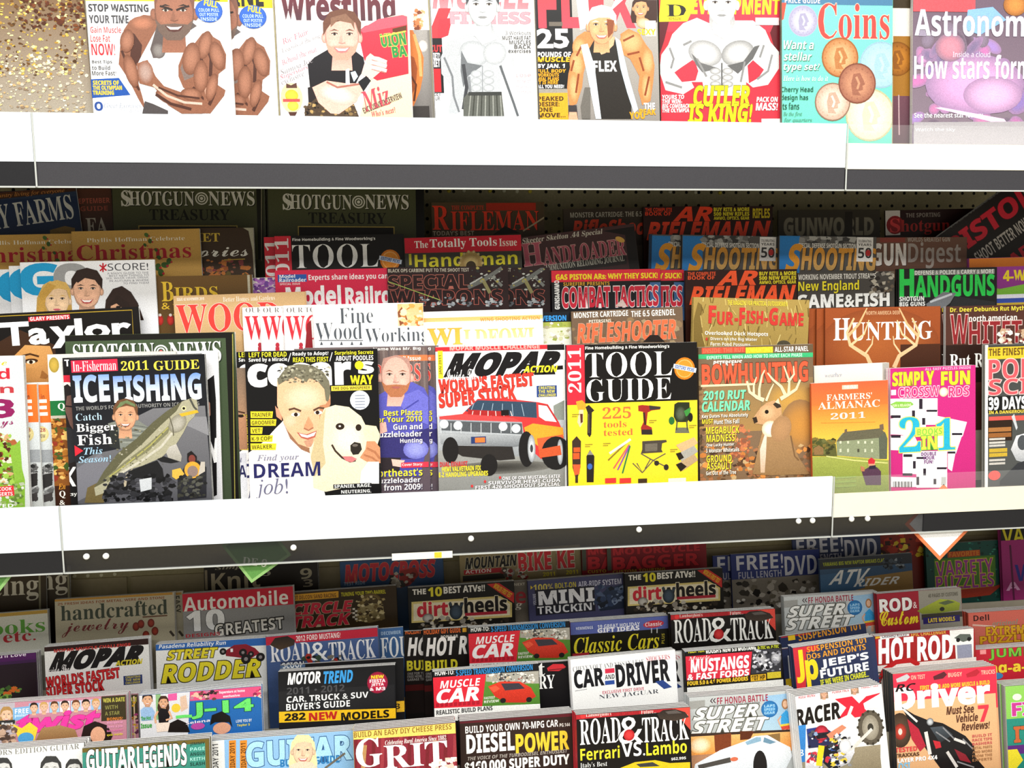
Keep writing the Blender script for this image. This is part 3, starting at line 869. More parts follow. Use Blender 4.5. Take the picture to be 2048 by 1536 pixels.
# ================================================================== middle shelf, last row, under the top shelf
@M('E', (-40, 384), (222, 376), '4a2c20', 'brown magazine edge with faint letters beside the navy farm magazine, back row', o=-2)
def _(A):
    A.R(150, 370, 225, 470, '5a3424', '3a2a24')
    A.T('B', 'SEPTEMBER', 150, 396, 220, 407, 'a05040')
    A.T('B', 'GUIDE', 160, 412, 216, 422, '904838')
    A.T('S', 'FA', 172, 434, 216, 470, 'b0a898')
@M('E', (-110, 394), (151, 372), '2a3850', 'navy farm magazine with pale serif letters under a brown strip, back row', o=4)
def _(A):
    A.R(-112, 370, 160, 396, '5a3018', '402818', rot=-.02)
    A.T('I', 'Country living for everyone', -20, 382, 130, 393, 'c08040')
    A.P([(-112, 406), (152, 392), (170, 470), (-112, 480)], '1e2c48', '22304c')
    A.T('S', 'COUNTRY FARMS', -150, 408, 148, 460, 'c8c8be', rot=-.06)
    A.P([(100, 460), (130, 452), (150, 456), (150, 480), (100, 480)], '7a6030')
def shotgun(A, x0, x1, y0, y1, tx0, tx1, ty0, ty1, bx0, bx1, by, letters='d8d4c4', bg='4a4c30'):
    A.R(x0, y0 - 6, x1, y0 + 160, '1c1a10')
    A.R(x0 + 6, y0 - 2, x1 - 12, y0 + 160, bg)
    A.L([(x1 - 5, y0), (x1 - 5, y0 + 160)], 1.6, '8a8468')
    gap = (tx1 - tx0)
    A.T('S', 'SHOTGUN', tx0, ty0, tx0 + gap * .545, ty1, letters, sh=(1.5, 1.5, '14140a'))
    A.T('S', 'NEWS', tx0 + gap * .65, ty0, tx1, ty1, letters, sh=(1.5, 1.5, '14140a'))
    A.T('S', 'S', tx0, ty0 - 2, tx0 + 19, ty1 + 1, letters)
    cx, cy = tx0 + gap * .6, (ty0 + ty1) / 2
    for r, c in ((13, letters), (10.5, bg), (8, letters), (5.5, bg), (3.2, letters)):
        A.E(cx, cy, r, r, c)
    if by:
        A.T('S', 'TREASURY', bx0 + 20, ty1 + 6, bx1 - 18, ty1 + 29, '17170c')
        A.R(bx0, by, bx1, by + 120, 'b8a050')
        A.R(bx0 + 2, by + 2, bx1 - 2, by + 120, '16110c')
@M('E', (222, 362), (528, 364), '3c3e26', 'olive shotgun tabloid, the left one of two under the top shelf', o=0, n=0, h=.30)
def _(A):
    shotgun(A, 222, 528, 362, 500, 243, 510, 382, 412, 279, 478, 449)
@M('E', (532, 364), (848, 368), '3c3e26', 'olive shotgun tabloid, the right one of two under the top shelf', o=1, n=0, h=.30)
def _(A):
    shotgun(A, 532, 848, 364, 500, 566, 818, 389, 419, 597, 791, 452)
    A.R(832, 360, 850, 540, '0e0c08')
@M('E', (862, 405), (1088, 404), '5a4a30', 'back row magazine with big red serif rifle title, beside the shotgun tabloids', o=0, n=1, s='big red serif rifle magazine')
def _(A):
    A.R(862, 400, 1090, 480, '54432c', '3c2c1c')
    A.T('S', 'R', 865, 412, 898, 459, 'e03c20', sh=(1, 1, '200a04'))
    A.T('S', 'IFLEMAN', 902, 422, 1078, 461, 'e03c20', sh=(1, 1, '200a04'))
    A.T('S', 'THE COMPLETE', 903, 411, 968, 420, 'c83a20')
    A.R(972, 406, 1072, 421, 'a82c18')
    A.T('B', "TODAY'S BEST", 866, 462, 948, 471, 'a89c88')
    A.P([(985, 470), (1010, 452), (1040, 466)], '140c08')
    A.L([(1046, 462), (1090, 434)], 3, 'a89878')
@M('E', (1126, 418), (1350, 414), '3c3024', 'dark brown magazine with small orange letters, back row behind the reloading magazine', o=-2)
def _(A):
    A.R(1126, 412, 1350, 490, '41362a', '2c2018')
    A.T('B', 'MONSTER CARTRIDGE: THE 6.5', 1141, 424, 1284, 434, 'b0a898')
    A.T('K/', 'RifleShooter', 1145, 438, 1340, 470, 'd84428', sh=(1, 1, '20100a'))
@M('E', (1286, 413), (1545, 412), '2a1410', 'back row magazine with slanted red two-line rifle title and yellow text', o=4, n=1, s='back row slanted red rifle magazine')
def _(A):
    ar_rifle(A, 1286, 413, .96, 'e84424')
    A.T('K', 'RIFLES', 1505, 417, 1540, 436, 'c8b020')
    A.T('K/', 'N', 1502, 442, 1542, 474, 'd83c20')
def ar_rifle(A, x, y, k, c):
    A.R(x, y - 4, x + 262 * k, y + 140, '2c1410', '3a1a10')
    A.T('B', 'THE COMPLETE', x + 5 * k, y + 3, x + 60 * k, y + 10, c)
    A.T('B', 'BOOK OF', x + 5 * k, y + 11, x + 58 * k, y + 18, c)
    A.T('K/', 'AR', x + 62 * k, y + 1, x + 145 * k, y + 29, c, sh=(1, 1, '120604'), sk=.3)
    for i, s in enumerate(('BUY RITE & MORE', '500 NEW RIFLES', 'AMMO, OPTICS, GEAR')):
        A.T('K', s, x + 147 * k, y + 2 + i * 9, x + 222 * k, y + 9.5 + i * 9, 'd8c828')
    A.T('K/', 'RIFLEMAN', x + 8 * k, y + 31, x + 222 * k, y + 66, c, sh=(1, 1, '120604'), sk=.3)
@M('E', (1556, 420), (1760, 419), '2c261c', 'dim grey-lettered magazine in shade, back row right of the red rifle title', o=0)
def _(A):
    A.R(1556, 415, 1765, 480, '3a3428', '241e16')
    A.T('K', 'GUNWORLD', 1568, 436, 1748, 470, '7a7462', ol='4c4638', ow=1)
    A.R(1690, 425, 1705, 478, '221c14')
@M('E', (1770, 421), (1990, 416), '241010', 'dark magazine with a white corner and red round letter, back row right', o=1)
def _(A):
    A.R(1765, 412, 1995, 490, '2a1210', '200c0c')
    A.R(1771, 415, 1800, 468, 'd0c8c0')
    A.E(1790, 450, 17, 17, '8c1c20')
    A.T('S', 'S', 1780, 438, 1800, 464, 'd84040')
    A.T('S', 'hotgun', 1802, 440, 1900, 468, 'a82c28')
    A.T('B', 'THE SPORTING', 1812, 426, 1880, 434, '8a8078')

# ------------------------------------------------------------------ middle shelf, fourth row
@M('D', (-62, 471), (196, 466), 'c0984c', 'tan Christmas magazine at the far left, half behind its twin', o=-2, n=1, s='far left Christmas magazine')
def _(A):
    christmas(A, -203, 6)
@M('D', (142, 463), (399, 457), 'c0984c', 'tan Christmas magazine with dark red serif title and holly', o=5, n=1, s='front tan Christmas magazine')
def _(A):
    christmas(A, 0, 0)
def christmas(A, dx, dy):
    A.R(130 + dx, 450 + dy, 405 + dx, 700 + dy, 'c89c4e', 'b88c44')
    A.T('L', 'Phyllis Hoffman Celebrate', 174 + dx, 474 + dy, 370 + dx, 485 + dy, 'f4ecd8')
    A.T('S', 'Christmas', 154 + dx, 487 + dy, 383 + dx, 519 + dy, 'a81828')
    for x, y, s in ((293, 470, 4), (290, 490, 3), (300, 482, 4), (312, 500, 3), (318, 515, 4), (330, 530, 6), (316, 534, 6), (322, 545, 6), (338, 522, 5)):
        A.E(x + dx, y + dy, s * 1.3, s, ('3a5a24', '4a6a2c')[int(x) % 2], rot=x)
        A.E(x + dx + 5, y + dy + 2, s * .45, s * .45, 'b02030', n=8)
@M('D', (262, 458), (507, 455), '4a3420', 'dark brown quilting magazine with white script letters beside the Christmas magazine', o=-1, n=1, s='dark brown quilting magazine')
def _(A):
    A.R(255, 450, 512, 700, '3c2c1c', '4a3626')
    A.N(400, 520, 500, 560, 60, ['a85a2c', 'c87838', '8a4040', '6a5a2c', '9a6048'], (3, 8), 3)
    A.T('S', 'QUIET', 352, 466, 440, 488, 'd0b040')
    A.T('C', 'Stories', 342, 488, 497, 514, 'f0ece0')
    A.L([(448, 520), (490, 518)], 2, 'c0a040')
    A.P([(480, 452), (497, 462), (505, 500), (509, 560), (514, 560), (514, 450)], 'a8a48c')
def tool(A, x, y, w, full=False, lit='f4f2ec'):
    """2011 tool guide: red strip, black head, yellow field with tools"""
    k = w / 262
    A.R(x - 4, y - 4, x + w + 6, y + (118 if full else 200) * k, '14110f')
    A.R(x - 2, y - 4, x + 36 * k, y + 121 * k, 'd82c3c')
    A.T('S', '2011', x - 33 * k, y + 42 * k, x + 67 * k, y + 70 * k, 'f8f0ec', rot=-math.pi / 2)
    A.T('B', "Fine Homebuilding & Fine Woodworking's", x + 38 * k, y + 4 * k, x + 206 * k, y + 12 * k, lit)
    A.T('L', 'TOOL', x + 38 * k, y + 17 * k, x + 212 * k, y + 66 * k, 'fdfdf8')
    if full:
        A.T('L', 'GUIDE', x + 40 * k, y + 70 * k, x + 210 * k, y + 114 * k, 'fdfdf8')
    A.E(x + 236 * k, y + 50 * k, 21 * k, 22 * k, 'e8902c', 'd87818')
    A.E(x + 236 * k, y + 50 * k, 17 * k, 18 * k, 'f0b060')
    A.E(x + 236 * k, y + 50 * k, 15 * k, 16 * k, 'e8902c')
    A.R(x + 213 * k, y + 45 * k, x + 260 * k, y + 54 * k, 'dfe8f4', rot=.22)
    A.T('K', "EDITORS' PICKS", x + 217 * k, y + 46 * k, x + 256 * k, y + 53 * k, '3a5a9c', rot=.22)
@M('D', (527, 474), (786, 470), '1a1614', 'red-spined tool magazine peeking out left of its twin, fourth row', o=-3)
def _(A):
    tool(A, 528, 474, 258)
@M('D', (548, 472), (807, 468), '1a1614', 'black tool magazine with white serif letters in the fourth row behind the model trains', o=4, n=1, s='fourth row black tool magazine')
def _(A):
    tool(A, 548, 471, 258)
@M('D', (808, 476), (1042, 469), '3a3a30', 'red-bannered handyman magazine with yellow letters and a saw blade', o=8, n=1, s='red-bannered handyman magazine')
def _(A):
    A.R(800, 470, 1050, 700, '3e3c32', '2a2824')
    A.P([(800, 470), (1050, 462), (1050, 501), (800, 507)], 'c81c30')
    A.T('S', 'The', 829, 482, 856, 496, 'f4ece4')
    A.T('S', 'Totally Tools', 860, 477, 994, 498, 'f8f4ec')
    A.T('S', 'Issue', 998, 477, 1034, 492, 'f0e4d8')
    A.R(818, 508, 823, 530, 'c8b830')
    A.T('B', 'Handyman', 830, 505, 1036, 540, 'd8cc2c', sh=(1.2, 1.2, '1a1a10'))
    A.E(942, 526, 23, 23, 'a88c50', n=26)
    A.E(942, 526, 17, 17, 'd0b878', 'a08048')
    A.E(942, 532, 10, 10, '3a2c18')
    for i in range(14):
        a = i * .45
        A.E(942 + 23 * math.cos(a), 526 + 23 * math.sin(a), 3, 3, 'c8b078', n=5)
@M('D', (1040, 475), (1268, 447), '3c2828', 'tilted dark red reloading magazine with outlined letters, fourth row', o=0, n=1, s='tilted reloading magazine')
def _(A):
    A.R(1030, 440, 1290, 700, '4a3030', '2c2020')
    A.P([(1205, 462), (1275, 452), (1280, 600), (1262, 560), (1250, 470)], '1c1614')
    A.T('S/', 'Skeeter Skelton .44 Special', 1044, 467, 1206, 480, 'd0c8b8')
    A.T('S', 'H', 1044, 487, 1084, 530, 'b85868', ol='d8a8a0', ow=1)
    A.T('S', 'ANDLOADER', 1086, 487, 1252, 520, 'a84c5c', ol='d0a098', ow=1)
    A.E(1240, 479, 10, 5, 'd8a850', rot=.5)
    A.R(1124, 518, 1254, 536, '2a2422')
    A.T('S', 'AMMUNITION RELOADING JOURNAL', 1090, 520, 1250, 533, 'c8c4b4')
def shooting(A, x, y, badge=True):
    A.R(x - 4, y - 6, x + 202, y + 200, '5a5652', '44403c')
    A.R(x - 2, y + 6, x + 38, y + 200, '2c7cc0')
    A.N(x + 42, y - 4, x + 150, y + 16, 40, ['8a8884', '6a6864', '3c3a38', 'a8a6a0'], (4, 10), int(x))
    A.T('B', 'SPECIAL DEFENSE SHOTGUN SECTION', x + 37, y + 15, x + 152, y + 24, 'e8e4dc')
    A.T('K/', 'S', x + 10, y + 17, x + 46, y + 72, 'e0962c', sk=.3)
    A.T('K/', 'HOOTING', x + 42, y + 25, x + 194, y + 68, 'e0962c', 'c8a060', sh=(1.2, 1.2, '2c1c0c'), sk=.15)
    if badge:
        A.R(x + 153, y + 4, x + 186, y + 50, 'ece8e4')
        A.T('B', 'CELEBRATING', x + 156, y + 8, x + 183, y + 13, '3c3836')
        A.T('B', 'YEARS', x + 156, y + 15, x + 183, y + 20, '3c3836')
        A.T('B', '50', x + 156, y + 24, x + 183, y + 44, '3a3838')
        A.E(x + 176, y + 34, 5, 6, 'c03030')
@M('D', (1298, 468), (1494, 474), '3a3a3c', 'blue-cornered shooting magazine, leftmost of three alike in the fourth row', o=-4)
def _(A):
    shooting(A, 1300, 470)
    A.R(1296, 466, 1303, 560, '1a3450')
@M('D', (1364, 469), (1560, 473), '3a3a3c', 'blue-cornered shooting magazine, middle of three alike in the fourth row', o=3, n=1, s='middle shooting magazine')
def _(A):
    shooting(A, 1366, 471)
@M('D', (1558, 471), (1753, 474), '3a3a3c', 'blue-cornered shooting magazine, rightmost of three alike in the fourth row', o=9, n=1, s='rightmost shooting magazine')
def _(A):
    shooting(A, 1560, 472)
@M('D', (1742, 475), (1934, 474), '6a4438', 'brown gun magazine with white and grey block letters, fourth row right', o=3, n=1, s='brown block-lettered gun magazine')
def _(A):
    A.R(1736, 466, 1940, 700, '74503f', '4c3630')
    A.R(1760, 468, 1810, 484, '8a4034')
    A.T('K', 'GUN', 1744, 488, 1812, 530, 'ece4dc', sh=(1, 1, '2c1c18'))
    A.T('B', 'Digest', 1816, 486, 1922, 535, 'a89c94')
    A.T('B', 'WORLDS GREATEST GUN', 1815, 474, 1900, 483, 'b0a498')
@M('D', (1866, 480), (2032, 360), '1c1816', 'red-lettered pistol magazine leaning on its side at a steep tilt, right end', o=-9, n=1, h=.19, s='steeply tilted pistol magazine')
def _(A):
    A.R(1850, 350, 2200, 600, '241e1c')
    A.T('B', 'SPECIAL COMBAT ISSUE', 1886, 404, 2010, 420, 'b4aca4', rot=0)
    A.T('K', 'PISTOL', 1880, 422, 2080, 462, 'd02838', rot=0, ol='5a0c14', ow=1)
    A.T('B', 'SHOOT BETTER NOW', 1940, 468, 2070, 492, 'c0b8b0', rot=0)
    A.T('K', 'CARRY', 1990, 490, 2110, 515, 'c02434', rot=0)

# ------------------------------------------------------------------ middle shelf, third row
def gq(A, dx, dy, full=True):
    A.R(30 + dx, 515 + dy, 320 + dx, 800 + dy, 'f0f0f2', 'e4e6ea')
    A.T('K', 'G', 41 + dx, 526 + dy, 114 + dx, 592 + dy, '1c9ad0', ol='1c9ad0', ow=1.5)
    if not full:
        return
    A.T('K', 'Q', 109 + dx, 526 + dy, 180 + dx, 598 + dy, '9c9c9c', ol='9c9c9c', ow=1.5)
    A.L([(199, 530), (213, 541)], 3, 'c82030')
    A.L([(213, 529), (200, 542)], 3, 'c82030')
    A.L([(206, 526), (206, 544)], 3, 'c82030')
    A.T('R', 'SCORE!', 215, 526, 297, 541, '3a3a40')
    for i, (s, l) in enumerate((("A MAN'S GUIDE TO THE", 84), ('BEST NEW THINGS TO', 80), ('SEE, WEAR, HEAR, DRINK', 86), ('IN AUTUMN & WHERE', 80), ('TO FIND THEM', 52))):
        A.T('R', s, 298 - l, 544 + i * 5, 298, 548.2 + i * 5, '787880')
    A.P([(100, 562), (125, 566), (142, 590), (146, 640), (72, 640), (74, 596), (86, 570)], 'd8b468', 'b48838')
    A.face(114, 600, 70, 'f0cca4', 'd8b060', lip='c85868', smile=0)
    A.P([(80, 586), (96, 566), (112, 572), (92, 596), (86, 640), (72, 640)], 'c89c48')
    A.face(174, 580, 78, 'ecb898', '2e1e16', smile=1)
    A.P([(150, 560), (154, 545), (172, 537), (190, 541), (200, 556), (199, 572), (190, 560), (170, 556), (156, 566)], '30201a')
    A.P([(208, 640), (212, 600), (226, 578), (244, 572), (262, 584), (276, 606), (288, 640)], '32221c')
    A.P([(218, 640), (222, 612), (240, 604), (252, 612), (254, 640)], 'dca884')
    A.P([(214, 612), (236, 590), (258, 606), (268, 640), (250, 620), (232, 606)], '2c1e18')
    A.E(237, 614, 5, 2.5, '1c1414')
@M('C', (-6, 539), (262, 535), 'ecebec', "white men's magazine with a blue letter, leftmost of three alike", o=-1)
def _(A):
    gq(A, -45, 14, False)
@M('C', (17, 532), (287, 527), 'ecebec', "white men's magazine with a blue letter, middle of three alike", o=4.5)
def _(A):
    gq(A, -22, 8, False)
@M('C', (39, 525), (309, 519), 'eeeeee', "white men's magazine showing a blonde woman and a dark-haired man", o=10, spine='c8c8c8')
def _(A):
    gq(A, 0, 0)
@M('C', (312, 553), (504, 549), '5a4220', 'brown garden bird magazine with yellow serif letters, third row', o=5, n=1, s='brown garden bird magazine')
def _(A):
    A.R(305, 545, 510, 800, '6a4c22', '44321a')
    A.T('S', 'B', 323, 563, 347, 603, 'e8c038', sh=(1, 1, '2c1c08'))
    A.T('S', 'IRDS', 349, 573, 436, 601, 'e8c038', sh=(1, 1, '2c1c08'))
    A.T('S', '&', 323, 605, 340, 619, 'e8c038')
    A.T('S', 'BLOOMS', 346, 606, 436, 630, 'e8c038')
    for x in (320, 341):
        A.E(x, 640, 7, 11, 'c83028', '8a1c18')
        A.E(x, 630, 3, 3, 'd8d0c8')
    A.R(500, 545, 505, 800, 'b8b098')
@M('C', (503, 556), (700, 549), 'e8e0dc', 'magazine with purple blossoms and a yellow corner ribbon, third row', o=0)
def _(A):
    A.R(495, 545, 710, 800, 'e4dcd4', 'd0b890')
    A.N(506, 556, 560, 588, 70, ['8a50a0', 'a868b8', '6a3888', 'c090cc', '74489c'], (3, 7), 11)
    A.R(500, 588, 640, 640, 'c8a470')
    A.P([(546, 586), (578, 586), (606, 612), (580, 612)], 'ecc01c')
    A.T('K', 'EXTRA', 570, 596, 600, 606, '4a3c10', rot=.6)
@M('C', (549, 541), (784, 536), 'd42848', 'raspberry red model train magazine with white condensed letters', o=7, n=1, s='red model train magazine')
def _(A):
    A.R(540, 530, 790, 800, 'd8284c', 'c82444')
    A.R(556, 549, 613, 564, '2858a8')
    A.T('B', 'Model', 559, 549, 590, 556, 'f4f4f4')
    A.T('B', 'Railroader', 559, 556, 612, 564, 'f4f4f4')
    A.T('B', 'SPECIAL ISSUE', 560, 566, 600, 570, 'f0e0e0')
    A.T('B', 'Experts share ideas you can use', 617, 547, 800, 562, 'f8f4f4')
    A.T('K', 'Model', 572, 571, 682, 611, 'f8f8f8')
    A.T('K', 'Railroad', 690, 571, 820, 611, 'f8f8f8')
    A.P([(520, 570), (600, 612), (540, 612)], 'd8c090')
def special(A, dx):
    A.R(770 + dx, 525, 1030 + dx, 800, '2c1a1a', '201414')
    A.T('B', 'BLACK OPS CARBINE PUT TO THE SHOOT TEST', 777 + dx, 537, 938 + dx, 544, 'c0b8a8')
    A.T('K', 'SPECIAL', 777 + dx, 550, 938 + dx, 578, '281212', ol='b86a5c', ow=1.1)
    A.T('K', 'WEAPONS', 782 + dx, 580, 1006 + dx, 610, '221010', ol='b05c50', ow=1.1)
    A.L([(936 + dx, 575), (968 + dx, 560), (1004 + dx, 536)], 8, '6a6c68')
    A.L([(940 + dx, 568), (975 + dx, 548)], 3, 'b0b2ac')
    A.L([(966 + dx, 560), (980 + dx, 586)], 7, '8a8458')
    A.L([(984 + dx, 552), (1004 + dx, 572)], 6, '787a76')
    A.N(936 + dx, 536, 1006 + dx, 580, 40, ['8c8e88', '4a4c48', 'b8bab0', 'a89c50', '2c2c2a'], (1.5, 4), 6)
    A.L([(776 + dx, 563), (880 + dx, 600)], 1.5, 'a8c060')
    A.N(840 + dx, 595, 1010 + dx, 614, 50, ['b0b4b4', '60646a', '90969c', '2a2a2c'], (2, 5), 8)
@M('C', (858, 537), (1100, 535), '281818', 'dark weapons magazine showing its right end behind its twin, third row', o=2)
def _(A):
    special(A, 84)
@M('C', (774, 535), (1016, 532), '281818', 'dark weapons magazine with red outlined letters and a grey rifle', o=13, s='dark weapons magazine')
def _(A):
    special(A, 0)
def combat(A, dx):
    A.R(1095 + dx, 532, 1330 + dx, 800, '141214', '1c1a20')
    A.R(1095 + dx, 532, 1330 + dx, 562, 'd82c3c')
    A.R(1300 + dx, 565, 1330 + dx, 640, '3c6494')
    A.T('K', 'GAS PISTON ARs: WHY THEY SUCK!', 1112 + dx, 547, 1316 + dx, 558, 'f0dc28')
    A.T('B', 'SUREFIRE PRESENTS', 1127 + dx, 564, 1219 + dx, 571, 'd8a028')
    A.T('K', 'COMBAT TACTICS', 1124 + dx, 573, 1318 + dx, 614, 'c8283c', ol='f0e0e0', ow=1.2)
    A.T('K', 'GUNS&AMMO', 1086 + dx, 585, 1142 + dx, 595, 'ecebe8', rot=-math.pi / 2)
    A.P([(1230 + dx, 612), (1245 + dx, 598), (1255 + dx, 614)], 'd8c0b8')
@M('C', (1148, 542), (1368, 539), '1c1418', 'red-bannered combat magazine showing its right end behind its twin', o=1)
def _(A):
    combat(A, 48)
@M('C', (1102, 541), (1321, 537), '1c1418', 'red-bannered combat magazine with yellow headline and white-edged red title', o=8, s='red-bannered combat magazine')
def _(A):
    combat(A, 0)
@M('C', (1370, 541), (1594, 538), '2a1410', 'third row magazine with bright orange slanted rifle title', o=10, n=1, s='bright orange rifle title magazine')
def _(A):
    ar_rifle(A, 1371, 541, 1.0, 'f0582c')
@M('C', (1595, 546), (1789, 542), '4a4640', 'fishing magazine with yellow and white letters on dark grey, third row', o=6, n=1, s='yellow and white fishing magazine')
def _(A):
    A.R(1590, 535, 1795, 800, '44403c', '5a544c')
    A.T('B', 'WORKING NOVEMBER TROUT STREAMS', 1597, 548, 1752, 558, 'd8d4cc')
    A.N(1740, 540, 1790, 600, 50, ['2a2420', '8a847c', '6a5c4c', 'b0a898'], (3, 7), 5)
    A.T('B', 'New England', 1597, 562, 1718, 586, 'ecdc2c', sh=(1.2, 1.2, '20180c'))
    A.T('K', 'GAME&FISH', 1594, 588, 1780, 614, 'f4f4f0', sh=(1.4, 1.4, '1c1814'))
@M('C', (1796, 538), (1994, 534), '161614', 'black magazine with bright green block letters, third row right', o=6, n=1, s='bright green lettered gun magazine')
def _(A):
    A.R(1788, 528, 2000, 800, '1a1a18', '2a2826')
    A.R(1828, 540, 1990, 549, '7c7c78')
    A.T('B', 'DEFENSE & POLICE & CARRY & MORE', 1830, 540, 1988, 548, 'e0e0da')
    A.T('K', 'H', 1799, 539, 1828, 592, '2cc850')
    A.T('K', 'ANDGUNS', 1830, 551, 1990, 592, '2cc850')
    A.T('K', 'SHOTGUN', 1799, 593, 1848, 602, 'e8e8e4')
    A.T('K', 'BIG GUNS', 1799, 604, 1850, 612, 'e8e8e4')
    A.P([(1852, 608), (1886, 584), (1912, 586), (1900, 606), (1880, 622), (1856, 622)], '74767a')
    A.L([(1860, 604), (1904, 588)], 4, 'c0c4c8')
    A.P([(1910, 592), (1990, 604), (1990, 630), (1890, 630)], '2c2c2e')
@M('C', (1938, 517), (2150, 511), '8a3c78', 'purple and green off-road magazine with an orange top edge, right end of third row', o=0, n=1, s='purple and green off-road magazine')
def _(A):
    A.R(1930, 508, 2160, 534, 'b86a20', 'a05418')
    A.R(1930, 534, 2160, 572, '8c3484')
    A.T('K', '4-WHEEL', 2006, 540, 2110, 560, 'e0c828')
    A.P([(1930, 566), (2000, 578), (2060, 566), (2160, 566), (2160, 590), (1930, 590)], '7cb83c')
    A.R(1930, 588, 2160, 596, 'e8e8f0')
    A.R(1930, 596, 2160, 606, '3850a8')
    A.R(1930, 606, 2160, 640, 'c8a83c')
# ------------------------------------------------------------------ middle shelf, second row
@M('B', (-28, 629), (277, 613), '120e0c', 'black framed teen idol magazine with rounded white letters, second row left', o=0, n=1, s='black teen idol magazine', spine='1a1614')
def _(A):
    A.R(-30, 600, 300, 950, '100c0a')
    A.L([(-30, 634), (264, 620), (268, 700)], 1.5, 'b8982c')
    A.P([(-30, 700), (40, 660), (110, 690), (118, 790), (118, 900), (-30, 900)], '3c2414')
    A.P([(20, 720), (50, 690), (100, 692), (118, 740), (118, 900), (20, 900)], 'd09858', 'b87c44')
    A.E(62, 722, 14, 5, '3a2010')
    A.E(62, 724, 9, 4, 'e8dcc8', n=10)
    A.E(62, 724, 4, 4, '241408', n=8)
    A.L([(44, 712), (60, 708), (78, 713)], 4, '4a2c14')
    A.P([(84, 740), (98, 752), (92, 758), (80, 756)], 'a06834')
    A.R(57, 631, 140, 641, 'c02c34', rot=-.02)
    A.T('B', 'GLARY PRESENTS', 60, 632, 138, 640, 'f4ecec')
    A.T('H', 'Ta', 2, 642, 97, 692, 'fafafa')
    A.T('H', 'ylor', 100, 634, 264, 694, 'fafafa')
@M('B', (346, 592), (612, 583), 'c8a070', 'tan woodworking magazine with huge red letters, second row', o=-12, n=1, s='tan woodworking magazine')
def _(A):
    A.R(340, 575, 620, 950, 'd0ac7c', 'bc9460')
    A.T('B', 'ISSUE 42 NOVEMBER 2010', 354, 595, 408, 601, 'f4ece0')
    A.T('L', 'Better Homes and Gardens', 446, 592, 550, 602, 'f4e8d8')
    A.T('S', 'WOOD', 354, 605, 560, 664, 'e04038', ol='f0d0c0', ow=1)
    A.R(485, 664, 620, 700, 'b08850')
def ourtop(A, x):
    A.R(x - 4, 600, x + 270, 950, 'f4f0ee', 'ece8e6')
    A.T('L', 'OUR TOP PICKS', x + 6, 614, x + 120, 624, '6a6460')
    A.T('S', 'WOODCRAFT', x + 5, 628, x + 262, 677, 'd0303c', ol='f0d8d8', ow=.8)
    A.T('L', 'OUR TOP PICKS', x + 6, 614, x + 120, 624, '6a6460')
    A.E(x + 34, 690, 4, 5, 'b83040')
    A.R(x + 30, 694, x + 38, 702, 'b83040')
@M('B', (484, 615), (750, 609), 'f0ecea', 'white craft magazine with a red serif W, leftmost of three alike', o=-6.5, spine='c8c4c0')
def _(A):
    ourtop(A, 486)
@M('B', (519, 613), (785, 607), 'f0ecea', 'white craft magazine with a red serif W, middle of three alike', o=-1, spine='c8c4c0')
def _(A):
    ourtop(A, 521)
@M('B', (566, 611), (830, 605), 'f0ecea', 'white craft magazine with a red serif W, rightmost of three alike', o=4.5, spine='c8c4c0')
def _(A):
    ourtop(A, 568)
    A.P([(614, 648), (622, 640), (626, 700), (610, 700)], '8c2028')
@M('B', (625, 612), (846, 606), 'f6f6f4', 'white woodworking magazine with thin grey serif title, second row centre', o=10, n=1, gloss=True, s='white thin serif woodworking magazine')
def _(A):
    A.R(615, 600, 850, 950, 'fafaf8')
    A.T('L', 'Fine', 679, 615, 746, 647, '50555c')
    A.T('L', 'Wood', 631, 645, 724, 680, '50555c')
    A.T('L', 'Working', 730, 655, 858, 692, '50555c')
    for x in (643, 663, 683, 704, 722):
        A.P([(x - 3, 690), (x, 682), (x + 3, 690)], '50555c')
    A.L([(638, 681), (726, 681)], 1.5, '50555c')
    A.R(795, 606, 850, 652, 'f0b878', 'f0c8a0')
    A.P([(795, 625), (806, 610), (815, 640), (800, 652)], '8a5030')
    A.N(798, 612, 845, 650, 25, ['e8a050', 'c87838', 'f8dcb8', 'f4c890'], (4, 9), 6)
@M('B', (900, 629), (1143, 623), '1c1a18', 'magazine strip with a blue headline on black and pale green below, second row', o=-5, n=1, s='blue headline magazine strip')
def _(A):
    A.R(1080, 620, 1150, 644, '14161c')
    A.T('K', 'DIVERSION', 1070, 631, 1133, 642, '3490d8')
    A.R(1080, 644, 1150, 655, 'a8b050')
    A.R(1080, 655, 1150, 720, 'd8d8c0', 'e8e4e0')
    A.N(1082, 646, 1142, 690, 30, ['c8c8a0', '94a048', 'e8e4dc', 'b0a888'], (3, 7), 7)
@M('B', (844, 624), (1085, 617), 'f8f6f0', 'white waterfowl magazine with pale orange letters and an orange line', o=6, n=1, gloss=True, s='white waterfowl magazine')
def _(A):
    A.R(835, 610, 1095, 950, 'fcfaf4')
    A.R(835, 633, 1095, 641, 'f0b868', 'f4c480')
    A.T('B', 'WING SHOOTING ACTION', 960, 634, 1080, 641, 'e08c38')
    A.T('S', 'WI', 856, 657, 924, 690, 'f0b040', 'f4c050', ol='c89048', ow=.6)
    A.T('S', 'LDFOWL', 928, 657, 1078, 690, 'f4c878', 'f8e4b8', ol='e8c088', ow=.6)
    A.R(930, 676, 1085, 700, 'f4ecd8', 'f4ecd8')
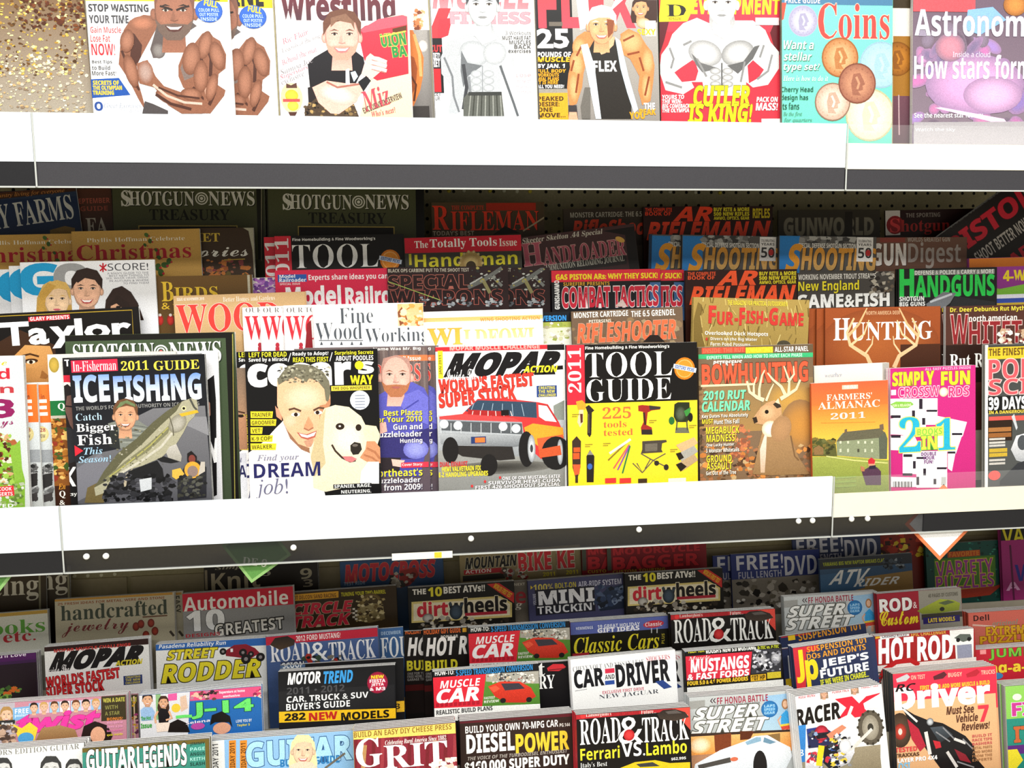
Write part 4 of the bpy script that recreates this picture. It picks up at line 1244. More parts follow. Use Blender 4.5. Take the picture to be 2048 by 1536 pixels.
@M('B', (1142, 623), (1365, 613), '5c4838', 'brown rifle magazine with slanted orange letters, second row', o=0, n=1, s='brown orange-lettered rifle magazine')
def _(A):
    A.R(1135, 605, 1372, 950, '6a5442', '8a7458')
    A.N(1145, 640, 1365, 690, 80, ['8a7050', '74583c', 'a08a68', '5c4834'], (4, 10), 6)
    A.T('B', 'MONSTER CARTRIDGE', 1148, 623, 1256, 634, 'f0ece4')
    A.T('B', 'THE 6.5 GRENDEL', 1262, 620, 1351, 632, 'f0ece4')
    A.T('B', 'PETERSENS', 1178, 639, 1222, 645, 'e0d8c8')
    A.T('K/', 'RIFLESHOOTER', 1154, 643, 1353, 682, 'ec6c44', ol='c8a890', ow=.6, sk=.2)
    A.P([(1286, 684), (1300, 670), (1316, 670), (1330, 684)], '241c18')
@M('B', (1387, 594), (1619, 600), 'a08848', 'grass-coloured hunting magazine with wavy red hand-drawn title', o=3, n=1, s='grass-coloured hunting magazine')
def _(A):
    A.R(1380, 585, 1625, 950, 'a88e4c', '8c7038')
    A.P([(1387, 640), (1387, 700), (1410, 700), (1402, 640), (1404, 610), (1396, 604)], '7a6430')
    rd = random.Random(4)
    for i in range(60):
        x, y = rd.uniform(1400, 1620), rd.uniform(600, 700)
        A.L([(x, y), (x + rd.uniform(-8, 8), y - rd.uniform(10, 24))], 1.6, rd.choice(['c8b068', '6a5424', 'd8c480', '86703a']))
    A.T('B', 'THE MAGAZINE FOR PRACTICAL OUTDOORSMEN', 1455, 602, 1575, 611, 'e0d040')
    for s, a, b, y in (('F', 1417, 1432, 612), ('UR', 1434, 1467, 624), ('-F', 1469, 1490, 616), ('ISH', 1492, 1526, 622), ('-G', 1528, 1556, 616), ('AME', 1558, 1607, 626)):
        A.T('K', s, a, y, b, y + (34 if 'U' not in s and 'I' not in s and 'A' not in s else 25), 'c83830')
    A.T('B', 'Overlooked Duck Hotspots', 1410, 663, 1536, 673, 'f4f0e4')
    A.T('B', 'Divers on the Big Water', 1421, 675, 1514, 683, 'ece8dc')
    A.T('B', 'Farm Pond Possums', 1421, 685, 1500, 692, 'ece8dc')
    A.E(1413, 678, 2, 3, 'c83830')
    A.E(1567, 690, 14, 9, '4a4434')
def hunting(A, dx):
    A.R(1640 + dx, 605, 1890 + dx, 950, '9a4c24', '7a3c1c')
    A.E(1760 + dx, 690, 120, 70, 'a85c2c', '8a4421', n=28)
    A.R(1800 + dx, 690, 1890 + dx, 760, '4a2818', '3a2014')
    A.T('B', 'NORTH AMERICA DEER', 1732 + dx, 622, 1800 + dx, 629, 'd0a880')
    A.T('S', 'H', 1667 + dx, 638, 1699 + dx, 679, 'fcf8f0')
    A.T('S', 'UNTING', 1702 + dx, 644, 1865 + dx, 679, 'fcf8f0')
    for e, x in ((1, 1694), (-1, 1838)):
        A.L([(x + e * 50 + dx, 735), (x + e * 40 + dx, 712), (x + e * 6 + dx, 690), (x + dx, 665), (x + e * 14 + dx, 636)], 9, 'e8c090', taper=.4)
        A.L([(x + e * 2 + dx, 672), (x + e * 24 + dx, 648), (x + e * 40 + dx, 616)], 6, 'e0b480', taper=.4)
        A.L([(x + e * 8 + dx, 690), (x + e * 34 + dx, 668), (x + e * 44 + dx, 640)], 5, 'ecc898', taper=.4)
        A.L([(x + e * 36 + dx, 708), (x + e * 50 + dx, 688), (x + e * 52 + dx, 672)], 4, 'ecc898', taper=.4)
@M('B', (1617, 617), (1848, 614), '7a3c20', 'brown antler magazine, leftmost of three alike in the second row', o=-5.5)
def _(A):
    hunting(A, -33)
@M('B', (1633, 617), (1864, 614), '7a3c20', 'brown antler magazine, middle of three alike in the second row', o=0)
def _(A):
    hunting(A, -17)
@M('B', (1650, 616), (1881, 612), '7a3c20', 'brown antler magazine with white serif title, rightmost of three alike', o=5.5)
def _(A):
    hunting(A, 0)
def whitetail(A, dx):
    A.R(1885 + dx, 600, 2130 + dx, 950, '4a2c24', '64382c')
    A.T('B', 'Dr. Deer Debunks Rut Myths Again', 1901 + dx, 613, 2090 + dx, 624, 'e0d040')
    A.T('B', 'north american', 1938 + dx, 630, 2034 + dx, 641, 'f0e8e0')
    A.T('B', 'W', 1901 + dx, 632, 1936 + dx, 685, '8c2428', ol='e0c8c0', ow=1.2)
    A.T('B', 'HITETAIL', 1938 + dx, 643, 2106 + dx, 684, '8c2428', ol='e0c8c0', ow=1.2)
    A.R(1890 + dx, 690, 2110 + dx, 760, '2c1a14')
    A.T('S', 'Rut Rules', 1900 + dx, 708, 2010 + dx, 734, 'fafaf4')
    A.N(2000 + dx, 660, 2060 + dx, 690, 30, ['e8d8c8', 'c8a888', 'f4ece0', '8a5c44'], (3, 8), 4)
@M('B', (1874, 616), (2104, 611), '4a2c24', 'dark red deer magazine, the left one of a pair in the second row', o=-1)
def _(A):
    whitetail(A, -16)
@M('B', (1891, 613), (2121, 607), '4a2c24', 'dark red deer magazine with white-edged title, the right one of a pair', o=10, n=1, spine='b0aca8', s='right dark red deer magazine')
def _(A):
    whitetail(A, 0)

# ------------------------------------------------------------------ middle shelf, front row
@M('A', (-222, 716), (46, 711), 'dcdcd6', 'recipe magazine with a pink cake title and green salad, front row far left', o=4, n=1, gloss=True, spine='c8c8c8', s='recipe magazine')
def _(A):
    A.R(-230, 700, 60, 1100, 'd0d8dc', 'c8ccc8')
    A.T('C', 'Make', -60, 716, 14, 732, 'c8c030')
    A.T('B', 'food', -86, 736, 20, 760, 'c82838')
    A.T('B', 'fun', -60, 768, 28, 788, 'b83840')
    A.R(-40, 786, 38, 800, 'e8e8e4')
    A.T('H', '3', -16, 796, 30, 838, '8a1c58')
    A.T('C', 'Holidays', -90, 836, 28, 858, '8a1c58')
    A.P([(-230, 870), (0, 865), (30, 880), (50, 960), (50, 1040), (-230, 1040)], '8ab838', '74a030')
    A.N(-60, 868, 34, 970, 160, ['7a3a20', '4a2014', 'a85c38', '9ac04c', 'c8a070', '54742c', 'e0d8c0'], (3, 9), 6)
    A.P([(20, 900), (40, 880), (46, 960), (30, 965)], '84b03c')
    A.N(-60, 960, 46, 1010, 120, ['5c7a34', '44582c', '8ca45c', 'b0b8a0', 'd0d4cc'], (3, 8), 8)
    A.R(-24, 972, 29, 994, 'd82c34', rot=-.05)
    A.T('B', 'NO COOK', -20, 974, 24, 982, 'f4e8e8')
    A.T('B', 'DESSERTS', -20, 984, 26, 992, 'f4e8e8')
    A.T('B', 'TESTED', -40, 1008, 28, 1016, 'f0f0ec')
def crochet(A, x):
    A.R(x - 4, 755, x + 230, 1100, 'd8e0e4', 'a8a8a4')
    A.R(x - 4, 763, x + 230, 845, 'f07830', 'ec6c28')
    A.T('H', 'SIMPLE', x - 190, 800, x + 16, 836, 'f8f0e8')
    A.T('B', 'in', x + 2, 788, x + 9, 798, '7a3820')
    A.E(x + 2, 868, 16, 17, 'e8dca8', 'd0c080')
    A.T('B', '28', x, 856, x + 11, 864, 'a03040')
    A.T('B', 'NEW', x - 4, 868, x + 11, 876, '6a5a48')
    A.P([(x - 4, 900), (x + 230, 892), (x + 230, 920), (x - 4, 925)], '94989c')
    A.N(x - 4, 930, x + 24, 1000, 70, ['a8a8a8', '5c5c5c', '7c7c7c', '2c2c2c', 'd0d0d0'], (3, 8), 4)
    A.P([(x - 4, 952), (x + 25, 945), (x + 25, 970), (x - 4, 982)], '2c2a2a')
    A.P([(x - 4, 994), (x + 25, 984), (x + 25, 1000), (x - 4, 1008)], '3c3838')
@M('A', (-178, 772), (74, 766), 'd8dcd8', 'orange-banded craft magazine, the left strip of two, front row left', o=-7, spine='e4e4e0')
def _(A):
    crochet(A, 50)
@M('A', (-152, 771), (102, 764), 'd8dcd8', 'orange-banded craft magazine, the right strip of two, front row left', o=-12.5, spine='e4e4e0')
def _(A):
    crochet(A, 80)
@M('A', (94, 709), (352, 702), 'b8b0a0', 'quilting magazine strip of green and rusty brown left of the fishing guide', o=-6.5, spine='e4e4e0', n=0)
def _(A):
    A.R(88, 700, 360, 760, 'd8d8d0', 'e8e8e4')
    A.E(108, 730, 10, 16, 'c8a848', 'a08838')
    A.R(88, 755, 360, 800, 'e4ecec')
    A.R(88, 797, 360, 828, '1c6c38')
    A.T('S', 'Quilt', 116, 805, 160, 822, 'f0f4e8')
    A.R(88, 828, 360, 1020, '7a4418', '8c5420')
    A.N(100, 840, 135, 960, 90, ['a86a24', '5c2c10', 'c89048', '3c5420', '8c3020', 'e0b868'], (3, 9), 8)
    A.R(100, 965, 360, 1020, '3a1c0c', '2c140a')
    A.T('J', 'En', 117, 967, 131, 979, 'd8902c')
    A.T('S', 'Q', 119, 981, 131, 997, 'f0ece4')
    A.T('S', '&', 119, 1000, 130, 1010, 'f0ece4')
def manface(A, dx):
    A.R(110 + dx, 715, 420 + dx, 1020, '141214')
    A.R(112 + dx, 718, 420 + dx, 740, '181414')
    A.T('B', 'T', 129 + dx, 719, 140 + dx, 733, 'f4f4f4')
    A.R(126 + dx, 750, 150 + dx, 766, 'd0283c')
    A.E(133 + dx, 772, 16, 8, 'f0e8e0')
    A.P([(122 + dx, 775), (135 + dx, 768), (160 + dx, 790), (160 + dx, 1000), (128 + dx, 900)], '201a1a')
    A.P([(134 + dx, 792), (150 + dx, 788), (160 + dx, 880), (140 + dx, 850), (130 + dx, 820)], '6a4c44')
    A.L([(130 + dx, 812), (150 + dx, 814)], 3, '1c1414')
    A.P([(124 + dx, 850), (150 + dx, 860), (160 + dx, 920), (130 + dx, 930)], '28282c')
    A.T('H/', 'K', 129 + dx, 933, 154 + dx, 974, 'f4f4f4')
    A.T('B', 'atsy', 131 + dx, 985, 154 + dx, 994, 'f0f0ec')
@M('A', (124, 716), (404, 707), '1c1a1c', 'black magazine strip with a shadowed face and white K, left of the fishing guide', o=0, n=0, spine='2a2628')
def _(A):
    manface(A, 0)
@M('A', (149, 705), (436, 701), 'e4e4e4', 'black and white magazine edge with slanted N, right of the fishing guide', o=-1 - 11)
def _(A):
    A.R(400, 695, 440, 1020, 'e8e8ec', 'd8d8dc')
    A.P([(408, 765), (428, 750), (432, 800), (434, 990), (414, 1000), (412, 860)], '141214')
    A.P([(414, 800), (420, 806), (421, 830), (416, 838)], 'b88878')
    A.P([(414, 880), (420, 878), (428, 900), (430, 876), (434, 876), (434, 924), (428, 926), (422, 900), (422, 922), (417, 922)], 'f8f8f8')
@M('A', (129, 671), (469, 664), '3e4a30', 'big dark green shotgun tabloid standing behind the ice fishing guide', o=-18.5, n=1, s='big green shotgun tabloid', spine='c0c0b8')
def _(A):
    A.R(120, 655, 475, 1050, '14120e')
    A.R(131, 671, 461, 1050, '44543a', '3c4a34')
    A.L([(465, 668), (470, 1010)], 1.6, 'b0a850')
    A.T('S', 'SHOTGUN', 147, 686, 308, 728, 'f4f6f4', sh=(2, 2, '20281c'))
    A.T('S', 'NEWS', 338, 682, 443, 726, 'f4f6f4', sh=(2, 2, '20281c'))
    for r, c in ((14, 'f4f6f4'), (11, '44543a'), (8.5, 'f4f6f4'), (6, '44543a'), (3.5, 'c8585c')):
        A.E(322, 703, r, r, c)
@M('A', (137, 718), (409, 708), '16161a', 'ice fishing guide with a smiling angler holding a big silver fish', o=6, n=1, gloss=True, spine='606468', s='ice fishing guide')
def _(A):
    z = lambda *c: Z(0, 680, *c)
    A.R(120, 700, 440, 1060, '14151a', '24262c')
    A.P(z(1000, 560, 1120, 500, 1500, 480, 1560, 1200, 570, 1200, 560, 900, 700, 830, 850, 800), '747478', '505056')
    A.P(z(1200, 560, 1510, 560, 1530, 700, 1400, 640), '88888c')
    A.P(z(560, 940, 730, 830, 800, 900, 740, 1090, 570, 1180), '74747c')
    A.R(143, 719, 235, 744, 'd02c48', rot=-.005)
    A.T('L', 'In-Fisherman', 146, 721, 232, 742, 'f4f0f0')
    A.T('S', '2011', 242, 721, 297, 741, 'ecd84c')
    A.T('S', 'GUIDE', 307, 720, 399, 740, 'ecd84c')
    A.T('K', 'ICE', 147, 748, 219, 806, '7ca0dc', 'f4f8fc')
    A.T('K', 'FISHING', 227, 747, 404, 804, '6c94d8', 'f4f8fc')
    A.T('B', "THE WORLD'S FOREMOST AUTHORITY ON ICE FISHING", 152, 808, 400, 816, '8a8a88')
    A.P(z(790, 610, 860, 590, 1000, 580, 1090, 640, 1000, 760, 900, 800, 820, 760), '7c8078')
    for i in range(8):
        A.L(z(900, 610 + i * 20, 1080 - i * 8, 640 + i * 16), 1.2, ('4c504c', 'a8aca0')[i % 2])
    A.P(z(800, 640, 860, 620, 880, 800, 800, 780), '2a2c2a')
    A.face(251, 832, 62, 'd8a07c', '6a4830', lip='8c4c3c')
    A.P(z(850, 500, 880, 455, 930, 440, 990, 470, 990, 490, 920, 462, 880, 490), '6c7c54')
    A.T('L', 'Catch', 152, 826, 204, 841, 'b8d4e8')
    A.T('S', 'Bigger', 153, 846, 232, 867, 'fafafa')
    A.T('S', 'Fish', 155, 868, 224, 890, 'fafafa')
    A.P(z(545, 770, 610, 810, 550, 850), 'd82838')
    A.T('J', 'This', 168, 894, 205, 909, 'a0c4dc')
    A.T('J', 'Season!', 157, 911, 222, 925, 'a0c4dc')
    # fish
    A.P(z(620, 1190, 640, 1080, 720, 1040, 800, 1040, 760, 1190), '6a5c38')
    A.P(z(690, 1080, 760, 960, 860, 830, 1000, 720, 1120, 600, 1220, 520, 1330, 450, 1400, 425, 1440, 440, 1450, 500, 1420, 560, 1380, 600, 1340, 680, 1290, 760, 1180, 860, 1040, 920, 900, 960, 800, 1040, 760, 1120, 700, 1140), 'a8a48a')
    A.P(z(690, 1080, 760, 960, 860, 830, 1000, 720, 1120, 600, 1220, 520, 1330, 450, 1290, 520, 1180, 620, 1040, 760, 900, 880, 780, 1030), '5c5a42')
    A.P(z(760, 1020, 900, 900, 1060, 780, 1200, 660, 1260, 600, 1230, 680, 1090, 810, 920, 920, 790, 1040), '7c7a5c')
    A.L(z(800, 1000, 950, 890, 1100, 770, 1230, 640), 2.5, 'a8a45c')
    A.L(z(860, 990, 1040, 880, 1180, 780, 1260, 680), 5, 'c4c0b0')
    A.N(225, 850, 330, 940, 60, ['74705a', '98947a', 'b4b09c', '5c5a46'], (1, 3), 5)
    A.E(*z(1300, 610)[0], 16, 22, 'b4b0a4', '84806e', rot=.7)
    A.L(z(1240, 560, 1265, 640, 1270, 700), 2, '5c5848')
    A.E(*z(1345, 500)[0], 5, 5, 'e0d8a0', n=10)
    A.E(*z(1345, 500)[0], 3, 3, '1c1810', n=8)
    A.P(z(1310, 540, 1440, 510, 1455, 530, 1330, 560), 'd8ac30')
    A.L(z(1390, 430, 1420, 490, 1440, 510), 4, '4c4c44')
    A.P(z(1240, 780, 1290, 760, 1330, 850, 1325, 890, 1230, 860, 1215, 820), 'c0bcb4', 'a09c90')
    A.P(z(1150, 870, 1200, 850, 1310, 890, 1250, 900, 1180, 890), '1c1c1e')
    A.P(z(830, 1060, 900, 1000, 970, 940, 960, 1000, 910, 1090), 'b4a890')
    A.P(z(940, 960, 1150, 880, 1190, 940, 1200, 1010, 1060, 1000, 920, 1090), '1a1a1c')
    A.N(210, 950, 345, 1000, 160, ['1a1a1c', '2c2c30', '101012', '44444a'], (4, 10), 7)
    A.P(z(1020, 1020, 1110, 1005, 1110, 1090, 1030, 1110), 'c8ccd0')
    A.P(z(1370, 830, 1400, 810, 1440, 850, 1440, 900, 1370, 890), '1c1818')
    A.E(*z(1405, 870)[0], 7, 9, '7c3c34')
    A.P(z(1300, 1020, 1360, 910, 1450, 880, 1510, 930, 1510, 1150, 1300, 1170), '24242a')
    A.E(*z(1410, 950)[0], 17, 18, 'd8a038')
    A.E(*z(1410, 960)[0], 11, 12, '8c7870')
    A.P(z(1260, 950, 1320, 935, 1350, 980, 1290, 1020, 1260, 1000), 'd8b048')
    A.N(358, 950, 412, 995, 70, ['3c3c34', '1c1c1c', '54544c', '2c2c2a'], (3, 7), 9)
    A.P(z(1470, 890, 1500, 890, 1500, 960, 1450, 990), 'c0b8ac')
def cesar(A, dx=0):
    z = lambda *c: [(x + dx, y) for x, y in Z(460, 680, *c)]
    A.R(480 + dx, 690, 770 + dx, 1060, '100f10')
    for i, (s, y, x0, x1, c) in enumerate((('LEFT FOR DEAD', 709, 498, 573, 'e8e030'), ('Saved by a Miracle', 720, 498, 574, 'f4f4f0'), ('Ready to Adopt?', 708, 585, 657, 'f4f4f0'), ('READ THIS FIRST', 719, 586, 657, 'e8e030'), ('Surprising Secrets', 706, 669, 747, 'e8e030'), ('ABOUT POODLES', 716, 671, 747, 'f4f4f0'))):
        A.T('B', s, x0 + dx, y - 5, x1 + dx, y + 5, c)
    A.L(z(425, 160, 445, 95), 1.5, 'f0f0f0')
    A.L(z(730, 155, 748, 90), 1.5, 'f0f0f0')
    A.T('K', 'cesar', 497 + dx, 726, 702 + dx, 772, 'fcfcfc', ol='fcfcfc', ow=1.2)
    A.T('K', 's', 716 + dx, 722, 748 + dx, 748, 'fcfcfc')
    A.E(*z(945, 185)[0], 9, 9, 'ecd828')
    A.T('K', 'WAY', 700 + dx, 750, 747 + dx, 769, 'ecd828')
    A.R(662 + dx, 771, 744 + dx, 781, 'e8d048')
    A.T('B', 'THE DOG WHISPERER', 665 + dx, 773, 741 + dx, 779, '4a4414')
    A.E(*z(950, 440)[0], 20, 20, 'f4f4f8', 'd8dce4')
    for i in range(5):
        A.R(710 + dx, 790 + i * 6, 730 + dx, 792 + i * 6, '8c94a4')
    # shirt, man, puppy
    A.P(z(130, 830, 250, 740, 330, 650, 390, 590, 560, 700, 640, 900, 700, 1150, 130, 1170), 'f4ece8', 'faf6f4')
    A.P(z(380, 590, 430, 720, 560, 830, 540, 780, 420, 640), 'dcd0cc')
    sk = 'f0b890'
    A.P(z(345, 500, 330, 480, 340, 560, 380, 590, 375, 500), 'e09878')
    A.P(z(345, 300, 420, 230, 640, 230, 730, 320, 735, 460, 700, 480, 660, 560, 640, 640, 625, 740, 580, 790, 500, 760, 420, 660, 380, 560, 345, 480), sk)
    A.E(*z(540, 420)[0], 44, 30, 'f8d4b4', sk)
    A.E(*z(440, 590)[0], 14, 14, 'f4c8a8', sk)
    A.P(z(390, 600, 420, 660, 500, 760, 580, 790, 600, 800, 590, 830, 520, 800, 440, 720), '9a6c50')
    A.P(z(355, 330, 345, 290, 380, 240, 420, 190, 500, 175, 600, 185, 680, 230, 725, 300, 735, 380, 720, 460, 700, 440, 690, 360, 640, 300, 580, 280, 560, 310, 480, 270, 420, 290), '74705c')
    A.N(560 + dx, 732, 660 + dx, 765, 120, ['9a9680', 'b8b49c', '5c5848', '84806c', '48443a'], (1.5, 4), 6)
    A.P(z(655, 480, 700, 470, 735, 420, 735, 470, 690, 560, 655, 600), 'c08460')
    A.L(z(430, 510, 470, 500, 520, 520), 4, '5a4030')
    A.L(z(610, 515, 650, 495, 690, 500), 4, '5a4030')
    A.E(*z(480, 545)[0], 9, 4, 'f4ece4')
    A.E(*z(482, 545)[0], 4, 4, '2c1c14')
    A.E(*z(645, 530)[0], 8, 4, 'f4ece4')
    A.E(*z(640, 530)[0], 4, 4, '2c1c14')
    A.P(z(575, 560, 610, 620, 600, 650, 550, 650, 540, 635), 'd89870')
    A.L(z(540, 645, 575, 660, 610, 640), 3, 'a86c50')
    A.P(z(490, 675, 560, 690, 640, 660, 625, 710, 570, 730, 520, 715), 'b86050')
    A.P(z(505, 682, 565, 697, 630, 670, 615, 700, 565, 715, 525, 705), 'fcf8f4')
    A.P(z(540, 740, 610, 720, 600, 780, 560, 780), 'c89478')
    fur, sh = 'ecdfc0', 'cdb98e'
    A.P(z(640, 640, 660, 560, 690, 500, 770, 475, 870, 490, 960, 560, 990, 620, 1060, 640, 1100, 700, 1080, 760, 1060, 880, 1000, 960, 940, 1060, 700, 1110, 610, 1080, 600, 900, 580, 800, 630, 720), fur)
    A.P(z(640, 640, 660, 560, 700, 500, 690, 600, 680, 760, 700, 900, 620, 1000, 590, 860), sh)
    A.P(z(990, 620, 1070, 630, 1100, 700, 1060, 760, 990, 720, 975, 660), 'f0e0b8')
    A.E(*z(860, 720)[0], 34, 36, 'f6ecd8', fur)
    A.E(*z(805, 632)[0], 9, 7, '2c2018')
    A.E(*z(803, 630)[0], 2.5, 2, 'e8e0d8', n=8)
    A.E(*z(940, 640)[0], 6, 7, '2c2018')
    A.P(z(880, 770, 910, 745, 955, 755, 965, 800, 940, 835, 900, 840, 882, 810), '2a241e')
    A.E(*z(915, 770)[0], 6, 3, '6c645c', n=8)
    A.L(z(745, 765, 770, 810, 820, 860, 880, 890, 920, 880), 4, '3c2c24')
    A.P(z(820, 850, 890, 850, 930, 870, 890, 895, 850, 885), 'd07878')
    A.P(z(1000, 740, 1060, 740, 1100, 790, 1130, 850, 1100, 900, 1000, 890, 950, 860, 990, 800), 'd09068')
    A.L(z(1000, 790, 1060, 820, 1100, 870), 5, 'b47450')
    A.L(z(980, 840, 1040, 860, 1080, 890), 4, 'b47450')
    A.P(z(960, 960, 1010, 890, 1090, 890, 1090, 1050, 950, 1050), 'faf6f2')
    for i, (s, y, l) in enumerate((('TRAINER!', 548, 165), ('GROOMER!', 605, 190), ('VET!', 664, 90), ('K-9 COP!', 722, 165), ('WALKER...', 782, 190))):
        A.P(z(150, y - 26, 150 + l, y - 26, 145 + l, y + 22, 152, y + 22), 'e8d430')
        A.T('B', s, 460 + 160 / 3.657 + dx, 680 + (y - 16) / 3.657, 460 + (140 + l) / 3.657 + dx, 680 + (y + 14) / 3.657, '4c4818')
    A.T('J', 'Find your', 514 + dx, 908, 598 + dx, 924, '8c8ca0')
    A.T('B', 'DREAM', 508 + dx, 925, 641 + dx, 954, '24245c')
    A.T('I', 'job!', 512 + dx, 956, 576 + dx, 998, '6c6c88')
    A.R(666 + dx, 967, 744 + dx, 976, '1c1c20')
    A.R(680 + dx, 978, 744 + dx, 988, '1c1c20')
    A.T('B', 'SPANIEL RAGE,', 668 + dx, 968, 743 + dx, 976, 'f4f4f0')
    A.T('B', 'NEUTERING,', 682 + dx, 979, 743 + dx, 987, 'f4f4f0')
@M('A', (472, 704), (736, 699), '1a1816', 'dog trainer magazine strip peeking out left of its twin in front', o=0, spine='e8e8e4')
def _(A):
    cesar(A, -20)
    A.R(468, 735, 494, 830, '7a6858', 'a07c60')
    A.R(468, 830, 494, 900, 'b08060', '9c7054')
    A.L([(472, 822), (490, 826)], 3, '3c2418')
    A.E(482, 832, 6, 3, '1c120c')
    A.R(468, 905, 494, 1000, 'c0c0c8', 'dcdce0')
    A.T('B', 'A', 477, 930, 493, 955, '20204c')
    A.T('J', 'u', 476, 915, 484, 925, '6c6c80')
@M('A', (489, 703), (755, 697), '141214', 'dog magazine with a grinning grey-haired man hugging a white puppy', o=5.5, n=0, gloss=True, spine='1c1a1c')
def _(A):
    cesar(A)
def northeast(A, dx):
    z = lambda *c: [(x + dx, y) for x, y in Z(460, 680, *c)]
    A.R(590 + dx, 690, 860 + dx, 1060, '6c5c58', '584c58')
    for i in range(10):
        A.L([(757 + i * 10 + dx, 695), (760 + i * 10 + dx, 790)], 4, ('5c5050', '7a6c68')[i % 2])
    A.T('B', 'Name Was Mr. Big', 746 + dx, 694, 842 + dx, 702, 'f0ece8')
    A.R(790 + dx, 710, 856 + dx, 722, 'e07848')
    A.T('B', 'Fall Issue', 794 + dx, 712, 842 + dx, 721, 'fce8e0')
    A.T('S', 'OUTDOORS', 690 + dx, 728, 842 + dx, 764, 'd84840', ol='f0c0b0', ow=.8)
    A.P(z(1090, 400, 1160, 360, 1300, 290, 1420, 350, 1460, 430, 1460, 700, 1390, 1000, 1090, 1000), '5c5cb8', '4a48a0')
    A.face(792 + dx, 752, 84, 'ecb4a4', 'e4b0a4', lip='a86058', smile=0, beard='b0704c', bald=1, brow='8c5c44')
    A.P(z(1280, 400, 1380, 360, 1450, 420, 1450, 620, 1300, 560, 1250, 480), '6c6cc8')
    A.L(z(1260, 520, 1380, 440), 3, '44449c')
    A.P(z(1090, 690, 1300, 690, 1460, 640, 1460, 780, 1340, 870, 1090, 860), '34306c')
    A.E(*z(1360, 800)[0], 26, 20, '9ca0e4', '6c6cc0')
    A.P(z(1090, 600, 1140, 600, 1150, 670, 1090, 690), 'ecb4a4')
    A.P(z(1090, 860, 1250, 860, 1240, 960, 1090, 960), '2c2428')
    A.P(z(1180, 870, 1280, 880, 1250, 930, 1190, 920), 'ecc0b0')
    for i, (s, y, x0, c) in enumerate((('Best Places', 825, 767, 'f0e43c'), ('for Your 2010', 838, 748, 'f0e43c'), ('Gun and', 853, 786, 'f8f4f4'), ('Muzzleloader', 868, 744, 'f8f4f4'), ('Hunting', 882, 800, 'f8f4f4'))):
        A.T('B', s, x0 + dx, y - 6, 845 + dx, y + 6, c, sh=(1, 1, '28204c'))
    A.R(802 + dx, 924, 858 + dx, 935, 'd8384c')
    A.T('B', 'Cover Story:', 804 + dx, 926, 846 + dx, 933, 'fce8e8')
    A.T('B', "Northeast's", 742 + dx, 937, 846 + dx, 953, 'f0e43c', sh=(1, 1, '28204c'))
    A.T('B', 'Muzzleloader', 744 + dx, 955, 842 + dx, 966, 'f8f4f4', sh=(1, 1, '28204c'))
    A.T('B', 'bucks from 2009!', 720 + dx, 968, 846 + dx, 981, 'f8f4f4', sh=(1, 1, '28204c'))
@M('A', (608, 696), (877, 691), '584c58', 'blue-shirted bald man magazine strip, partly behind its twin, front row', o=-10)
def _(A):
    northeast(A, 20)
@M('A', (588, 698), (855, 693), '584c58', 'hunting magazine with a bald bearded man in a blue shirt', o=-4.5, n=0)
def _(A):
    northeast(A, 0)
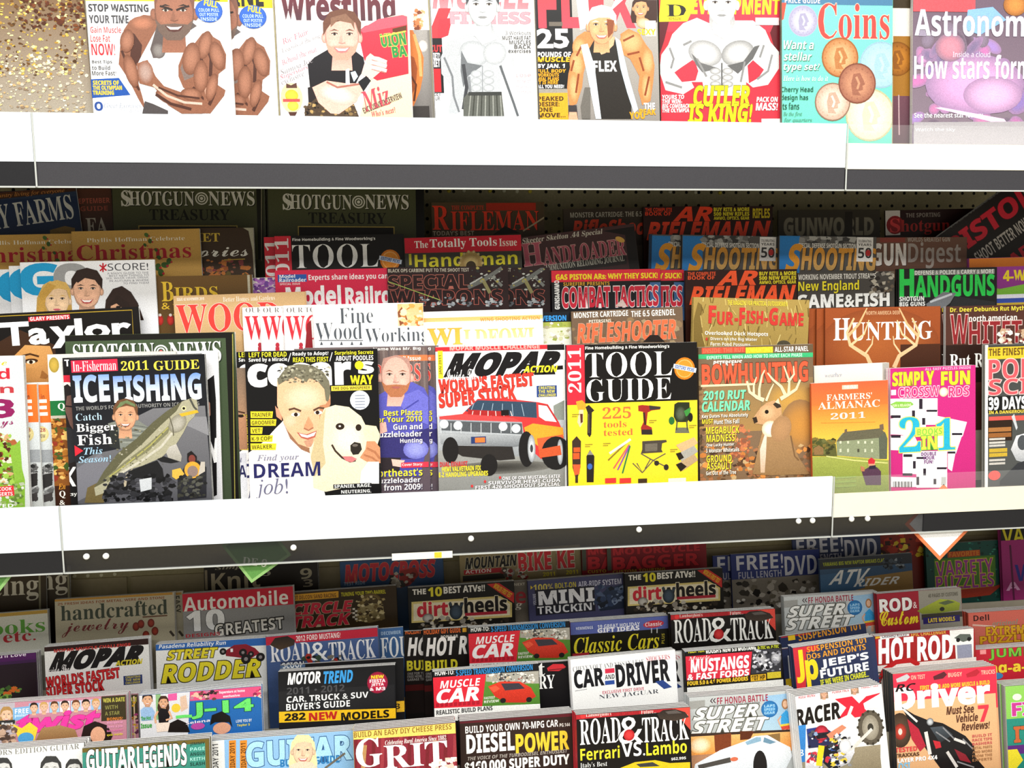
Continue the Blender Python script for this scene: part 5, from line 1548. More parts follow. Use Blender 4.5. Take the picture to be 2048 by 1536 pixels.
@M('A', (870, 694), (1129, 688), 'f0f0f0', 'car magazine with a red and yellow drag car lifting its front wheels', o=3, n=1, gloss=True, spine='303030', s='red drag car magazine')
def _(A):
    z = lambda *c: Z(460, 680, *c)
    y_ = lambda *c: Z(1000, 680, *c)
    A.R(860, 680, 1140, 830, 'fafafa', 'f4f0ee')
    A.R(860, 688, 1096, 701, 'd02c34')
    A.R(1094, 688, 1140, 700, '1c1818')
    A.T('K', 'MOPAR MUSCLE CHALLENGE', 900, 690, 1080, 699, 'f0a8a0')
    A.R(876, 702, 886, 757, 'e8d830')
    A.T('B', 'JAN 2011', 862, 727, 900, 733, '5c5418', rot=-math.pi / 2)
    A.T('K', 'MOPAR', 890, 706, 1120, 750, '151214', sk=.5, ol='151214', ow=2.2)
    A.L(y_(400, 205, 460, 200), 8, '151214')
    A.T('K/', 'ACTION', 1046, 731, 1116, 745, 'e8d830')
    A.T('K', "WORLD'S FASTEST", 878, 752, 1068, 779, 'e43c30', rot=-.05, ol='6c1810', ow=.7)
    A.T('K', 'SUPER STOCK', 878, 779, 1032, 808, 'e43c30', rot=-.08, ol='6c1810', ow=.7)
    A.T('C', 'Inside The', 892, 738, 952, 760, 'fcfcfc')
    A.R(1073, 771, 1114, 794, '2c4484')
    for i, s in enumerate(('CREATING', 'THE NEW', 'CHALLENGER')):
        A.T('B', s, 1077, 772.5 + i * 7.3, 1110 + (i == 2) * 2, 778.5 + i * 7.3, 'e8d840')
    A.P(y_(390, 480, 470, 440, 470, 620, 400, 640), '8a9088')
    A.P([(876, 830), (1130, 840), (1130, 925), (876, 925)], 'c0c4c8', '8c9094')
    A.P([(870, 900), (1130, 920), (1130, 980), (870, 985)], '9c9c98', '888884')
    A.E(1000, 935, 110, 13, '34322e', '74726c')
    # car
    A.P(z(1700, 540, 1810, 430, 2000, 425) + y_(280, 455, 350, 470, 430, 600, 465, 680, 465, 840, 300, 870, 180, 760, 160, 600) + z(1530, 570), 'd83838')
    A.P(z(1720, 520, 1810, 440) + y_(265, 455, 270, 570) + z(1800, 540), '34485c')
    for k in range(6):
        A.L([(948 + k * 19, 806 + k * .4), (938 + k * 22, 832)], 1.2, 'a0b4c4')
    A.P(z(1740, 500, 1760, 510) + y_(0, 520, 60, 515, 70, 560) + z(1740, 545), 'a82828')
    for k in range(6):
        A.L([(946 + k * 15, 822), (944 + k * 16, 832)], 1.5, 'f4dcd8')
    A.R(1002, 820, 1018, 831, '1c1414')
    A.P(z(1530, 560, 1700, 540) + y_(100, 570, 160, 600) + z(1535, 600), 'e84848')
    A.P(y_(280, 470, 340, 480, 415, 600, 330, 590, 285, 560), 'fafafa')
    A.L(y_(280, 470, 350, 480, 420, 600), 2.5, 'b83030')
    A.P(y_(175, 640, 240, 610, 460, 640, 465, 700, 440, 740, 300, 790, 200, 720), 'f0a030')
    A.P(y_(270, 720, 460, 690, 465, 840, 290, 860), 'e06038')
    A.P(z(1530, 580) + y_(160, 600, 175, 700) + z(1540, 680), '9098a0', 'b8bcc0')
    A.P(z(1540, 590) + y_(160, 610, 165, 690) + z(1545, 660), '54585c')
    for k in range(8):
        A.L([(882 + k * 20, 846), (882 + k * 20, 866)], 1.5, 'c8ccd0')
    for x, y in ((888, 848), (916, 851), (1006, 853), (1032, 857)):
        A.E(x, y, 9, 9, 'd0d4d8')
        A.E(x, y, 7, 7, 'fafaf0', 'c8ccd0')
    A.P(z(1535, 680) + y_(175, 705, 170, 770, 100, 780) + z(1545, 760), 'b0b4b8', '787c80')
    A.R(942, 873, 972, 887, '2c3c6c')
    A.R(950, 875, 970, 885, 'e87838')
    A.P(z(1560, 770) + y_(90, 780, 110, 870, 0, 880) + z(1700, 850), '2c2826')
    for x, y, rx, ry in ((901, 900, 16, 26), (978, 930, 17, 22), (1053, 898, 16, 36), (1112, 906, 30, 34)):
        A.E(x, y, rx, ry, '1c1a1a')
    A.E(1063, 897, 8, 28, 'd8dce0', '8c9094')
    A.E(1063, 897, 3, 8, '3c3c40')
    A.E(1120, 904, 6, 26, 'd0d4d8', '8c9094')
    A.P(y_(280, 800, 440, 770, 450, 840, 300, 860), 'd05830')
    for i, (s, y, x0, x1) in enumerate((('DUAL EXHAUST', 928, 880, 935), ('HEMI VALVETRAIN FIX', 937, 884, 962), ('E-Z HANDLING UPGRADES', 948, 878, 976))):
        A.T('K', s, x0, y - 5, x1, y + 5, ('c83838', 'e8d838', 'e8d838')[i])
    for i, (s, x0) in enumerate((('ONE OF ONE MUSTANG EATER', 1004), ('SURVIVOR HEMI CUDA', 976), ('FIRST 426 SHOOTOUT SPECIAL', 950))):
        A.T('B', s, x0, 951 + i * 8.5, 1122, 958 + i * 8.5, 'f8f4f4', sh=(.8, .8, '3c3838'))
    for x, y in ((1000, 955), (970, 963), (944, 972)):
        A.E(x, y, 2.5, 3, 'd83838', n=8)
@M('A', (1132, 690), (1394, 684), '15120f', 'yellow and black tool guide with a red year strip, front row', o=6, n=1, gloss=True, spine='141210', s='front row tool guide')
def _(A):
    y_ = lambda *c: Z(1000, 680, *c)
    A.R(1125, 800, 1400, 1060, 'f0d430')
    A.R(1166, 680, 1400, 804, '12100e')
    tool(A, 1133, 687, 262, True)
    A.R(1130, 806, 1400, 1060, 'f0d430')
    A.R(1130, 680, 1168, 808, 'd82c3c')
    A.T('S', '2011', 1106, 728, 1192, 754, 'f8f0ec', rot=-math.pi / 2)
    A.T('S', '225', 1205, 814, 1262, 837, 'e06c38')
    A.T('S', 'tools', 1207, 842, 1253, 855, 'e06c38')
    A.T('S', 'tested', 1207, 858, 1266, 871, 'e06c38')
    # staple gun, torch, drill, router
    A.P(y_(555, 450, 600, 440, 630, 470, 625, 510, 570, 510), 'f0a030')
    A.P(y_(580, 510, 610, 510, 608, 600, 585, 640, 565, 600), 'd8c8a0')
    A.P(y_(585, 540, 605, 540, 605, 600, 590, 610), '5a3020')
    A.P(y_(625, 490, 650, 475, 690, 515, 672, 530, 668, 690, 655, 712, 638, 690, 640, 530), '2c2420')
    A.L(y_(648, 540, 650, 680), 2, '5c5048')
    A.P(y_(1010, 480, 1040, 475, 1090, 480, 1170, 490, 1170, 508, 1110, 515, 1080, 530, 1070, 620, 1110, 640, 1115, 690, 1035, 690, 1030, 640, 1050, 600, 1045, 525, 1012, 520), '9c2c24')
    A.P(y_(1090, 478, 1175, 488, 1172, 505, 1095, 512), '3a3430')
    A.P(y_(1035, 655, 1112, 655, 1115, 692, 1035, 692), '2c2624')
    A.L(y_(1052, 530, 1062, 620), 4, '3c2420')
    A.P(y_(1275, 470, 1300, 455, 1385, 455, 1390, 560, 1370, 600, 1290, 600, 1270, 560), '28301c')
    A.E(*y_(1320, 540)[0], 11, 15, '5a6450', '2c341f')
    A.P(y_(1345, 520, 1395, 490, 1390, 540, 1360, 560), '3c8c3c')
    A.E(*y_(1392, 565)[0], 5, 9, '1c1c18')
    A.E(*y_(1255, 590)[0], 6, 8, '2c6c34')
    A.P(y_(1285, 640, 1375, 640, 1385, 680, 1280, 680), '6c6c58')
    A.L(y_(1295, 590, 1290, 660), 2.5, '44483c')
    A.L(y_(1365, 590, 1370, 660), 2.5, '44483c')
    # tool tubes
    A.P(y_(527, 740, 560, 703, 592, 740, 588, 930, 570, 1000, 570, 1045, 550, 1045, 550, 1000, 530, 930), '3c2c24')
    A.R(1146, 906, 1159, 918, 'e85828')
    A.P(y_(532, 910, 588, 910, 580, 980, 545, 990), 'e85c34')
    A.R(1147, 895, 1160, 904, 'e05828')
    A.P(y_(632, 850, 658, 803, 690, 850, 684, 1040, 634, 1040), '241e1c')
    A.E(*y_(657, 925)[0], 5, 6, '3c64b4')
    A.P(y_(636, 840, 660, 806, 684, 840), '8c8880')
    # pencils
    for k, (a, b, c) in enumerate((((940, 735), (790, 880), '8c7428'), ((945, 765), (830, 940), 'e06058'), ((948, 770), (860, 950), '8c4ca0'), ((950, 775), (895, 975), '287848'))):
        A.L(y_(*a, *b), 3, c)
    A.L(y_(800, 830, 955, 725), 5, 'f4ecd0')
    # saw stand
    A.P(y_(1040, 740, 1215, 730, 1220, 745, 1185, 755, 1180, 800, 1190, 820, 1030, 830, 1040, 800), '484038')
    A.P(y_(1060, 760, 1150, 755, 1150, 810, 1060, 815), '6c6458')
    for p in ((1030, 830, 1100, 870, 1220, 930), (1210, 830, 1120, 880, 1040, 970), (970, 900, 1040, 970, 1000, 900), (1100, 870, 1060, 940)):
        A.L(y_(*p), 2, '5c564c')
    A.E(*y_(1145, 900)[0], 5, 5, '2c2824')
    A.E(*y_(1215, 930)[0], 5, 6, '2c2824')
    for k, c in enumerate(('e0b080', 'a8a49c', 'b89c78')):
        A.P([(1352 + k * 2, 890 + k * 18), (1388, 874 + k * 17), (1396, 886 + k * 17), (1364, 906 + k * 18)], c)
    A.P(y_(1285, 830, 1320, 820, 1345, 860, 1310, 880), '241c14')
    A.P(y_(1285, 910, 1325, 895, 1365, 925, 1320, 962), '241c14')
    for x, y in ((1144, 828), (1298, 840), (1378, 850), (1170, 888), (1206, 886), (1340, 898)):
        for k in range(2):
            A.R(x, y + k * 4, x + 15 - k * 5, y + k * 4 + 1.6, 'a08c2c')
    A.R(1210, 956, 1232, 966, 'd83838')
    A.R(1239, 956, 1262, 966, 'd83838')
    A.R(1276, 957, 1294, 966, '3c2c24')
    A.R(1336, 956, 1372, 966, 'f4e8d8')
@M('A', (1396, 695), (1626, 688), '6a5440', 'bowhunting magazine with a big-antlered buck facing left, front row', o=1, n=1, gloss=True, spine='50483c', s='antlered buck magazine')
def _(A):
    y_ = lambda *c: Z(1000, 680, *c)
    z = lambda *c: Z(1488, 680, *c)
    A.R(1390, 680, 1630, 1060, '74604a', '8a6c50')
    A.R(1390, 760, 1630, 860, '8c7450', 'a8824c')
    A.E(1580, 800, 60, 40, 'c89848', '8c7450')
    A.E(1600, 850, 40, 50, 'c88c40', '94704a')
    A.N(1396, 890, 1626, 960, 260, ['8a5c38', '5c4028', 'c87c3c', 'a8704c', '4a3424', 'e0944c', '74583c', 'c8a878'], (3, 8), 9)
    A.N(1396, 770, 1410, 900, 50, ['7c5c44', '5c4830', '9c7858', '48382a'], (3, 7), 3)
    A.N(1465, 850, 1500, 920, 60, ['c87850', 'a85c3c', 'd89060', '8c5840'], (3, 7), 13)
    A.R(1390, 685, 1630, 707, '64523c')
    A.R(1404, 695, 1490, 706, 'd84c38')
    A.T('K', 'INSIDE: THE RUT', 1406, 696, 1488, 705, 'e46c50')
    A.R(1491, 694, 1546, 706, 'd0b824')
    A.T('K', 'BOWHUNTING\'S', 1492, 695, 1545, 705, 'f4e43c')
    A.T('B', 'ALL-STAR PANEL', 1549, 693, 1617, 703, 'f8f4ec')
    A.P([(1396, 709), (1627, 705), (1627, 714), (1396, 718)], '3cb474')
    A.T('B', 'EXPERTS TELL WHEN AND HOW TO HUNT EACH PHASE', 1414, 709, 1605, 716, 'c0f0d8')
    A.T('K/', "PETERSEN'S", 1426, 721, 1484, 731, 'f4e8dc')
    A.T('K', 'BOWHUNTING', 1404, 726, 1617, 766, 'e85c3c', ol='5c3424', ow=1)
    A.R(1402, 768, 1510, 772, 'e8d8b0')
    for i, (s, y, x0, x1, h, c) in enumerate((('2010 RUT', 790, 1406, 1492, 18, '7ce0b0'), ('CALENDAR', 812, 1404, 1500, 20, '7ce0b0'), ('Key Dates You Absolutely', 832, 1404, 1496, 9, 'f4ece0'), ('MUST', 843, 1404, 1426, 9, 'e8d838'), ('Hunt This Fall', 843, 1428, 1478, 9, 'f4ece0'), ('MEGABUCK', 860, 1412, 1478, 14, 'e8d838'), ('MADNESS!', 876, 1413, 1472, 14, 'e8d838'), ('One Lucky Hunter', 890, 1413, 1468, 8, 'f4ece0'), ('3 Monster Whitetails', 900, 1412, 1478, 8, 'f4ece0'), ('GROUND', 917, 1413, 1463, 14, 'e8d838'), ('ASSAULT', 932, 1413, 1464, 14, 'e8d838'), ('Get Out of the Tree', 945, 1412, 1472, 8, 'f4ece0'))):
        A.T('K/' if i < 2 else 'B', s, x0, y - h / 2, x1, y + h / 2, c, sh=(1, 1, '3c3020'), sk=.12 if i < 2 else 0)
    # buck
    A.P(z(250, 470, 320, 660, 400, 860, 480, 980, 200, 990, 60, 980, 110, 760, 140, 640, 160, 500), 'b48c60', '9a7850')
    A.P(z(60, 580, 100, 520, 160, 460, 220, 440, 270, 470, 275, 540, 220, 590, 140, 620, 80, 610), 'c89c70')
    A.E(*z(170, 530)[0], 18, 16, 'dcb488', 'c89c70')
    A.P(z(60, 570, 90, 560, 100, 600, 75, 610), '34281e')
    A.E(*z(165, 525)[0], 4, 4, '1c140c')
    A.P(z(210, 470, 250, 440, 272, 490, 240, 500), '3c3024')
    A.P(z(225, 455, 250, 425, 262, 470), 'e8d0b0')
    A.E(*z(190, 650)[0], 17, 16, 'f8f4ec', 'dcc4a0')
    A.P(z(150, 690, 165, 700, 160, 830, 150, 970, 120, 970, 115, 800), 'f0dccc', 'd8b898')
    A.E(*z(270, 650)[0], 20, 26, 'b88c60', 'a88058', rot=.4)
    A.L(z(340, 700, 370, 850, 400, 880), 3, '7c5c3c')
    an = 'ecd4b0'
    A.L(z(145, 440, 95, 420, 40, 380, 20, 300), 8, an, taper=.5)
    A.L(z(110, 425, 110, 360, 130, 260, 150, 220), 6, an, taper=.4)
    A.L(z(70, 400, 70, 330, 90, 270), 5, an, taper=.4)
    A.L(z(160, 445, 190, 370, 215, 320), 5, an, taper=.4)
    A.L(z(265, 430, 320, 400, 380, 360, 410, 290), 8, an, taper=.5)
    A.L(z(300, 400, 270, 340, 210, 290, 170, 240), 7, an, taper=.4)
    A.L(z(325, 390, 330, 300, 290, 190), 6, an, taper=.4)
    A.L(z(320, 310, 365, 250, 360, 190), 5, an, taper=.4)
@M('A', (1627, 732), (1778, 725), 'f8f0dc', 'plain cream book standing behind the farm almanac, front row right', o=-4, spine='8a8478', t=.008)
def _(A):
    A.T('I', 'weather', 1650, 746, 1684, 754, '5c6c9c')
    A.R(1765, 722, 1785, 770, 'b0aca4')
@M('A', (1622, 767), (1776, 760), 'e87040', 'farm almanac with a grey farmhouse under an orange sky', o=5, spine='b85830', n=0, t=.007)
def _(A):
    z = lambda *c: Z(1488, 680, *c)
    A.P([(1610, 750), (1785, 750), (1785, 810), (1610, 814)], 'e4583c', 'ec7838')
    A.P([(1610, 812), (1785, 808), (1785, 920), (1610, 920)], 'ec7c38', 'f4dc50')
    A.R(1684, 770, 1716, 778, 'f4c8b0')
    A.T('B', 'THE OLD', 1688, 771, 1712, 777, 'fcf0e8')
    A.T('S', "FARMERS'", 1653, 787, 1744, 799, 'fcf0d8', ol='c86034', ow=.5)
    A.T('S', 'ALMANAC', 1636, 802, 1760, 816, 'fcf0d8', ol='c86034', ow=.5)
    A.T('S', '2011', 1661, 825, 1731, 837, 'fcf0d8', ol='c86034', ow=.5)
    A.L([(1642, 846), (1750, 844)], 1, 'd88838')
    A.P(z(490, 730, 560, 720, 610, 740, 670, 760, 680, 850, 490, 850), '5c5c30')
    A.N(1622, 878, 1670, 908, 50, ['4c5028', '6c6c3c', '3c3c20', '7c6c34'], (3, 7), 5)
    A.P(z(510, 790, 545, 770, 580, 790, 580, 840, 510, 840), '8c6c44')
    A.P(z(490, 855, 680, 850, 1060, 880, 1060, 1120, 490, 1120), 'a0a850', '7c8c3c')
    A.P(z(675, 740, 720, 680, 990, 655, 1040, 690, 1045, 870, 980, 870, 680, 845), '8c9474')
    A.P(z(675, 740, 735, 672, 1000, 645, 1030, 680, 985, 715, 690, 742), '64604c')
    A.P(z(985, 715, 1030, 670, 1048, 720, 1045, 870, 990, 870), '5c6050')
    A.P(z(735, 655, 752, 650, 754, 680, 735, 685), '6c5c48')
    A.P(z(990, 620, 1018, 612, 1022, 655, 992, 660), '74604c')
    for x in (705, 760, 835, 885, 935):
        A.R(1488 + x / 3.657 - 2, 680 + 748 / 3.657 - 2.5, 1488 + x / 3.657 + 2, 680 + 748 / 3.657 + 2.5, 'd0d4b8')
        A.R(1488 + x / 3.657 - 2, 680 + 805 / 3.657 - 2.5, 1488 + x / 3.657 + 2, 680 + 805 / 3.657 + 4, ('4c4c3c' if x == 835 else 'c8ccb0'))
    A.L(z(600, 850, 800, 880, 1050, 900), 2.5, 'd0d080')
    A.P(z(860, 960, 910, 930, 970, 930, 1000, 960, 1000, 1060, 890, 1060), '54384c')
    A.E(*z(932, 905)[0], 7, 8, 'd89878')
    A.P(z(905, 880, 930, 858, 958, 880, 952, 905, 908, 905), 'c82c38')
    A.P(z(915, 920, 960, 915, 965, 940, 910, 945), '2c2838')
    A.P(z(850, 920, 880, 930, 880, 960, 855, 960), 'b87c54')
    for k in range(3):
        A.R(1670, 952 + k * 9, 1712, 956 + k * 9, '8ca04c')
@M('A', (1780, 737), (1951, 730), 'c8247c', 'pink crossword magazine with yellow title and a white puzzle grid', o=3, n=2, spine='d8d0d4', gloss=True, s='pink crossword magazine')
def _(A):
    z = lambda *c: Z(1488, 680, *c)
    A.R(1770, 720, 1960, 1060, 'cc2c80', 'c42878')
    A.T('B', 'ALL EASY PUZZLES INSIDE', 1850, 734, 1942, 739, 'f4b8d8')
    A.T('K', 'SIMPLY', 1785, 744, 1868, 770, 'ecec34', ol='8c7c24', ow=.8)
    A.T('K', 'FUN', 1882, 743, 1940, 769, 'ecec34', ol='8c7c24', ow=.8)
    A.T('B', 'CROSSW', 1797, 774, 1878, 793, 'e03c78', ol='f0d0e0', ow=1.2)
    A.T('B', 'RDS', 1897, 773, 1938, 792, 'e03c78', ol='f0d0e0', ow=1.2)
    A.E(1887, 784, 9, 9, 'f4f0e8', 'c8b890')
    A.R(1782, 780, 1792, 790, 'f0d8e8')
    W = 'fafafa'
    for p in ((1070, 430, 1415, 425, 1415, 510, 1330, 515, 1330, 610, 1150, 620, 1070, 550), (1070, 575, 1330, 540, 1330, 700, 1070, 690), (1070, 705, 1240, 690, 1300, 810, 1070, 805), (1330, 520, 1415, 515, 1415, 620, 1330, 620),
              (1415, 555, 1630, 600, 1600, 700, 1590, 710, 1550, 830, 1415, 800), (1160, 815, 1485, 810, 1485, 930, 1400, 940, 1400, 990, 1160, 975), (1490, 820, 1545, 830, 1520, 960, 1490, 940), (1070, 1000, 1260, 1005, 1260, 1075, 1070, 1075), (1260, 940, 1485, 940, 1485, 1080, 1260, 1080)):
        A.P(z(*p), W)
    for x0, y0, x1, y1 in ((1280, 430, 1305, 505), (1228, 515, 1250, 565), (1075, 550, 1145, 570), (1302, 570, 1325, 620), (1335, 510, 1412, 525), (1075, 695, 1145, 715), (1165, 835, 1230, 855), (1260, 855, 1330, 870), (1235, 885, 1255, 940), (1310, 940, 1330, 990), (1160, 975, 1230, 992), (1410, 930, 1480, 945), (1260, 1000, 1280, 1060), (1385, 1015, 1405, 1055), (1490, 815, 1545, 830), (1520, 680, 1595, 695)):
        A.P(z(x0, y0, x1, y0, x1, y1, x0, y1), '2c2430')
    A.P(z(1070, 470, 1110, 450, 1220, 452, 1240, 470, 1200, 495, 1100, 497), '84c048')
    A.T('B', 'FUN & RELAXING', 1785, 808, 1822, 813, 'e8f8c8')
    A.T('S', '2', 1798, 836, 1841, 902, '28b0d0', ol='e8e048', ow=1.4)
    A.T('S', '1', 1872, 838, 1910, 898, '28b0d0', ol='e8e048', ow=1.4)
    A.R(1830, 854, 1886, 872, 'd8ec60')
    A.T('B', 'BOOKS', 1834, 857, 1884, 869, '8cc848')
    A.T('K', 'IN', 1842, 872, 1874, 898, 'e8e048', ol='5cb04c', ow=1.2)
    for i, s in enumerate(('DOUBLE', 'YOUR', 'FUN!')):
        A.T('K', s, 1842 + i * 3, 904 + i * 8, 1872 - i * 3, 911 + i * 8, '7c4c84')
    for i in range(12):
        A.R(1786 + i * 3.2, 963, 1786 + i * 3.2 + (1, 2)[i % 2], 974, '2c2c2c')
@M('A', (1970, 690), (2205, 682), '4a4c48', 'science magazine with pink outlined letters over a white robot, right end', o=8, n=1, gloss=True, spine='8a8880', s='pink-lettered science magazine')
def _(A):
    z = lambda *c: Z(1488, 680, *c)
    A.R(1960, 670, 2215, 1060, 'f0f0ec')
    A.R(1976, 690, 2200, 1060, '3c3e3c', '5a5c5a')
    A.R(1976, 692, 2200, 714, 'e8c030')
    A.T('K', 'THE FINEST TOOLS OF THE FUTURE', 1978, 694, 2190, 708, '6c5418')
    A.T('B', 'POPULAR', 1978, 717, 2190, 754, 'd85860', ol='f8c8c4', ow=1.6)
    A.T('B', 'SCIENCE', 1978, 756, 2190, 785, 'd85860', ol='f8c8c4', ow=1.6)
    A.R(1976, 790, 2200, 820, '141414')
    A.T('K', '39 DAYS', 1977, 794, 2052, 818, 'f8f8f4')
    A.T('K', 'IN A DANGEROUS ORBIT', 1978, 820, 2080, 826, 'e0c848')
    A.R(1978, 829, 2200, 838, 'e05850')
    A.R(1976, 842, 2024, 880, '2c1c10')
    A.R(1977, 855, 2022, 863, 'a8703c')
    A.R(1977, 866, 2022, 874, '986030')
    for y in (876, 883, 889, 918, 925):
        A.R(1978, y, 2010, y + 4, 'c8c4bc')
    for y in (897, 906):
        A.R(1978, y, 2014, y + 7, 'c8a838')
    A.P(z(1955, 560, 1975, 540, 2000, 640, 1990, 660), 'c8ccd0')
    A.P(z(1950, 800, 1990, 700, 2060, 680, 2060, 900, 1990, 880), 'e8e8ec', 'a8acb0')
    A.E(*z(2035, 750)[0], 10, 14, '4c5054')
    A.P(z(1870, 1030, 2000, 900, 2060, 880, 2060, 1060, 1870, 1060), '34363a')
    A.E(*z(1830, 990)[0], 12, 9, 'e85850')
# ================================================================== bottom shelf, last row in the shade
F3 = 3.523
def knit_ing(A, dx, dy):
    A.R(-170 + dx, 1120 + dy, 100 + dx, 1300, '44361f', '2c2216')
    A.T('S', 'Quilting', -120 + dx, 1150 + dy, 78 + dx, 1207 + dy, 'cfc8b4')
    A.R(78 + dx, 1120 + dy, 82 + dx, 1300, '8a8468')
@M('a', (-108, 1146), (139, 1132), '3c3020', 'brown quilting magazine showing two pale letters behind its twin, far left', o=-4)
def _(A):
    knit_ing(A, 58, -10)
@M('a', (-160, 1153), (92, 1141), '3c3020', 'brown quilting magazine with large pale serif letters, bottom shelf far left', o=2)
def _(A):
    knit_ing(A, 0, 0)
@M('a', (407, 1134), (635, 1120), '231c14', 'near-black knitting magazine with tan letters behind the green tag', o=0, n=1, s='near-black knitting magazine')
def _(A):
    A.R(400, 1110, 640, 1260, '1e1810', '2a2016')
    A.R(410, 1140, 415, 1180, '8c8068')
    A.T('B', 'Knit', 423, 1142, 520, 1178, 'b0a488')
    A.T('J', 'Simply', 430, 1130, 500, 1140, 'a8a08c')
    A.T('J', 's', 522, 1134, 545, 1152, 'a8a490')
    A.T('B', '9', 600, 1136, 624, 1158, 'a09880')
    A.T('B', '3', 606, 1158, 626, 1174, '8a806c')
@M('a', (679, 1124), (885, 1110), '2c4868', 'blue motocross magazine with slanted red letters, back of bottom shelf', o=0, n=1, s='blue motocross magazine')
def _(A):
    A.R(670, 1100, 890, 1260, '30507c', '243850')
    A.T('K/', 'MOTOCROSS', 690, 1124, 872, 1160, 'b82c38', ol='c86848', ow=.9, sk=.15)
    A.T('B', 'TEST RIDE', 688, 1163, 730, 1170, '88a0b8')
    A.P([(800, 1142), (830, 1134), (838, 1150), (820, 1170), (800, 1176)], '8c2820')
    A.N(780, 1146, 830, 1175, 30, ['2a2420', '8c8478', '5c1c18', 'b0a898'], (3, 7), 5)
def bike(A, dx, dy):
    A.R(910 + dx, 1085 + dy, 1115 + dx, 1250, '9c8c64', '6c5c40')
    A.T('K/', 'MOUNTAIN', 930 + dx, 1112 + dy, 1034 + dx, 1135 + dy, '1a1612', ol='d0c8b0', ow=.6)
    A.T('K', 'BIKE', 1036 + dx, 1104 + dy, 1103 + dx, 1141 + dy, 'd03038', ol='d8d0c0', ow=1.2)
    A.R(928 + dx, 1138 + dy, 1003 + dx, 1147 + dy, 'b82830')
    A.T('B', 'ACTION', 931 + dx, 1139 + dy, 982 + dx, 1146 + dy, 'ece0d8')
    A.R(926 + dx, 1149 + dy, 1010 + dx, 1160 + dy, '2a241c')
    A.E(1018 + dx, 1146 + dy, 12, 9, 'c8c0b8', '6c6458')
    A.N(1005 + dx, 1138 + dy, 1052 + dx, 1158 + dy, 25, ['d8d0c4', '4a4238', '8c2c28', 'a89c8c'], (3, 7), 4)
    A.T('B', '2011', 1086 + dx, 1144 + dy, 1110 + dx, 1152 + dy, 'd8c828')
@M('a', (970, 1102), (1160, 1089), '8a7c58', 'mountain bike magazine end with two red letters behind its twin', o=-3)
def _(A):
    bike(A, 46, -4)
@M('a', (918, 1107), (1111, 1093), '8a7c58', 'mountain bike magazine with black and red title in the shade', o=3)
def _(A):
    bike(A, 0, 0)
def bagger(A, dx):
    A.R(1205 + dx, 1070, 1415 + dx, 1250, '94202a', '6c141c')
    A.R(1214 + dx, 1080, 1222 + dx, 1140, '54584c')
    A.T('K', 'MOTORCYCLE', 1226 + dx, 1092, 1400 + dx, 1106, 'c83038')
    A.T('K', 'BAGGER', 1226 + dx, 1110, 1399 + dx, 1135, 'cc2c34', ol='5a0c14', ow=.8)
    A.T('B', 'CUSTOM TOURING', 1226 + dx, 1138, 1330 + dx, 1144, 'c0a030')
@M('a', (1163, 1096), (1362, 1087), '8a1c20', 'dark red motorcycle magazine edge showing one letter left of its twin', o=-2)
def _(A):
    bagger(A, -50)
@M('a', (1213, 1094), (1412, 1083), '8a1c20', 'dark red motorcycle magazine with red-on-red block letters', o=4)
def _(A):
    bagger(A, 0)
def freedvd(A, dx, dy, c='2c3878'):
    A.R(1455 + dx, 1080 + dy, 1645 + dx, 1160 + dy, c)
    A.R(1455 + dx, 1157 + dy, 1645 + dx, 1260, '8c8478', '58524a')
    A.T('B', 'FREE!', 1473 + dx, 1110 + dy, 1566 + dx, 1138 + dy, 'd8d8e0')
    A.T('B', 'FULL LENGTH', 1477 + dx, 1142 + dy, 1563 + dx, 1155 + dy, 'b8b8c8')
    A.T('B', 'DVD', 1569 + dx, 1112 + dy, 1634 + dx, 1148 + dy, 'd8d8e0')
    A.N(1475 + dx, 1160 + dy, 1635 + dx, 1215 + dy, 70, ['b8b0a4', '3c362e', 'e0dcd4', '706858', '201c18'], (4, 10), 5)
@M('a', (1584, 1080), (1760, 1068), '343c60', 'grey-blue free disc magazine tucked highest behind, partly under the middle shelf', o=-12)
def _(A):
    freedvd(A, 120, -33, '3a4468')
@M('a', (1425, 1112), (1600, 1102), '2c3878', 'navy free disc magazine edge with one white letter left of its twin', o=-4)
def _(A):
    freedvd(A, -38, 2)
@M('a', (1461, 1109), (1638, 1098), '2c3878', 'navy free disc magazine with large white letters over a grey photo', o=3, n=1, s='navy free disc magazine')
def _(A):
    freedvd(A, 0, 0)
@M('a', (1757, 1070), (1856, 1063), '8c2c18', 'small red and yellow puzzle magazine between the disc and variety magazines', o=-16, h=.2)
def _(A):
    A.R(1750, 1050, 1860, 1240, '8c2818', '5c1c14')
    A.N(1758, 1060, 1850, 1110, 60, ['d8b828', 'b83820', '8c1c14', 'e8cc48', '3c1c10'], (3, 9), 3)
@M('a', (1850, 1090), (1997, 1080), '1c4c44', 'dark teal puzzle magazine with purple letters behind the white diamond tag', o=0, n=1, s='dark teal puzzle magazine')
def _(A):
    A.R(1840, 1070, 2010, 1260, '1c5048', '184038')
    A.N(1850, 1080, 1996, 1250, 160, ['2c7868', '143830', '3c9078', '0e2c28', '24605c'], (2, 5), 6)
    A.R(1895, 1102, 1960, 1113, 'b84c20')
    A.T('B', 'FAVORITE', 1898, 1103, 1958, 1112, 'd0802c')
    A.P([(1868, 1118), (1990, 1110), (1992, 1170), (1870, 1180)], '4c7c2c')
    A.T('B', 'VARIETY', 1872, 1121, 1986, 1149, '9c4094', ol='d0c438', ow=1.2)
    A.T('B', 'PUZZLES', 1872, 1150, 1988, 1176, '9c4094', ol='d0c438', ow=1.2)
    A.P([(1870, 1184), (1990, 1172), (2010, 1165), (1980, 1190), (1930, 1196), (1872, 1196)], 'a83824')
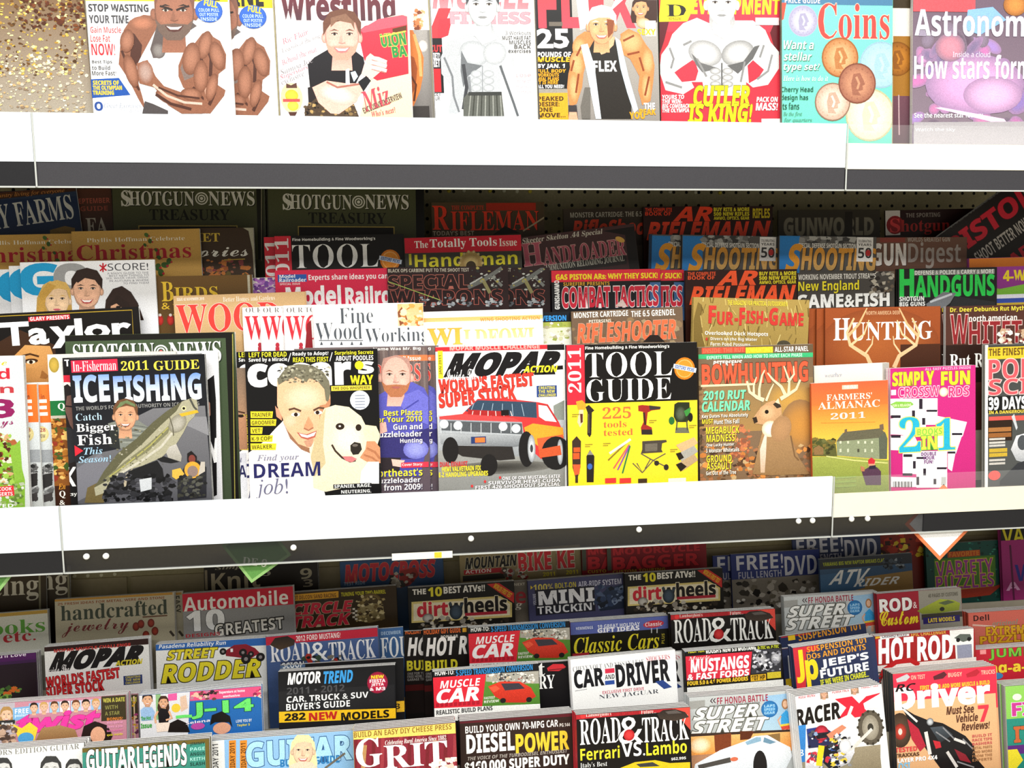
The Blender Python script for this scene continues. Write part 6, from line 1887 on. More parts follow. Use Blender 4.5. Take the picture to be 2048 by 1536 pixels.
@M('a', (2000, 1052), (2180, 1042), '8c2464', 'magenta puzzle magazine with yellow letters on black, bottom shelf right end', o=2, n=1, s='magenta puzzle magazine')
def _(A):
    A.R(1995, 1040, 2190, 1086, '1c1410')
    A.T('B', 'VARIETY', 2005, 1056, 2140, 1082, 'd0c42c')
    A.R(1995, 1086, 2190, 1280, 'a02c74', '841c5c')
    A.T('B', 'W', 2030, 1130, 2070, 1160, '2c2c84')
    A.T('B', 'A', 2012, 1165, 2040, 1180, 'd89cc8')
    A.L([(2020, 1090), (2028, 1200)], 4, '581440')

# ------------------------------------------------------------------ bottom shelf, fourth row
@M('b', (-168, 1240), (95, 1219), 'd8d8c8', 'white cookbook magazine with green and red letters, bottom shelf far left', o=2, n=1, s='white cookbook magazine')
def _(A):
    A.R(-180, 1200, 100, 1400, 'd8d8cc', 'c8c8b8')
    A.R(-180, 1205, 100, 1238, 'c89c38', 'b89440')
    A.T('S', 'Cooks', -60, 1240, 91, 1270, '5c9c38')
    A.T('S', 'etc.', 6, 1262, 72, 1284, 'b82c34')
def jewelry(A, dx):
    A.R(100 + dx, 1180, 355 + dx, 1400, 'b8b098', 'a09880')
    A.L([(108 + dx, 1201), (345 + dx, 1187)], 5, 'b88838')
    A.T('B', '25 FRESH IDEAS FOR METAL, WIRE AND STONE', 116 + dx, 1199, 330 + dx, 1205, '8c4c28')
    A.T('S', 'handcrafted', 122 + dx, 1204, 336 + dx, 1236, '3c4438')
    A.T('C', 'jewelry', 124 + dx, 1238, 258 + dx, 1272, '74282c')
    A.R(285 + dx, 1231, 335 + dx, 1234, '6c4c38')
    for x, y in ((272, 1253), (282, 1248), (302, 1246), (310, 1262), (292, 1270)):
        A.E(x + dx, y, 7, 9, 'a03c2c', '5c2018')
    A.L([(340 + dx, 1262), (348 + dx, 1272)], 5, '3c342c')
@M('b', (126, 1197), (366, 1182), 'a8a08c', 'beige jewelry magazine edge showing right of its twin', o=-3)
def _(A):
    jewelry(A, 18)
    A.T('B', 'EASY', 336, 1202, 372, 1216, '4a4838', rot=1.5)
@M('b', (109, 1199), (348, 1184), 'a8a08c', 'beige jewelry magazine with slate serif letters and red script', o=3, n=1, s='beige jewelry magazine')
def _(A):
    jewelry(A, 0)
@M('b', (364, 1188), (586, 1172), '8c8884', 'automobile magazine with a red title strip and a big white number', o=9, n=2, s='red strip automobile magazine')
def _(A):
    A.R(355, 1165, 595, 1400, '8c8c8c', '74706c')
    A.P([(355, 1170), (595, 1160), (595, 1208), (355, 1224)], 'bc1830')
    A.T('B', 'Automobile', 368, 1186, 577, 1216, 'e8e4dc')
    A.T('K', '10', 373, 1219, 449, 1262, 'e4e4e4', ol='58585a', ow=1.2)
    A.T('B', 'GREATEST', 430, 1241, 568, 1265, 'd8d4cc', ol='1a1814', ow=2.2, rot=-.04)
    A.T('B', 'DESIGNS', 372, 1266, 440, 1273, 'a82430')
@M('b', (575, 1186), (792, 1171), '33240f', 'dark brown racing magazine with red slanted letters and a carburettor', o=2, n=2, s='dark brown racing magazine')
def _(A):
    A.R(565, 1160, 800, 1400, '38280f', '241808')
    A.P([(577, 1190), (677, 1182), (677, 1195), (577, 1203)], 'd89c28')
    A.T('B', 'HOT DELCON SAND RACING', 583, 1189, 672, 1197, '5c3010')
    A.T('B', 'TUNING YOUR TWO-BARREL', 682, 1182, 772, 1190, 'd0c828')
    A.T('K/', 'CIRCLE', 584, 1204, 706, 1227, 'c8243c', ol='c0a888', ow=.8)
    A.T('K/', 'TRACK', 584, 1229, 704, 1253, 'c8243c', ol='c0a888', ow=.8)
    A.E(741, 1206, 24, 20, 'a08850', '54401c')
    A.E(742, 1204, 15, 12, '4c3c20')
    A.P([(716, 1218), (730, 1206), (766, 1208), (770, 1238), (738, 1246), (712, 1240)], '9c8c60', '5c4c28')
    A.N(712, 1190, 768, 1244, 70, ['c8b888', '6c5830', '3c2c14', 'a89460', 'dccca0'], (2, 5), 8)
    for k in range(6):
        A.R(705 + (k % 2) * 5, 1216 + k * 4, 710 + (k % 2) * 5, 1220 + k * 4, 'd8d0c0')
@M('b', (840, 1173), (1055, 1160), '6c6458', 'greyish magazine strip with one red letter right of the dirt racing magazine', o=-6)
def _(A):
    A.R(1020, 1150, 1060, 1300, '746c60', '5c5448')
    A.T('B', 'e', 1031, 1183, 1052, 1207, 'a82830')
    A.T('J', 'g', 1030, 1206, 1045, 1220, 'dcd4c4')
    A.T('B', 'NEXT', 1028, 1166, 1050, 1171, 'd0c8b8')
def dirt(A, x, y, k):
    q = lambda px, py: (x + (px - 815) * k, y + (py - 1174) * k - (px - 815) * 0.0)
    def T(s, t, x0, y0, x1, y1, *a, **kw):
        p0, p1 = q(x0, y0), q(x1, y1)
        A.T(s, t, p0[0], p0[1], p1[0], p1[1], *a, **kw)
    P = lambda pts, c, c2=None: A.P([q(*p) for p in pts], c, c2)
    P([(800, 1160), (1040, 1150), (1040, 1420), (800, 1420)], '15110c')
    T('K', 'THE', 825, 1178, 852, 1189, 'e8e4dc')
    T('K', '10', 856, 1174, 884, 1193, 'e0d434')
    T('K', 'BEST ATVs!!', 887, 1171, 970, 1185, 'e8e4dc')
    P([(974, 1168), (998, 1166), (1028, 1186), (1028, 1206)], 'c02c28')
    T('B', 'WORLDS FIRST TEST', 985, 1176, 1026, 1186, 'e0c028', rot=.62)
    P([(823, 1204), (1000, 1192), (1024, 1206), (1024, 1234), (823, 1246)], 'd0bc74')
    P([(827, 1208), (1000, 1196), (1020, 1208), (1020, 1230), (827, 1242)], 'e4d8b8')
    T('K', 'dirt', 834, 1203, 896, 1233, 'c82838', ol='e8dcc0', ow=1)
    T('K', 'wheels', 897, 1194, 1015, 1226, '18120e', ol='e8dcc0', ow=1)
    P([(930, 1226), (1014, 1221), (1014, 1227), (930, 1232)], 'b02838')
    cx, cy = q(912, 1224)
    A.E(cx, cy, 13 * k, 15 * k, '4c5c6c', '1c242c')
    A.L([q(902, 1212), q(900, 1204)], 4, '34404c')
    A.L([q(920, 1214), q(926, 1206)], 4, '34404c')
    cx, cy = q(856, 1236)
    A.E(cx, cy, 11 * k, 9 * k, 'c8c4bc', '6c645c')
    a, b = q(832, 1236), q(1020, 1260)
    A.N(a[0], a[1], b[0], b[1], 50, ['2c241c', '8c8478', '4c4030', 'b8b0a0'], (3, 7), 6)
@M('b', (815, 1176), (1028, 1162), '15110c', 'dirt quad magazine with red and black lettering, left of two alike', o=6, n=2, s='left dirt quad magazine')
def _(A):
    dirt(A, 815, 1174, 1.0)
@M('b', (1055, 1162), (1250, 1147), '3c3c5c', 'slate blue truck magazine with white block letters, bottom shelf', o=1, n=2, s='slate blue truck magazine')
def _(A):
    A.R(1045, 1135, 1255, 1400, '444468', '34344c')
    A.P([(1061, 1171), (1066, 1175), (1061, 1179)], 'd8b82c')
    A.T('B', '100%', 1067, 1168, 1106, 1181, 'd8c458')
    A.T('B', 'BOLT-ON', 1110, 1165, 1152, 1176, 'c8b838')
    A.T('B', 'AIR-RIDE SYSTEM', 1156, 1160, 1243, 1171, 'c8c8dc')
    A.R(1071, 1176, 1190, 1226, '1c1c28')
    A.T('K', 'MINI', 1077, 1179, 1189, 1206, 'e8e8ec')
    A.T('B', "TRUCKIN'", 1075, 1209, 1189, 1224, 'e4e4e8')
    A.T('B', 'VOLUME', 1058, 1196, 1080, 1202, 'b8b8c8', rot=-math.pi / 2)
    A.P([(1190, 1200), (1215, 1176), (1250, 1168), (1252, 1216), (1200, 1222)], '243450', '1a2438')
    A.N(1190, 1172, 1250, 1215, 40, ['2c3c5c', '101828', '7c8ca8', '4c5c7c'], (3, 8), 5)
@M('b', (1249, 1148), (1445, 1136), '15110c', 'dirt quad magazine with red and black lettering, right of two alike', o=7, n=2, s='right dirt quad magazine')
def _(A):
    dirt(A, 1248, 1146, .92)
@M('b', (1638, 1119), (1823, 1106), '3c5070', 'blue quad rider magazine with white slanted letters over tan desert', o=2, n=1, s='blue quad rider magazine')
def _(A):
    A.R(1630, 1095, 1830, 1300, '3c5878', '44607c')
    A.R(1630, 1100, 1830, 1132, '33363c')
    A.T('B', 'YAMAHAS BIG NEW RAPTOR BREAKS CLASS', 1646, 1121, 1772, 1128, 'b0b82c')
    A.P([(1638, 1170), (1700, 1158), (1830, 1140), (1830, 1260), (1638, 1260)], '9c7c48', '84643c')
    A.P([(1638, 1150), (1730, 1140), (1730, 1175), (1638, 1200)], '44688c')
    A.T('B/', 'ATV', 1656, 1140, 1742, 1166, 'ecece8', sk=.6)
    A.T('B/', 'RIDER', 1706, 1156, 1800, 1170, 'e4e4e0', sk=.5)
    A.N(1770, 1118, 1806, 1138, 30, ['141418', '2c3440', '48525c', '8c949c'], (3, 7), 4)

# ------------------------------------------------------------------ bottom shelf, third row
@M('c', (-170, 1326), (72, 1305), '3c1a48', 'dark purple magazine with a small white headline, left edge of bottom shelf', o=2, n=3, s='dark purple magazine')
def _(A):
    A.R(-180, 1290, 80, 1330, '5c2064', '4c1858')
    A.R(-180, 1330, 80, 1500, '241420', '1c1410')
    A.T('B', "Projects You'll Love", -80, 1310, 53, 1320, 'ecdcf0')
    A.N(-20, 1375, 42, 1400, 30, ['5c8c3c', '84b04c', 'd86c28', '3c5c28'], (4, 9), 3)
@M('c', (88, 1294), (297, 1276), 'ececec', 'white muscle car magazine with black slanted title over red lines', o=3, n=3, s='white black-titled muscle car magazine')
def _(A):
    A.R(80, 1265, 305, 1500, 'ececea')
    A.P([(80, 1290), (305, 1275), (305, 1288), (80, 1304)], '2c1412')
    A.T('K', 'MOPAR MUSCLE CHALLENGE', 108, 1292, 262, 1299, 'b83430')
    A.T('K', 'MOPAR', 98, 1298, 287, 1335, '141012', sk=.5, ol='141012', ow=2)
    A.T('K/', 'ACTION', 230, 1319, 286, 1330, 'd8c834')
    A.T('C', 'Inside The', 88, 1330, 138, 1346, 'f8f4f4')
    A.T('K', "WORLD'S FASTEST", 92, 1344, 240, 1366, 'c8282c', ol='5c1410', ow=.7, rot=-.05)
    A.T('K', 'SUPER STOCK', 90, 1367, 208, 1389, 'c8282c', ol='5c1410', ow=.7, rot=-.05)
    A.R(247, 1350, 285, 1369, '2c3c74')
    for i, s in enumerate(('CREATING', 'THE NEW', 'CHALLENGER')):
        A.T('B', s, 251, 1351.5 + i * 5.6, 281, 1356 + i * 5.6, 'd8c838')
@M('c', (311, 1289), (532, 1275), 'ececec', 'white hot rod magazine with yellow outlined letters and blue strip', o=4, n=3, s='yellow-lettered hot rod magazine')
def _(A):
    A.R(300, 1265, 540, 1500, 'f0f0ec')
    A.P([(300, 1280), (540, 1268), (540, 1290), (300, 1302)], '2c64b0')
    A.T('B/', 'Pasadena Reliability Run', 318, 1285, 452, 1296, 'f0f4f8')
    A.T('K/', 'STREET', 334, 1297, 436, 1318, 'e8d834', ol='2c2414', ow=1.4)
    A.T('K/', 'RODDER', 323, 1322, 522, 1361, 'ecdc30', ol='2c2414', ow=1.8)
    A.P([(450, 1302), (468, 1290), (492, 1288), (510, 1296), (520, 1306), (500, 1318), (470, 1314), (452, 1312)], '8c1c2c')
    for x, y, r in ((446, 1303, 7), (486, 1305, 8), (492, 1318, 10), (502, 1308, 6), (521, 1314, 9)):
        A.E(x, y, r, r, '1c1818')
        A.E(x, y, r * .4, r * .4, '8c8484')
    A.R(461, 1297, 466, 1304, 'f0ecec')
@M('c', (590, 1271), (806, 1254), '3c6090', 'blue four-wheel magazine edge with white condensed letters, right of the blue road magazine', o=-4)
def _(A):
    A.R(740, 1245, 810, 1420, '40689c', '2c4468')
    A.T('B', 'DECEMBER', 762, 1262, 802, 1269, 'a8c0d8')
    A.T('S', 'FOUR', 761, 1272, 838, 1314, 'eceef0')
    A.R(790, 1395, 810, 1420, 'd8a828')
@M('c', (531, 1274), (755, 1255), '3c5484', 'blue road magazine with a red top strip and a small dark car', o=5, n=2, s='blue road magazine')
def _(A):
    A.R(520, 1245, 765, 1500, '486094', '304468')
    A.P([(520, 1268), (765, 1250), (765, 1272), (520, 1292)], 'b82038')
    A.T('B', '2012 FORD MUSTANG!', 592, 1268, 681, 1279, 'ecdcdc')
    A.T('S', 'ROAD', 541, 1286, 620, 1322, 'e4e4ea', ol='34507c', ow=.8)
    A.T('S', '&', 620, 1284, 656, 1322, 'f0f0f4', ol='34507c', ow=.8)
    A.T('S', 'TRACK', 657, 1280, 752, 1320, 'e4e4ea', ol='34507c', ow=.8)
    A.P([(540, 1290), (550, 1276), (575, 1272), (590, 1280), (588, 1290), (560, 1300)], '201a18', '4a3828')
    A.R(562, 1322, 610, 1340, '2c3450')
    A.T('B', 'SCION', 564, 1324, 608, 1338, 'e0e4e8')
    A.N(610, 1312, 690, 1330, 25, ['1c1c20', 'a83028', '3c4c3c', '7c7468'], (4, 9), 4)
def hotr(A, dx):
    A.R(840 + dx, 1240, 1060 + dx, 1420, '120e0c', '1a1210')
    A.T('B', 'HOLIDAY GIFT GUIDE', 848 + dx, 1257, 921 + dx, 1267, 'e06828')
    A.R(925 + dx, 1256, 933 + dx, 1264, 'd8a028')
    A.T('B', 'POPULAR', 882 + dx, 1270, 916 + dx, 1276, 'd8d4cc')
    A.T('K/', 'HOT ROD', 852 + dx, 1272, 975 + dx, 1309, 'f0ece8')
    A.T('K', 'BUILD', 851 + dx, 1320, 915 + dx, 1340, 'd8cc30')
    for i in range(3):
        A.T('B', ('ONE FOR YOU', 'FREE HOW-TO', 'GARAGE TIPS')[i], 852 + dx, 1344 + i * 6, 890 + dx, 1349 + i * 6, '8c8884')
    A.R(840 + dx, 1364, 1060 + dx, 1376, '4a1010')
@M('c', (808, 1263), (1010, 1252), '120e0c', 'black hot rod magazine edge left of its twin, bottom shelf centre', o=-3)
def _(A):
    hotr(A, -37)
@M('c', (845, 1260), (1050, 1247), '120e0c', 'black hot rod magazine with white slanted letters beside the orange sports car', o=3, n=1, s='black hot rod magazine')
def _(A):
    hotr(A, 0)
def musclecar(A, x, y, k):
    q = lambda px, py: (x + (px - 865) * k, y + (py - 1341) * k)
    def T(s, t, x0, y0, x1, y1, *a, **kw):
        p0, p1 = q(x0, y0), q(x1, y1)
        A.T(s, t, *p0, *p1, *a, **kw)
    P = lambda pts, c, c2=None: A.P([q(*p) for p in pts], c, c2)
    P([(855, 1325), (1090, 1310), (1090, 1560), (855, 1560)], '141416')
    T('B', 'HOW-TO:', 870, 1340, 908, 1349, 'f0f0ec')
    T('B', '5-SPEED TRANSMISSION CONVERSION', 912, 1333, 1066, 1345, '2c8cd0')
    P([(855, 1355), (972, 1347), (964, 1414), (855, 1420)], 'd82838')
    T('B/', 'MUSCLE', 880, 1358, 961, 1373, 'f8f4f4')
    T('K/', 'CAR', 873, 1375, 958, 1403, 'f8f4f4')
    P([(972, 1347), (1090, 1340), (1090, 1410), (964, 1414)], '5c8c34', '4c7c2c')
    P([(972, 1347), (1090, 1340), (1090, 1366), (1030, 1366), (972, 1362)], 'a8a498')
    a, b = q(974, 1346), q(1075, 1364)
    A.N(a[0], a[1], b[0], b[1], 70, ['d8d4cc', '5c544c', '8c3c34', 'c8b8a0', '3c3c3c', 'e8e4dc'], (1.5, 4), 6)
    P([(976, 1372), (1000, 1362), (1040, 1362), (1062, 1374), (1072, 1392), (1050, 1404), (1012, 1404), (990, 1392)], 'd83c28', 'c03020')
    P([(1002, 1366), (1038, 1365), (1050, 1376), (1010, 1380)], '3c3840')
    P([(978, 1374), (992, 1370), (1000, 1376), (988, 1384)], 'e8583c')
    for px, py in ((1006, 1400), (1058, 1398)):
        c = q(px, py)
        A.E(*c, 6 * k, 5 * k, '241c1c')
    T('B', 'FASTEST', 968, 1392, 990, 1397, 'e8e8dc')
    T('B', 'REVIEW', 968, 1399, 998, 1404, 'e8e8dc')
    for i in range(10):
        P([(872 + i * 9, 1406 - i * .6), (878 + i * 9, 1405 - i * .6), (878 + i * 9, 1412 - i * .6), (872 + i * 9, 1413 - i * .6)], 'b01c2c')
    P([(855, 1416), (1090, 1406), (1090, 1440), (855, 1440)], 'ecece8')
    T('K', 'REALISTIC BUILD PLANS', 873, 1415, 985, 1424, '3c3c3c')
@M('c', (936, 1256), (1139, 1242), '141416', 'muscle car magazine with an orange sports car on grass, upper of two alike', o=9, n=2, s='upper orange sports car magazine')
def _(A):
    musclecar(A, 937, 1255, .965)
@M('c', (1140, 1245), (1338, 1231), '16140e', 'black classic car magazine with yellow italic title and blue strip', o=2, n=4, spine='a82430', s='yellow italic classic car magazine')
def _(A):
    A.R(1130, 1225, 1345, 1480, '1a1810')
    A.P([(1130, 1243), (1345, 1228), (1345, 1256), (1130, 1271)], '5c68ac')
    A.R(1150, 1252, 1188, 1260, '4858a0')
    A.T('B', 'HEMMINGS', 1152, 1253, 1186, 1259, 'dce0f0')
    A.T('B', '19 GREAT HOLIDAY', 1195, 1247, 1280, 1254, 'eceef8')
    A.T('K', 'GIFT IDEAS', 1195, 1254, 1279, 1263, 'f4f4fc')
    A.E(1307, 1248, 21, 7, 'c83444', rot=-.05)
    A.T('B', 'Classic', 1290, 1244, 1324, 1252, 'f4dce0')
    A.L([(1303, 1256), (1303, 1266)], 2, 'c8c8c8')
    A.L([(1314, 1256), (1314, 1266)], 2, 'c8c8c8')
    A.T('J', 'Classic Cars', 1148, 1270, 1319, 1302, 'ecdc34')
    A.T('B', 'PLUS', 1316, 1274, 1336, 1280, 'b8a838', rot=-1.5)
    A.R(1145, 1306, 1178, 1312, 'b02c38')
def roadtrack(A, x, y, k, full=False):
    q = lambda px, py: (x + (px - 1152) * k, y + (py - 1428) * k)
    def T(s, t, x0, y0, x1, y1, *a, **kw):
        p0, p1 = q(x0, y0), q(x1, y1)
        A.T(s, t, *p0, *p1, *a, **kw)
    P = lambda pts, c, c2=None: A.P([q(*p) for p in pts], c, c2)
    P([(1140, 1400), (1390, 1390), (1390, 1640), (1140, 1640)], '15110f')
    P([(1140, 1424), (1390, 1408), (1390, 1428), (1330, 1424), (1140, 1440)], 'b82830')
    c = q(1166, 1432)
    A.E(*c, 5 * k, 5 * k, 'e83838')
    T('L', "Lamborghini's", 1172, 1425, 1222, 1434, 'f0e4dc')
    T('B', 'BEST ON CANTILEVER', 1224, 1423, 1278, 1431, '8c1c20')
    T('L', 'Future...', 1282, 1419, 1312, 1427, 'f0e4dc')
    P([(1340, 1412), (1390, 1408), (1390, 1470), (1372, 1450)], 'e04c40')
    T('S', 'ROAD', 1160, 1437, 1241, 1487, 'f8f8f4')
    T('S', 'TRACK', 1284, 1432, 1378, 1482, 'f8f8f4')
    T('B', '&', 1236, 1434, 1286, 1486, 'f8f8f4', ol='15110f', ow=1.5)
    A.E(*q(1258, 1470), 11 * k, 11 * k, 'e04040', 'a81820')
    P([(1314, 1428), (1326, 1420), (1350, 1418), (1370, 1424), (1378, 1434), (1350, 1442), (1320, 1438)], '2c2420', '443830')
    P([(1330, 1423), (1352, 1420), (1364, 1426), (1336, 1428)], '5c5450')
    if full:
        T('B', 'Ferrari', 1161, 1494, 1239, 1518, 'e8dc34')
        T('B', 'VS.', 1243, 1484, 1290, 1512, 'f8f8f4')
        T('B', 'Lambo', 1292, 1482, 1374, 1508, 'e8dc34')
        T('L', "Italy's Best", 1161, 1524, 1214, 1536, 'f0f0ec')
        P([(1240, 1536), (1270, 1524), (1310, 1520), (1340, 1526), (1380, 1524), (1380, 1600), (1240, 1600)], 'e0c020')
        P([(1272, 1528), (1305, 1524), (1320, 1532), (1280, 1534)], '3c3c3c')
        T('B', '$62,995', 1342, 1514, 1372, 1520, 'f0f0ec')
@M('c', (1341, 1230), (1550, 1217), '15110f', 'black road magazine with white serif title and red ball, upper of two alike', o=3, n=3, s='upper red ball road magazine')
def _(A):
    roadtrack(A, 1341, 1230, .91)
def superstreet(A, x, y, k, full=False):
    q = lambda px, py: (x + (px - 1378) * k, y + (py - 1394) * k)
    def T(s, t, x0, y0, x1, y1, *a, **kw):
        p0, p1 = q(x0, y0), q(x1, y1)
        A.T(s, t, *p0, *p1, *a, **kw)
    P = lambda pts, c, c2=None: A.P([q(*p) for p in pts], c, c2)
    P([(1365, 1390), (1600, 1380), (1600, 1480), (1365, 1490)], 'c0c4c4', 'b0b4b4')
    P([(1365, 1404), (1410, 1400), (1410, 1416), (1365, 1420)], '9c9c98')
    P([(1530, 1392), (1600, 1384), (1600, 1460), (1520, 1466)], '94bcdc', 'b0ccdc')
    T('B', '«', 1420, 1397, 1432, 1406, '3c2830')
    T('B', 'FF HONDA BATTLE', 1434, 1392, 1536, 1405, '9c2c44')
    T('B', 'NOBODY DOES FRONT WHEEL DRIVE BETTER', 1420, 1407, 1520, 1411, '4c4c50')
    T('K/', 'SUPER', 1386, 1412, 1518, 1436, 'ecece8', ol='54544c', ow=1.6, sk=.35)
    T('K/', 'STREET', 1382, 1438, 1540, 1464, 'ecece8', ol='54544c', ow=1.6, sk=.35)
    c = q(1539, 1418)
    A.E(*c, 17 * k, 16 * k, '3c8cc8', '2464a0')
    for i, s in enumerate(('LAPS', 'SPEED', 'GEAR')):
        T('B', s, 1528, 1409 + i * 7, 1550, 1414 + i * 7, 'a8d4f0')
    # woman
    P([(1562, 1430), (1572, 1420), (1582, 1430), (1584, 1448), (1562, 1450)], '3ca0dc')
    P([(1560, 1450), (1586, 1446), (1584, 1458), (1564, 1460)], 'd84c3c')
    P([(1560, 1449), (1586, 1445), (1586, 1449), (1560, 1453)], 'e8d048')
    P([(1564, 1460), (1572, 1458), (1562, 1470), (1550, 1466)], 'dca888')
    P([(1576, 1458), (1584, 1457), (1582, 1472), (1576, 1472)], 'dca888')
    c = q(1570, 1408)
    A.E(*c, 7 * k, 10 * k, 'a87850')
    A.E(c[0], c[1], 4.5 * k, 7 * k, 'e4b898')
    A.L([q(1562, 1432), q(1556, 1440), q(1560, 1450)], 3 * k, 'dca888')
    A.L([q(1582, 1430), q(1588, 1438), q(1584, 1446)], 3 * k, 'dca888')
    if full:
        P([(1365, 1468), (1600, 1458), (1600, 1470), (1365, 1480)], '3c2c24')
        P([(1365, 1474), (1600, 1462), (1600, 1500), (1365, 1512)], 'f0b870', 'e08c3c')
        c = q(1400, 1490)
        A.E(*c, 22 * k, 16 * k, 'fcf0d0', 'f0b060')
        P([(1428, 1470), (1462, 1466), (1462, 1500), (1430, 1504)], '7c3c20')
        P([(1480, 1462), (1508, 1462), (1500, 1478), (1480, 1480)], '5c2c18')
        P([(1530, 1470), (1560, 1466), (1560, 1484), (1530, 1486)], '8c6c40')
        P([(1365, 1512), (1470, 1504), (1470, 1540), (1365, 1560)], 'b08060')
        P([(1390, 1528), (1440, 1500), (1490, 1482), (1510, 1472), (1535, 1470), (1556, 1482), (1580, 1494), (1584, 1512), (1560, 1560), (1380, 1580)], 'f4f8fc', 'd0d8e0')
        P([(1490, 1484), (1512, 1474), (1522, 1474), (1522, 1482), (1494, 1490)], '8cb0c8')
        P([(1528, 1474), (1552, 1484), (1540, 1488), (1526, 1484)], '6c90a8')
        c = q(1520, 1532)
        A.E(*c, 14 * k, 30 * k, '201c1c')
        P([(1395, 1530), (1460, 1514), (1462, 1524), (1398, 1538)], '4c4844')
        c = q(1468, 1518)
        A.E(*c, 8 * k, 4 * k, 'd87050')
@M('c', (1567, 1194), (1754, 1182), 'b4b8b8', 'grey tuner car magazine with silver slanted letters, upper of two alike', o=4, n=2, s='upper silver-lettered tuner magazine')
def _(A):
    superstreet(A, 1567, 1194, .885)
@M('c', (1753, 1188), (1922, 1175), '8c1c28', 'maroon custom car magazine with yellow script and a lime car', o=9, n=2, s='maroon custom car magazine')
def _(A):
    A.R(1745, 1165, 1843, 1400, 'a02434', '8c1c2c')
    A.R(1842, 1165, 1930, 1400, '9c988c', '6c6860')
    A.T('K', 'ROD', 1759, 1197, 1824, 1222, 'f0ece8', ol='4c0c14', ow=.8)
    A.T('B', '&', 1826, 1204, 1834, 1216, 'ecdcd8')
    A.T('C', 'Custom', 1760, 1222, 1836, 1248, 'ecd430', ol='ecd430', ow=.5)
    A.P([(1834, 1222), (1856, 1210), (1880, 1198), (1906, 1200), (1920, 1206), (1918, 1220), (1880, 1226), (1845, 1228)], 'a8b43c', '7c8830')
    A.P([(1876, 1206), (1896, 1200), (1910, 1204), (1890, 1210)], '5c6848')
    A.E(1884, 1218, 5, 4, '2c2c28')
    A.R(1843, 1226, 1925, 1236, '3c3830')
    A.R(1846, 1233, 1920, 1245, '2c2464')
    A.T('K', 'LATE MODELS', 1856, 1235, 1910, 1243, 'e0c438')
    A.T('B', '40 PAGES OF CUSTOMS', 1856, 1186, 1916, 1193, '5c584c')
@M('c', (1936, 1226), (2140, 1213), 'd8604c', 'salmon puzzle magazine with yellow outlined letters, bottom shelf right edge', o=3, n=4, s='salmon puzzle magazine')
def _(A):
    A.R(1925, 1205, 2150, 1480, 'dc6c5c', 'e0887c')
    A.T('B', 'Dell', 1947, 1230, 1978, 1241, '3c1c1c')
    A.T('J', 'original', 1985, 1240, 2036, 1252, '8c9c84')
    A.L([(1945, 1250), (2100, 1260)], 3, 'f0c8b8')
    A.T('K', 'EXTREME', 1972, 1252, 2062, 1268, 'e8b428', ol='8c4c18', ow=.9)
    A.T('K', 'PUZZLES', 1960, 1270, 2070, 1284, 'e8b428', ol='8c4c18', ow=.9)
# ------------------------------------------------------------------ bottom shelf, second row
def twist(A, dx=0):
    A.R(-30 + dx, 1370, 262 + dx, 1600, 'c88c9c', 'b87888')
    A.R(-30 + dx, 1395, 30 + dx, 1500, 'b8b0b8')
    A.face(13 + dx, 1430, 30, 'ecc0a0', 'b08850', longhair=1)
    A.P([(26 + dx, 1416), (58 + dx, 1412), (58 + dx, 1437), (26 + dx, 1442)], '7cb0dc')
    A.T('B', 'FREE', 30 + dx, 1417, 57 + dx, 1427, 'f4f8fc')
    A.T('B', 'posters', 30 + dx, 1428, 56 + dx, 1435, 'dcecf8')
    for i, (x, c, h) in enumerate(((68, '8cb8e0', '2c1c14'), (88, 'e4c0cc', 'c8a060'), (109, 'a0c8e8', '5c3820'), (130, 'f0e4ec', '30201a'), (152, 'b8d4ec', '6c4028'), (172, 'e8c8d8', '281a14'), (192, '9cc0e4', 'c89858'))):
        A.R(x - 10 + dx, 1406 - i * 1.4, x + 10 + dx, 1428 - i * 1.4, c)
        A.face(x + dx, 1416 - i * 1.4, 20, 'e8b898', h)
    A.P([(203 + dx, 1392), (254 + dx, 1388), (254 + dx, 1438), (203 + dx, 1442)], '3c3420')
    A.T('K', 'WIN A DATE', 206 + dx, 1395, 250 + dx, 1404, 'b8b04c')
    A.T('B', 'WITH', 210 + dx, 1410, 236 + dx, 1418, '8c8848')
    A.T('B', 'A STAR', 210 + dx, 1422, 240 + dx, 1430, '8c8848')
    A.T('H/', 'twist', 34 + dx, 1421, 202 + dx, 1462, 'e83ca0', ol='b82878', ow=.8)
    A.P([(26 + dx, 1448), (44 + dx, 1456), (60 + dx, 1444), (76 + dx, 1456), (70 + dx, 1480), (40 + dx, 1484)], 'ecd040')
    A.E(52 + dx, 1476, 16, 12, '4c9cd0')
    A.P([(70 + dx, 1484), (84 + dx, 1456), (120 + dx, 1450), (150 + dx, 1458), (160 + dx, 1484)], 'a88458', '84603c')
    A.P([(160 + dx, 1484), (168 + dx, 1452), (190 + dx, 1442), (214 + dx, 1450), (226 + dx, 1470), (220 + dx, 1484)], '241814')
    A.E(196 + dx, 1470, 15, 18, 'e0a888')
    A.R(0 + dx, 1440, 30 + dx, 1448, '303030')
    A.T('B', 'Boys', 4 + dx, 1444, 26 + dx, 1452, 'f0f0f0')
    A.N(0 + dx, 1455, 30 + dx, 1485, 25, ['6c5448', '9c7c68', 'c8a890', '4c3c34'], (4, 9), 6)
    for i in range(5):
        A.T('B', ('BONUS!', 'Miley opens up', 'Demi & Joe', 'back together', 'quiz inside')[i], 214 + dx, 1434 + i * 8, 246 + dx, 1440 + i * 8, ('e88838', 'f0a8cc', 'f0a8cc', 'e07cb0', 'e8d838')[i])
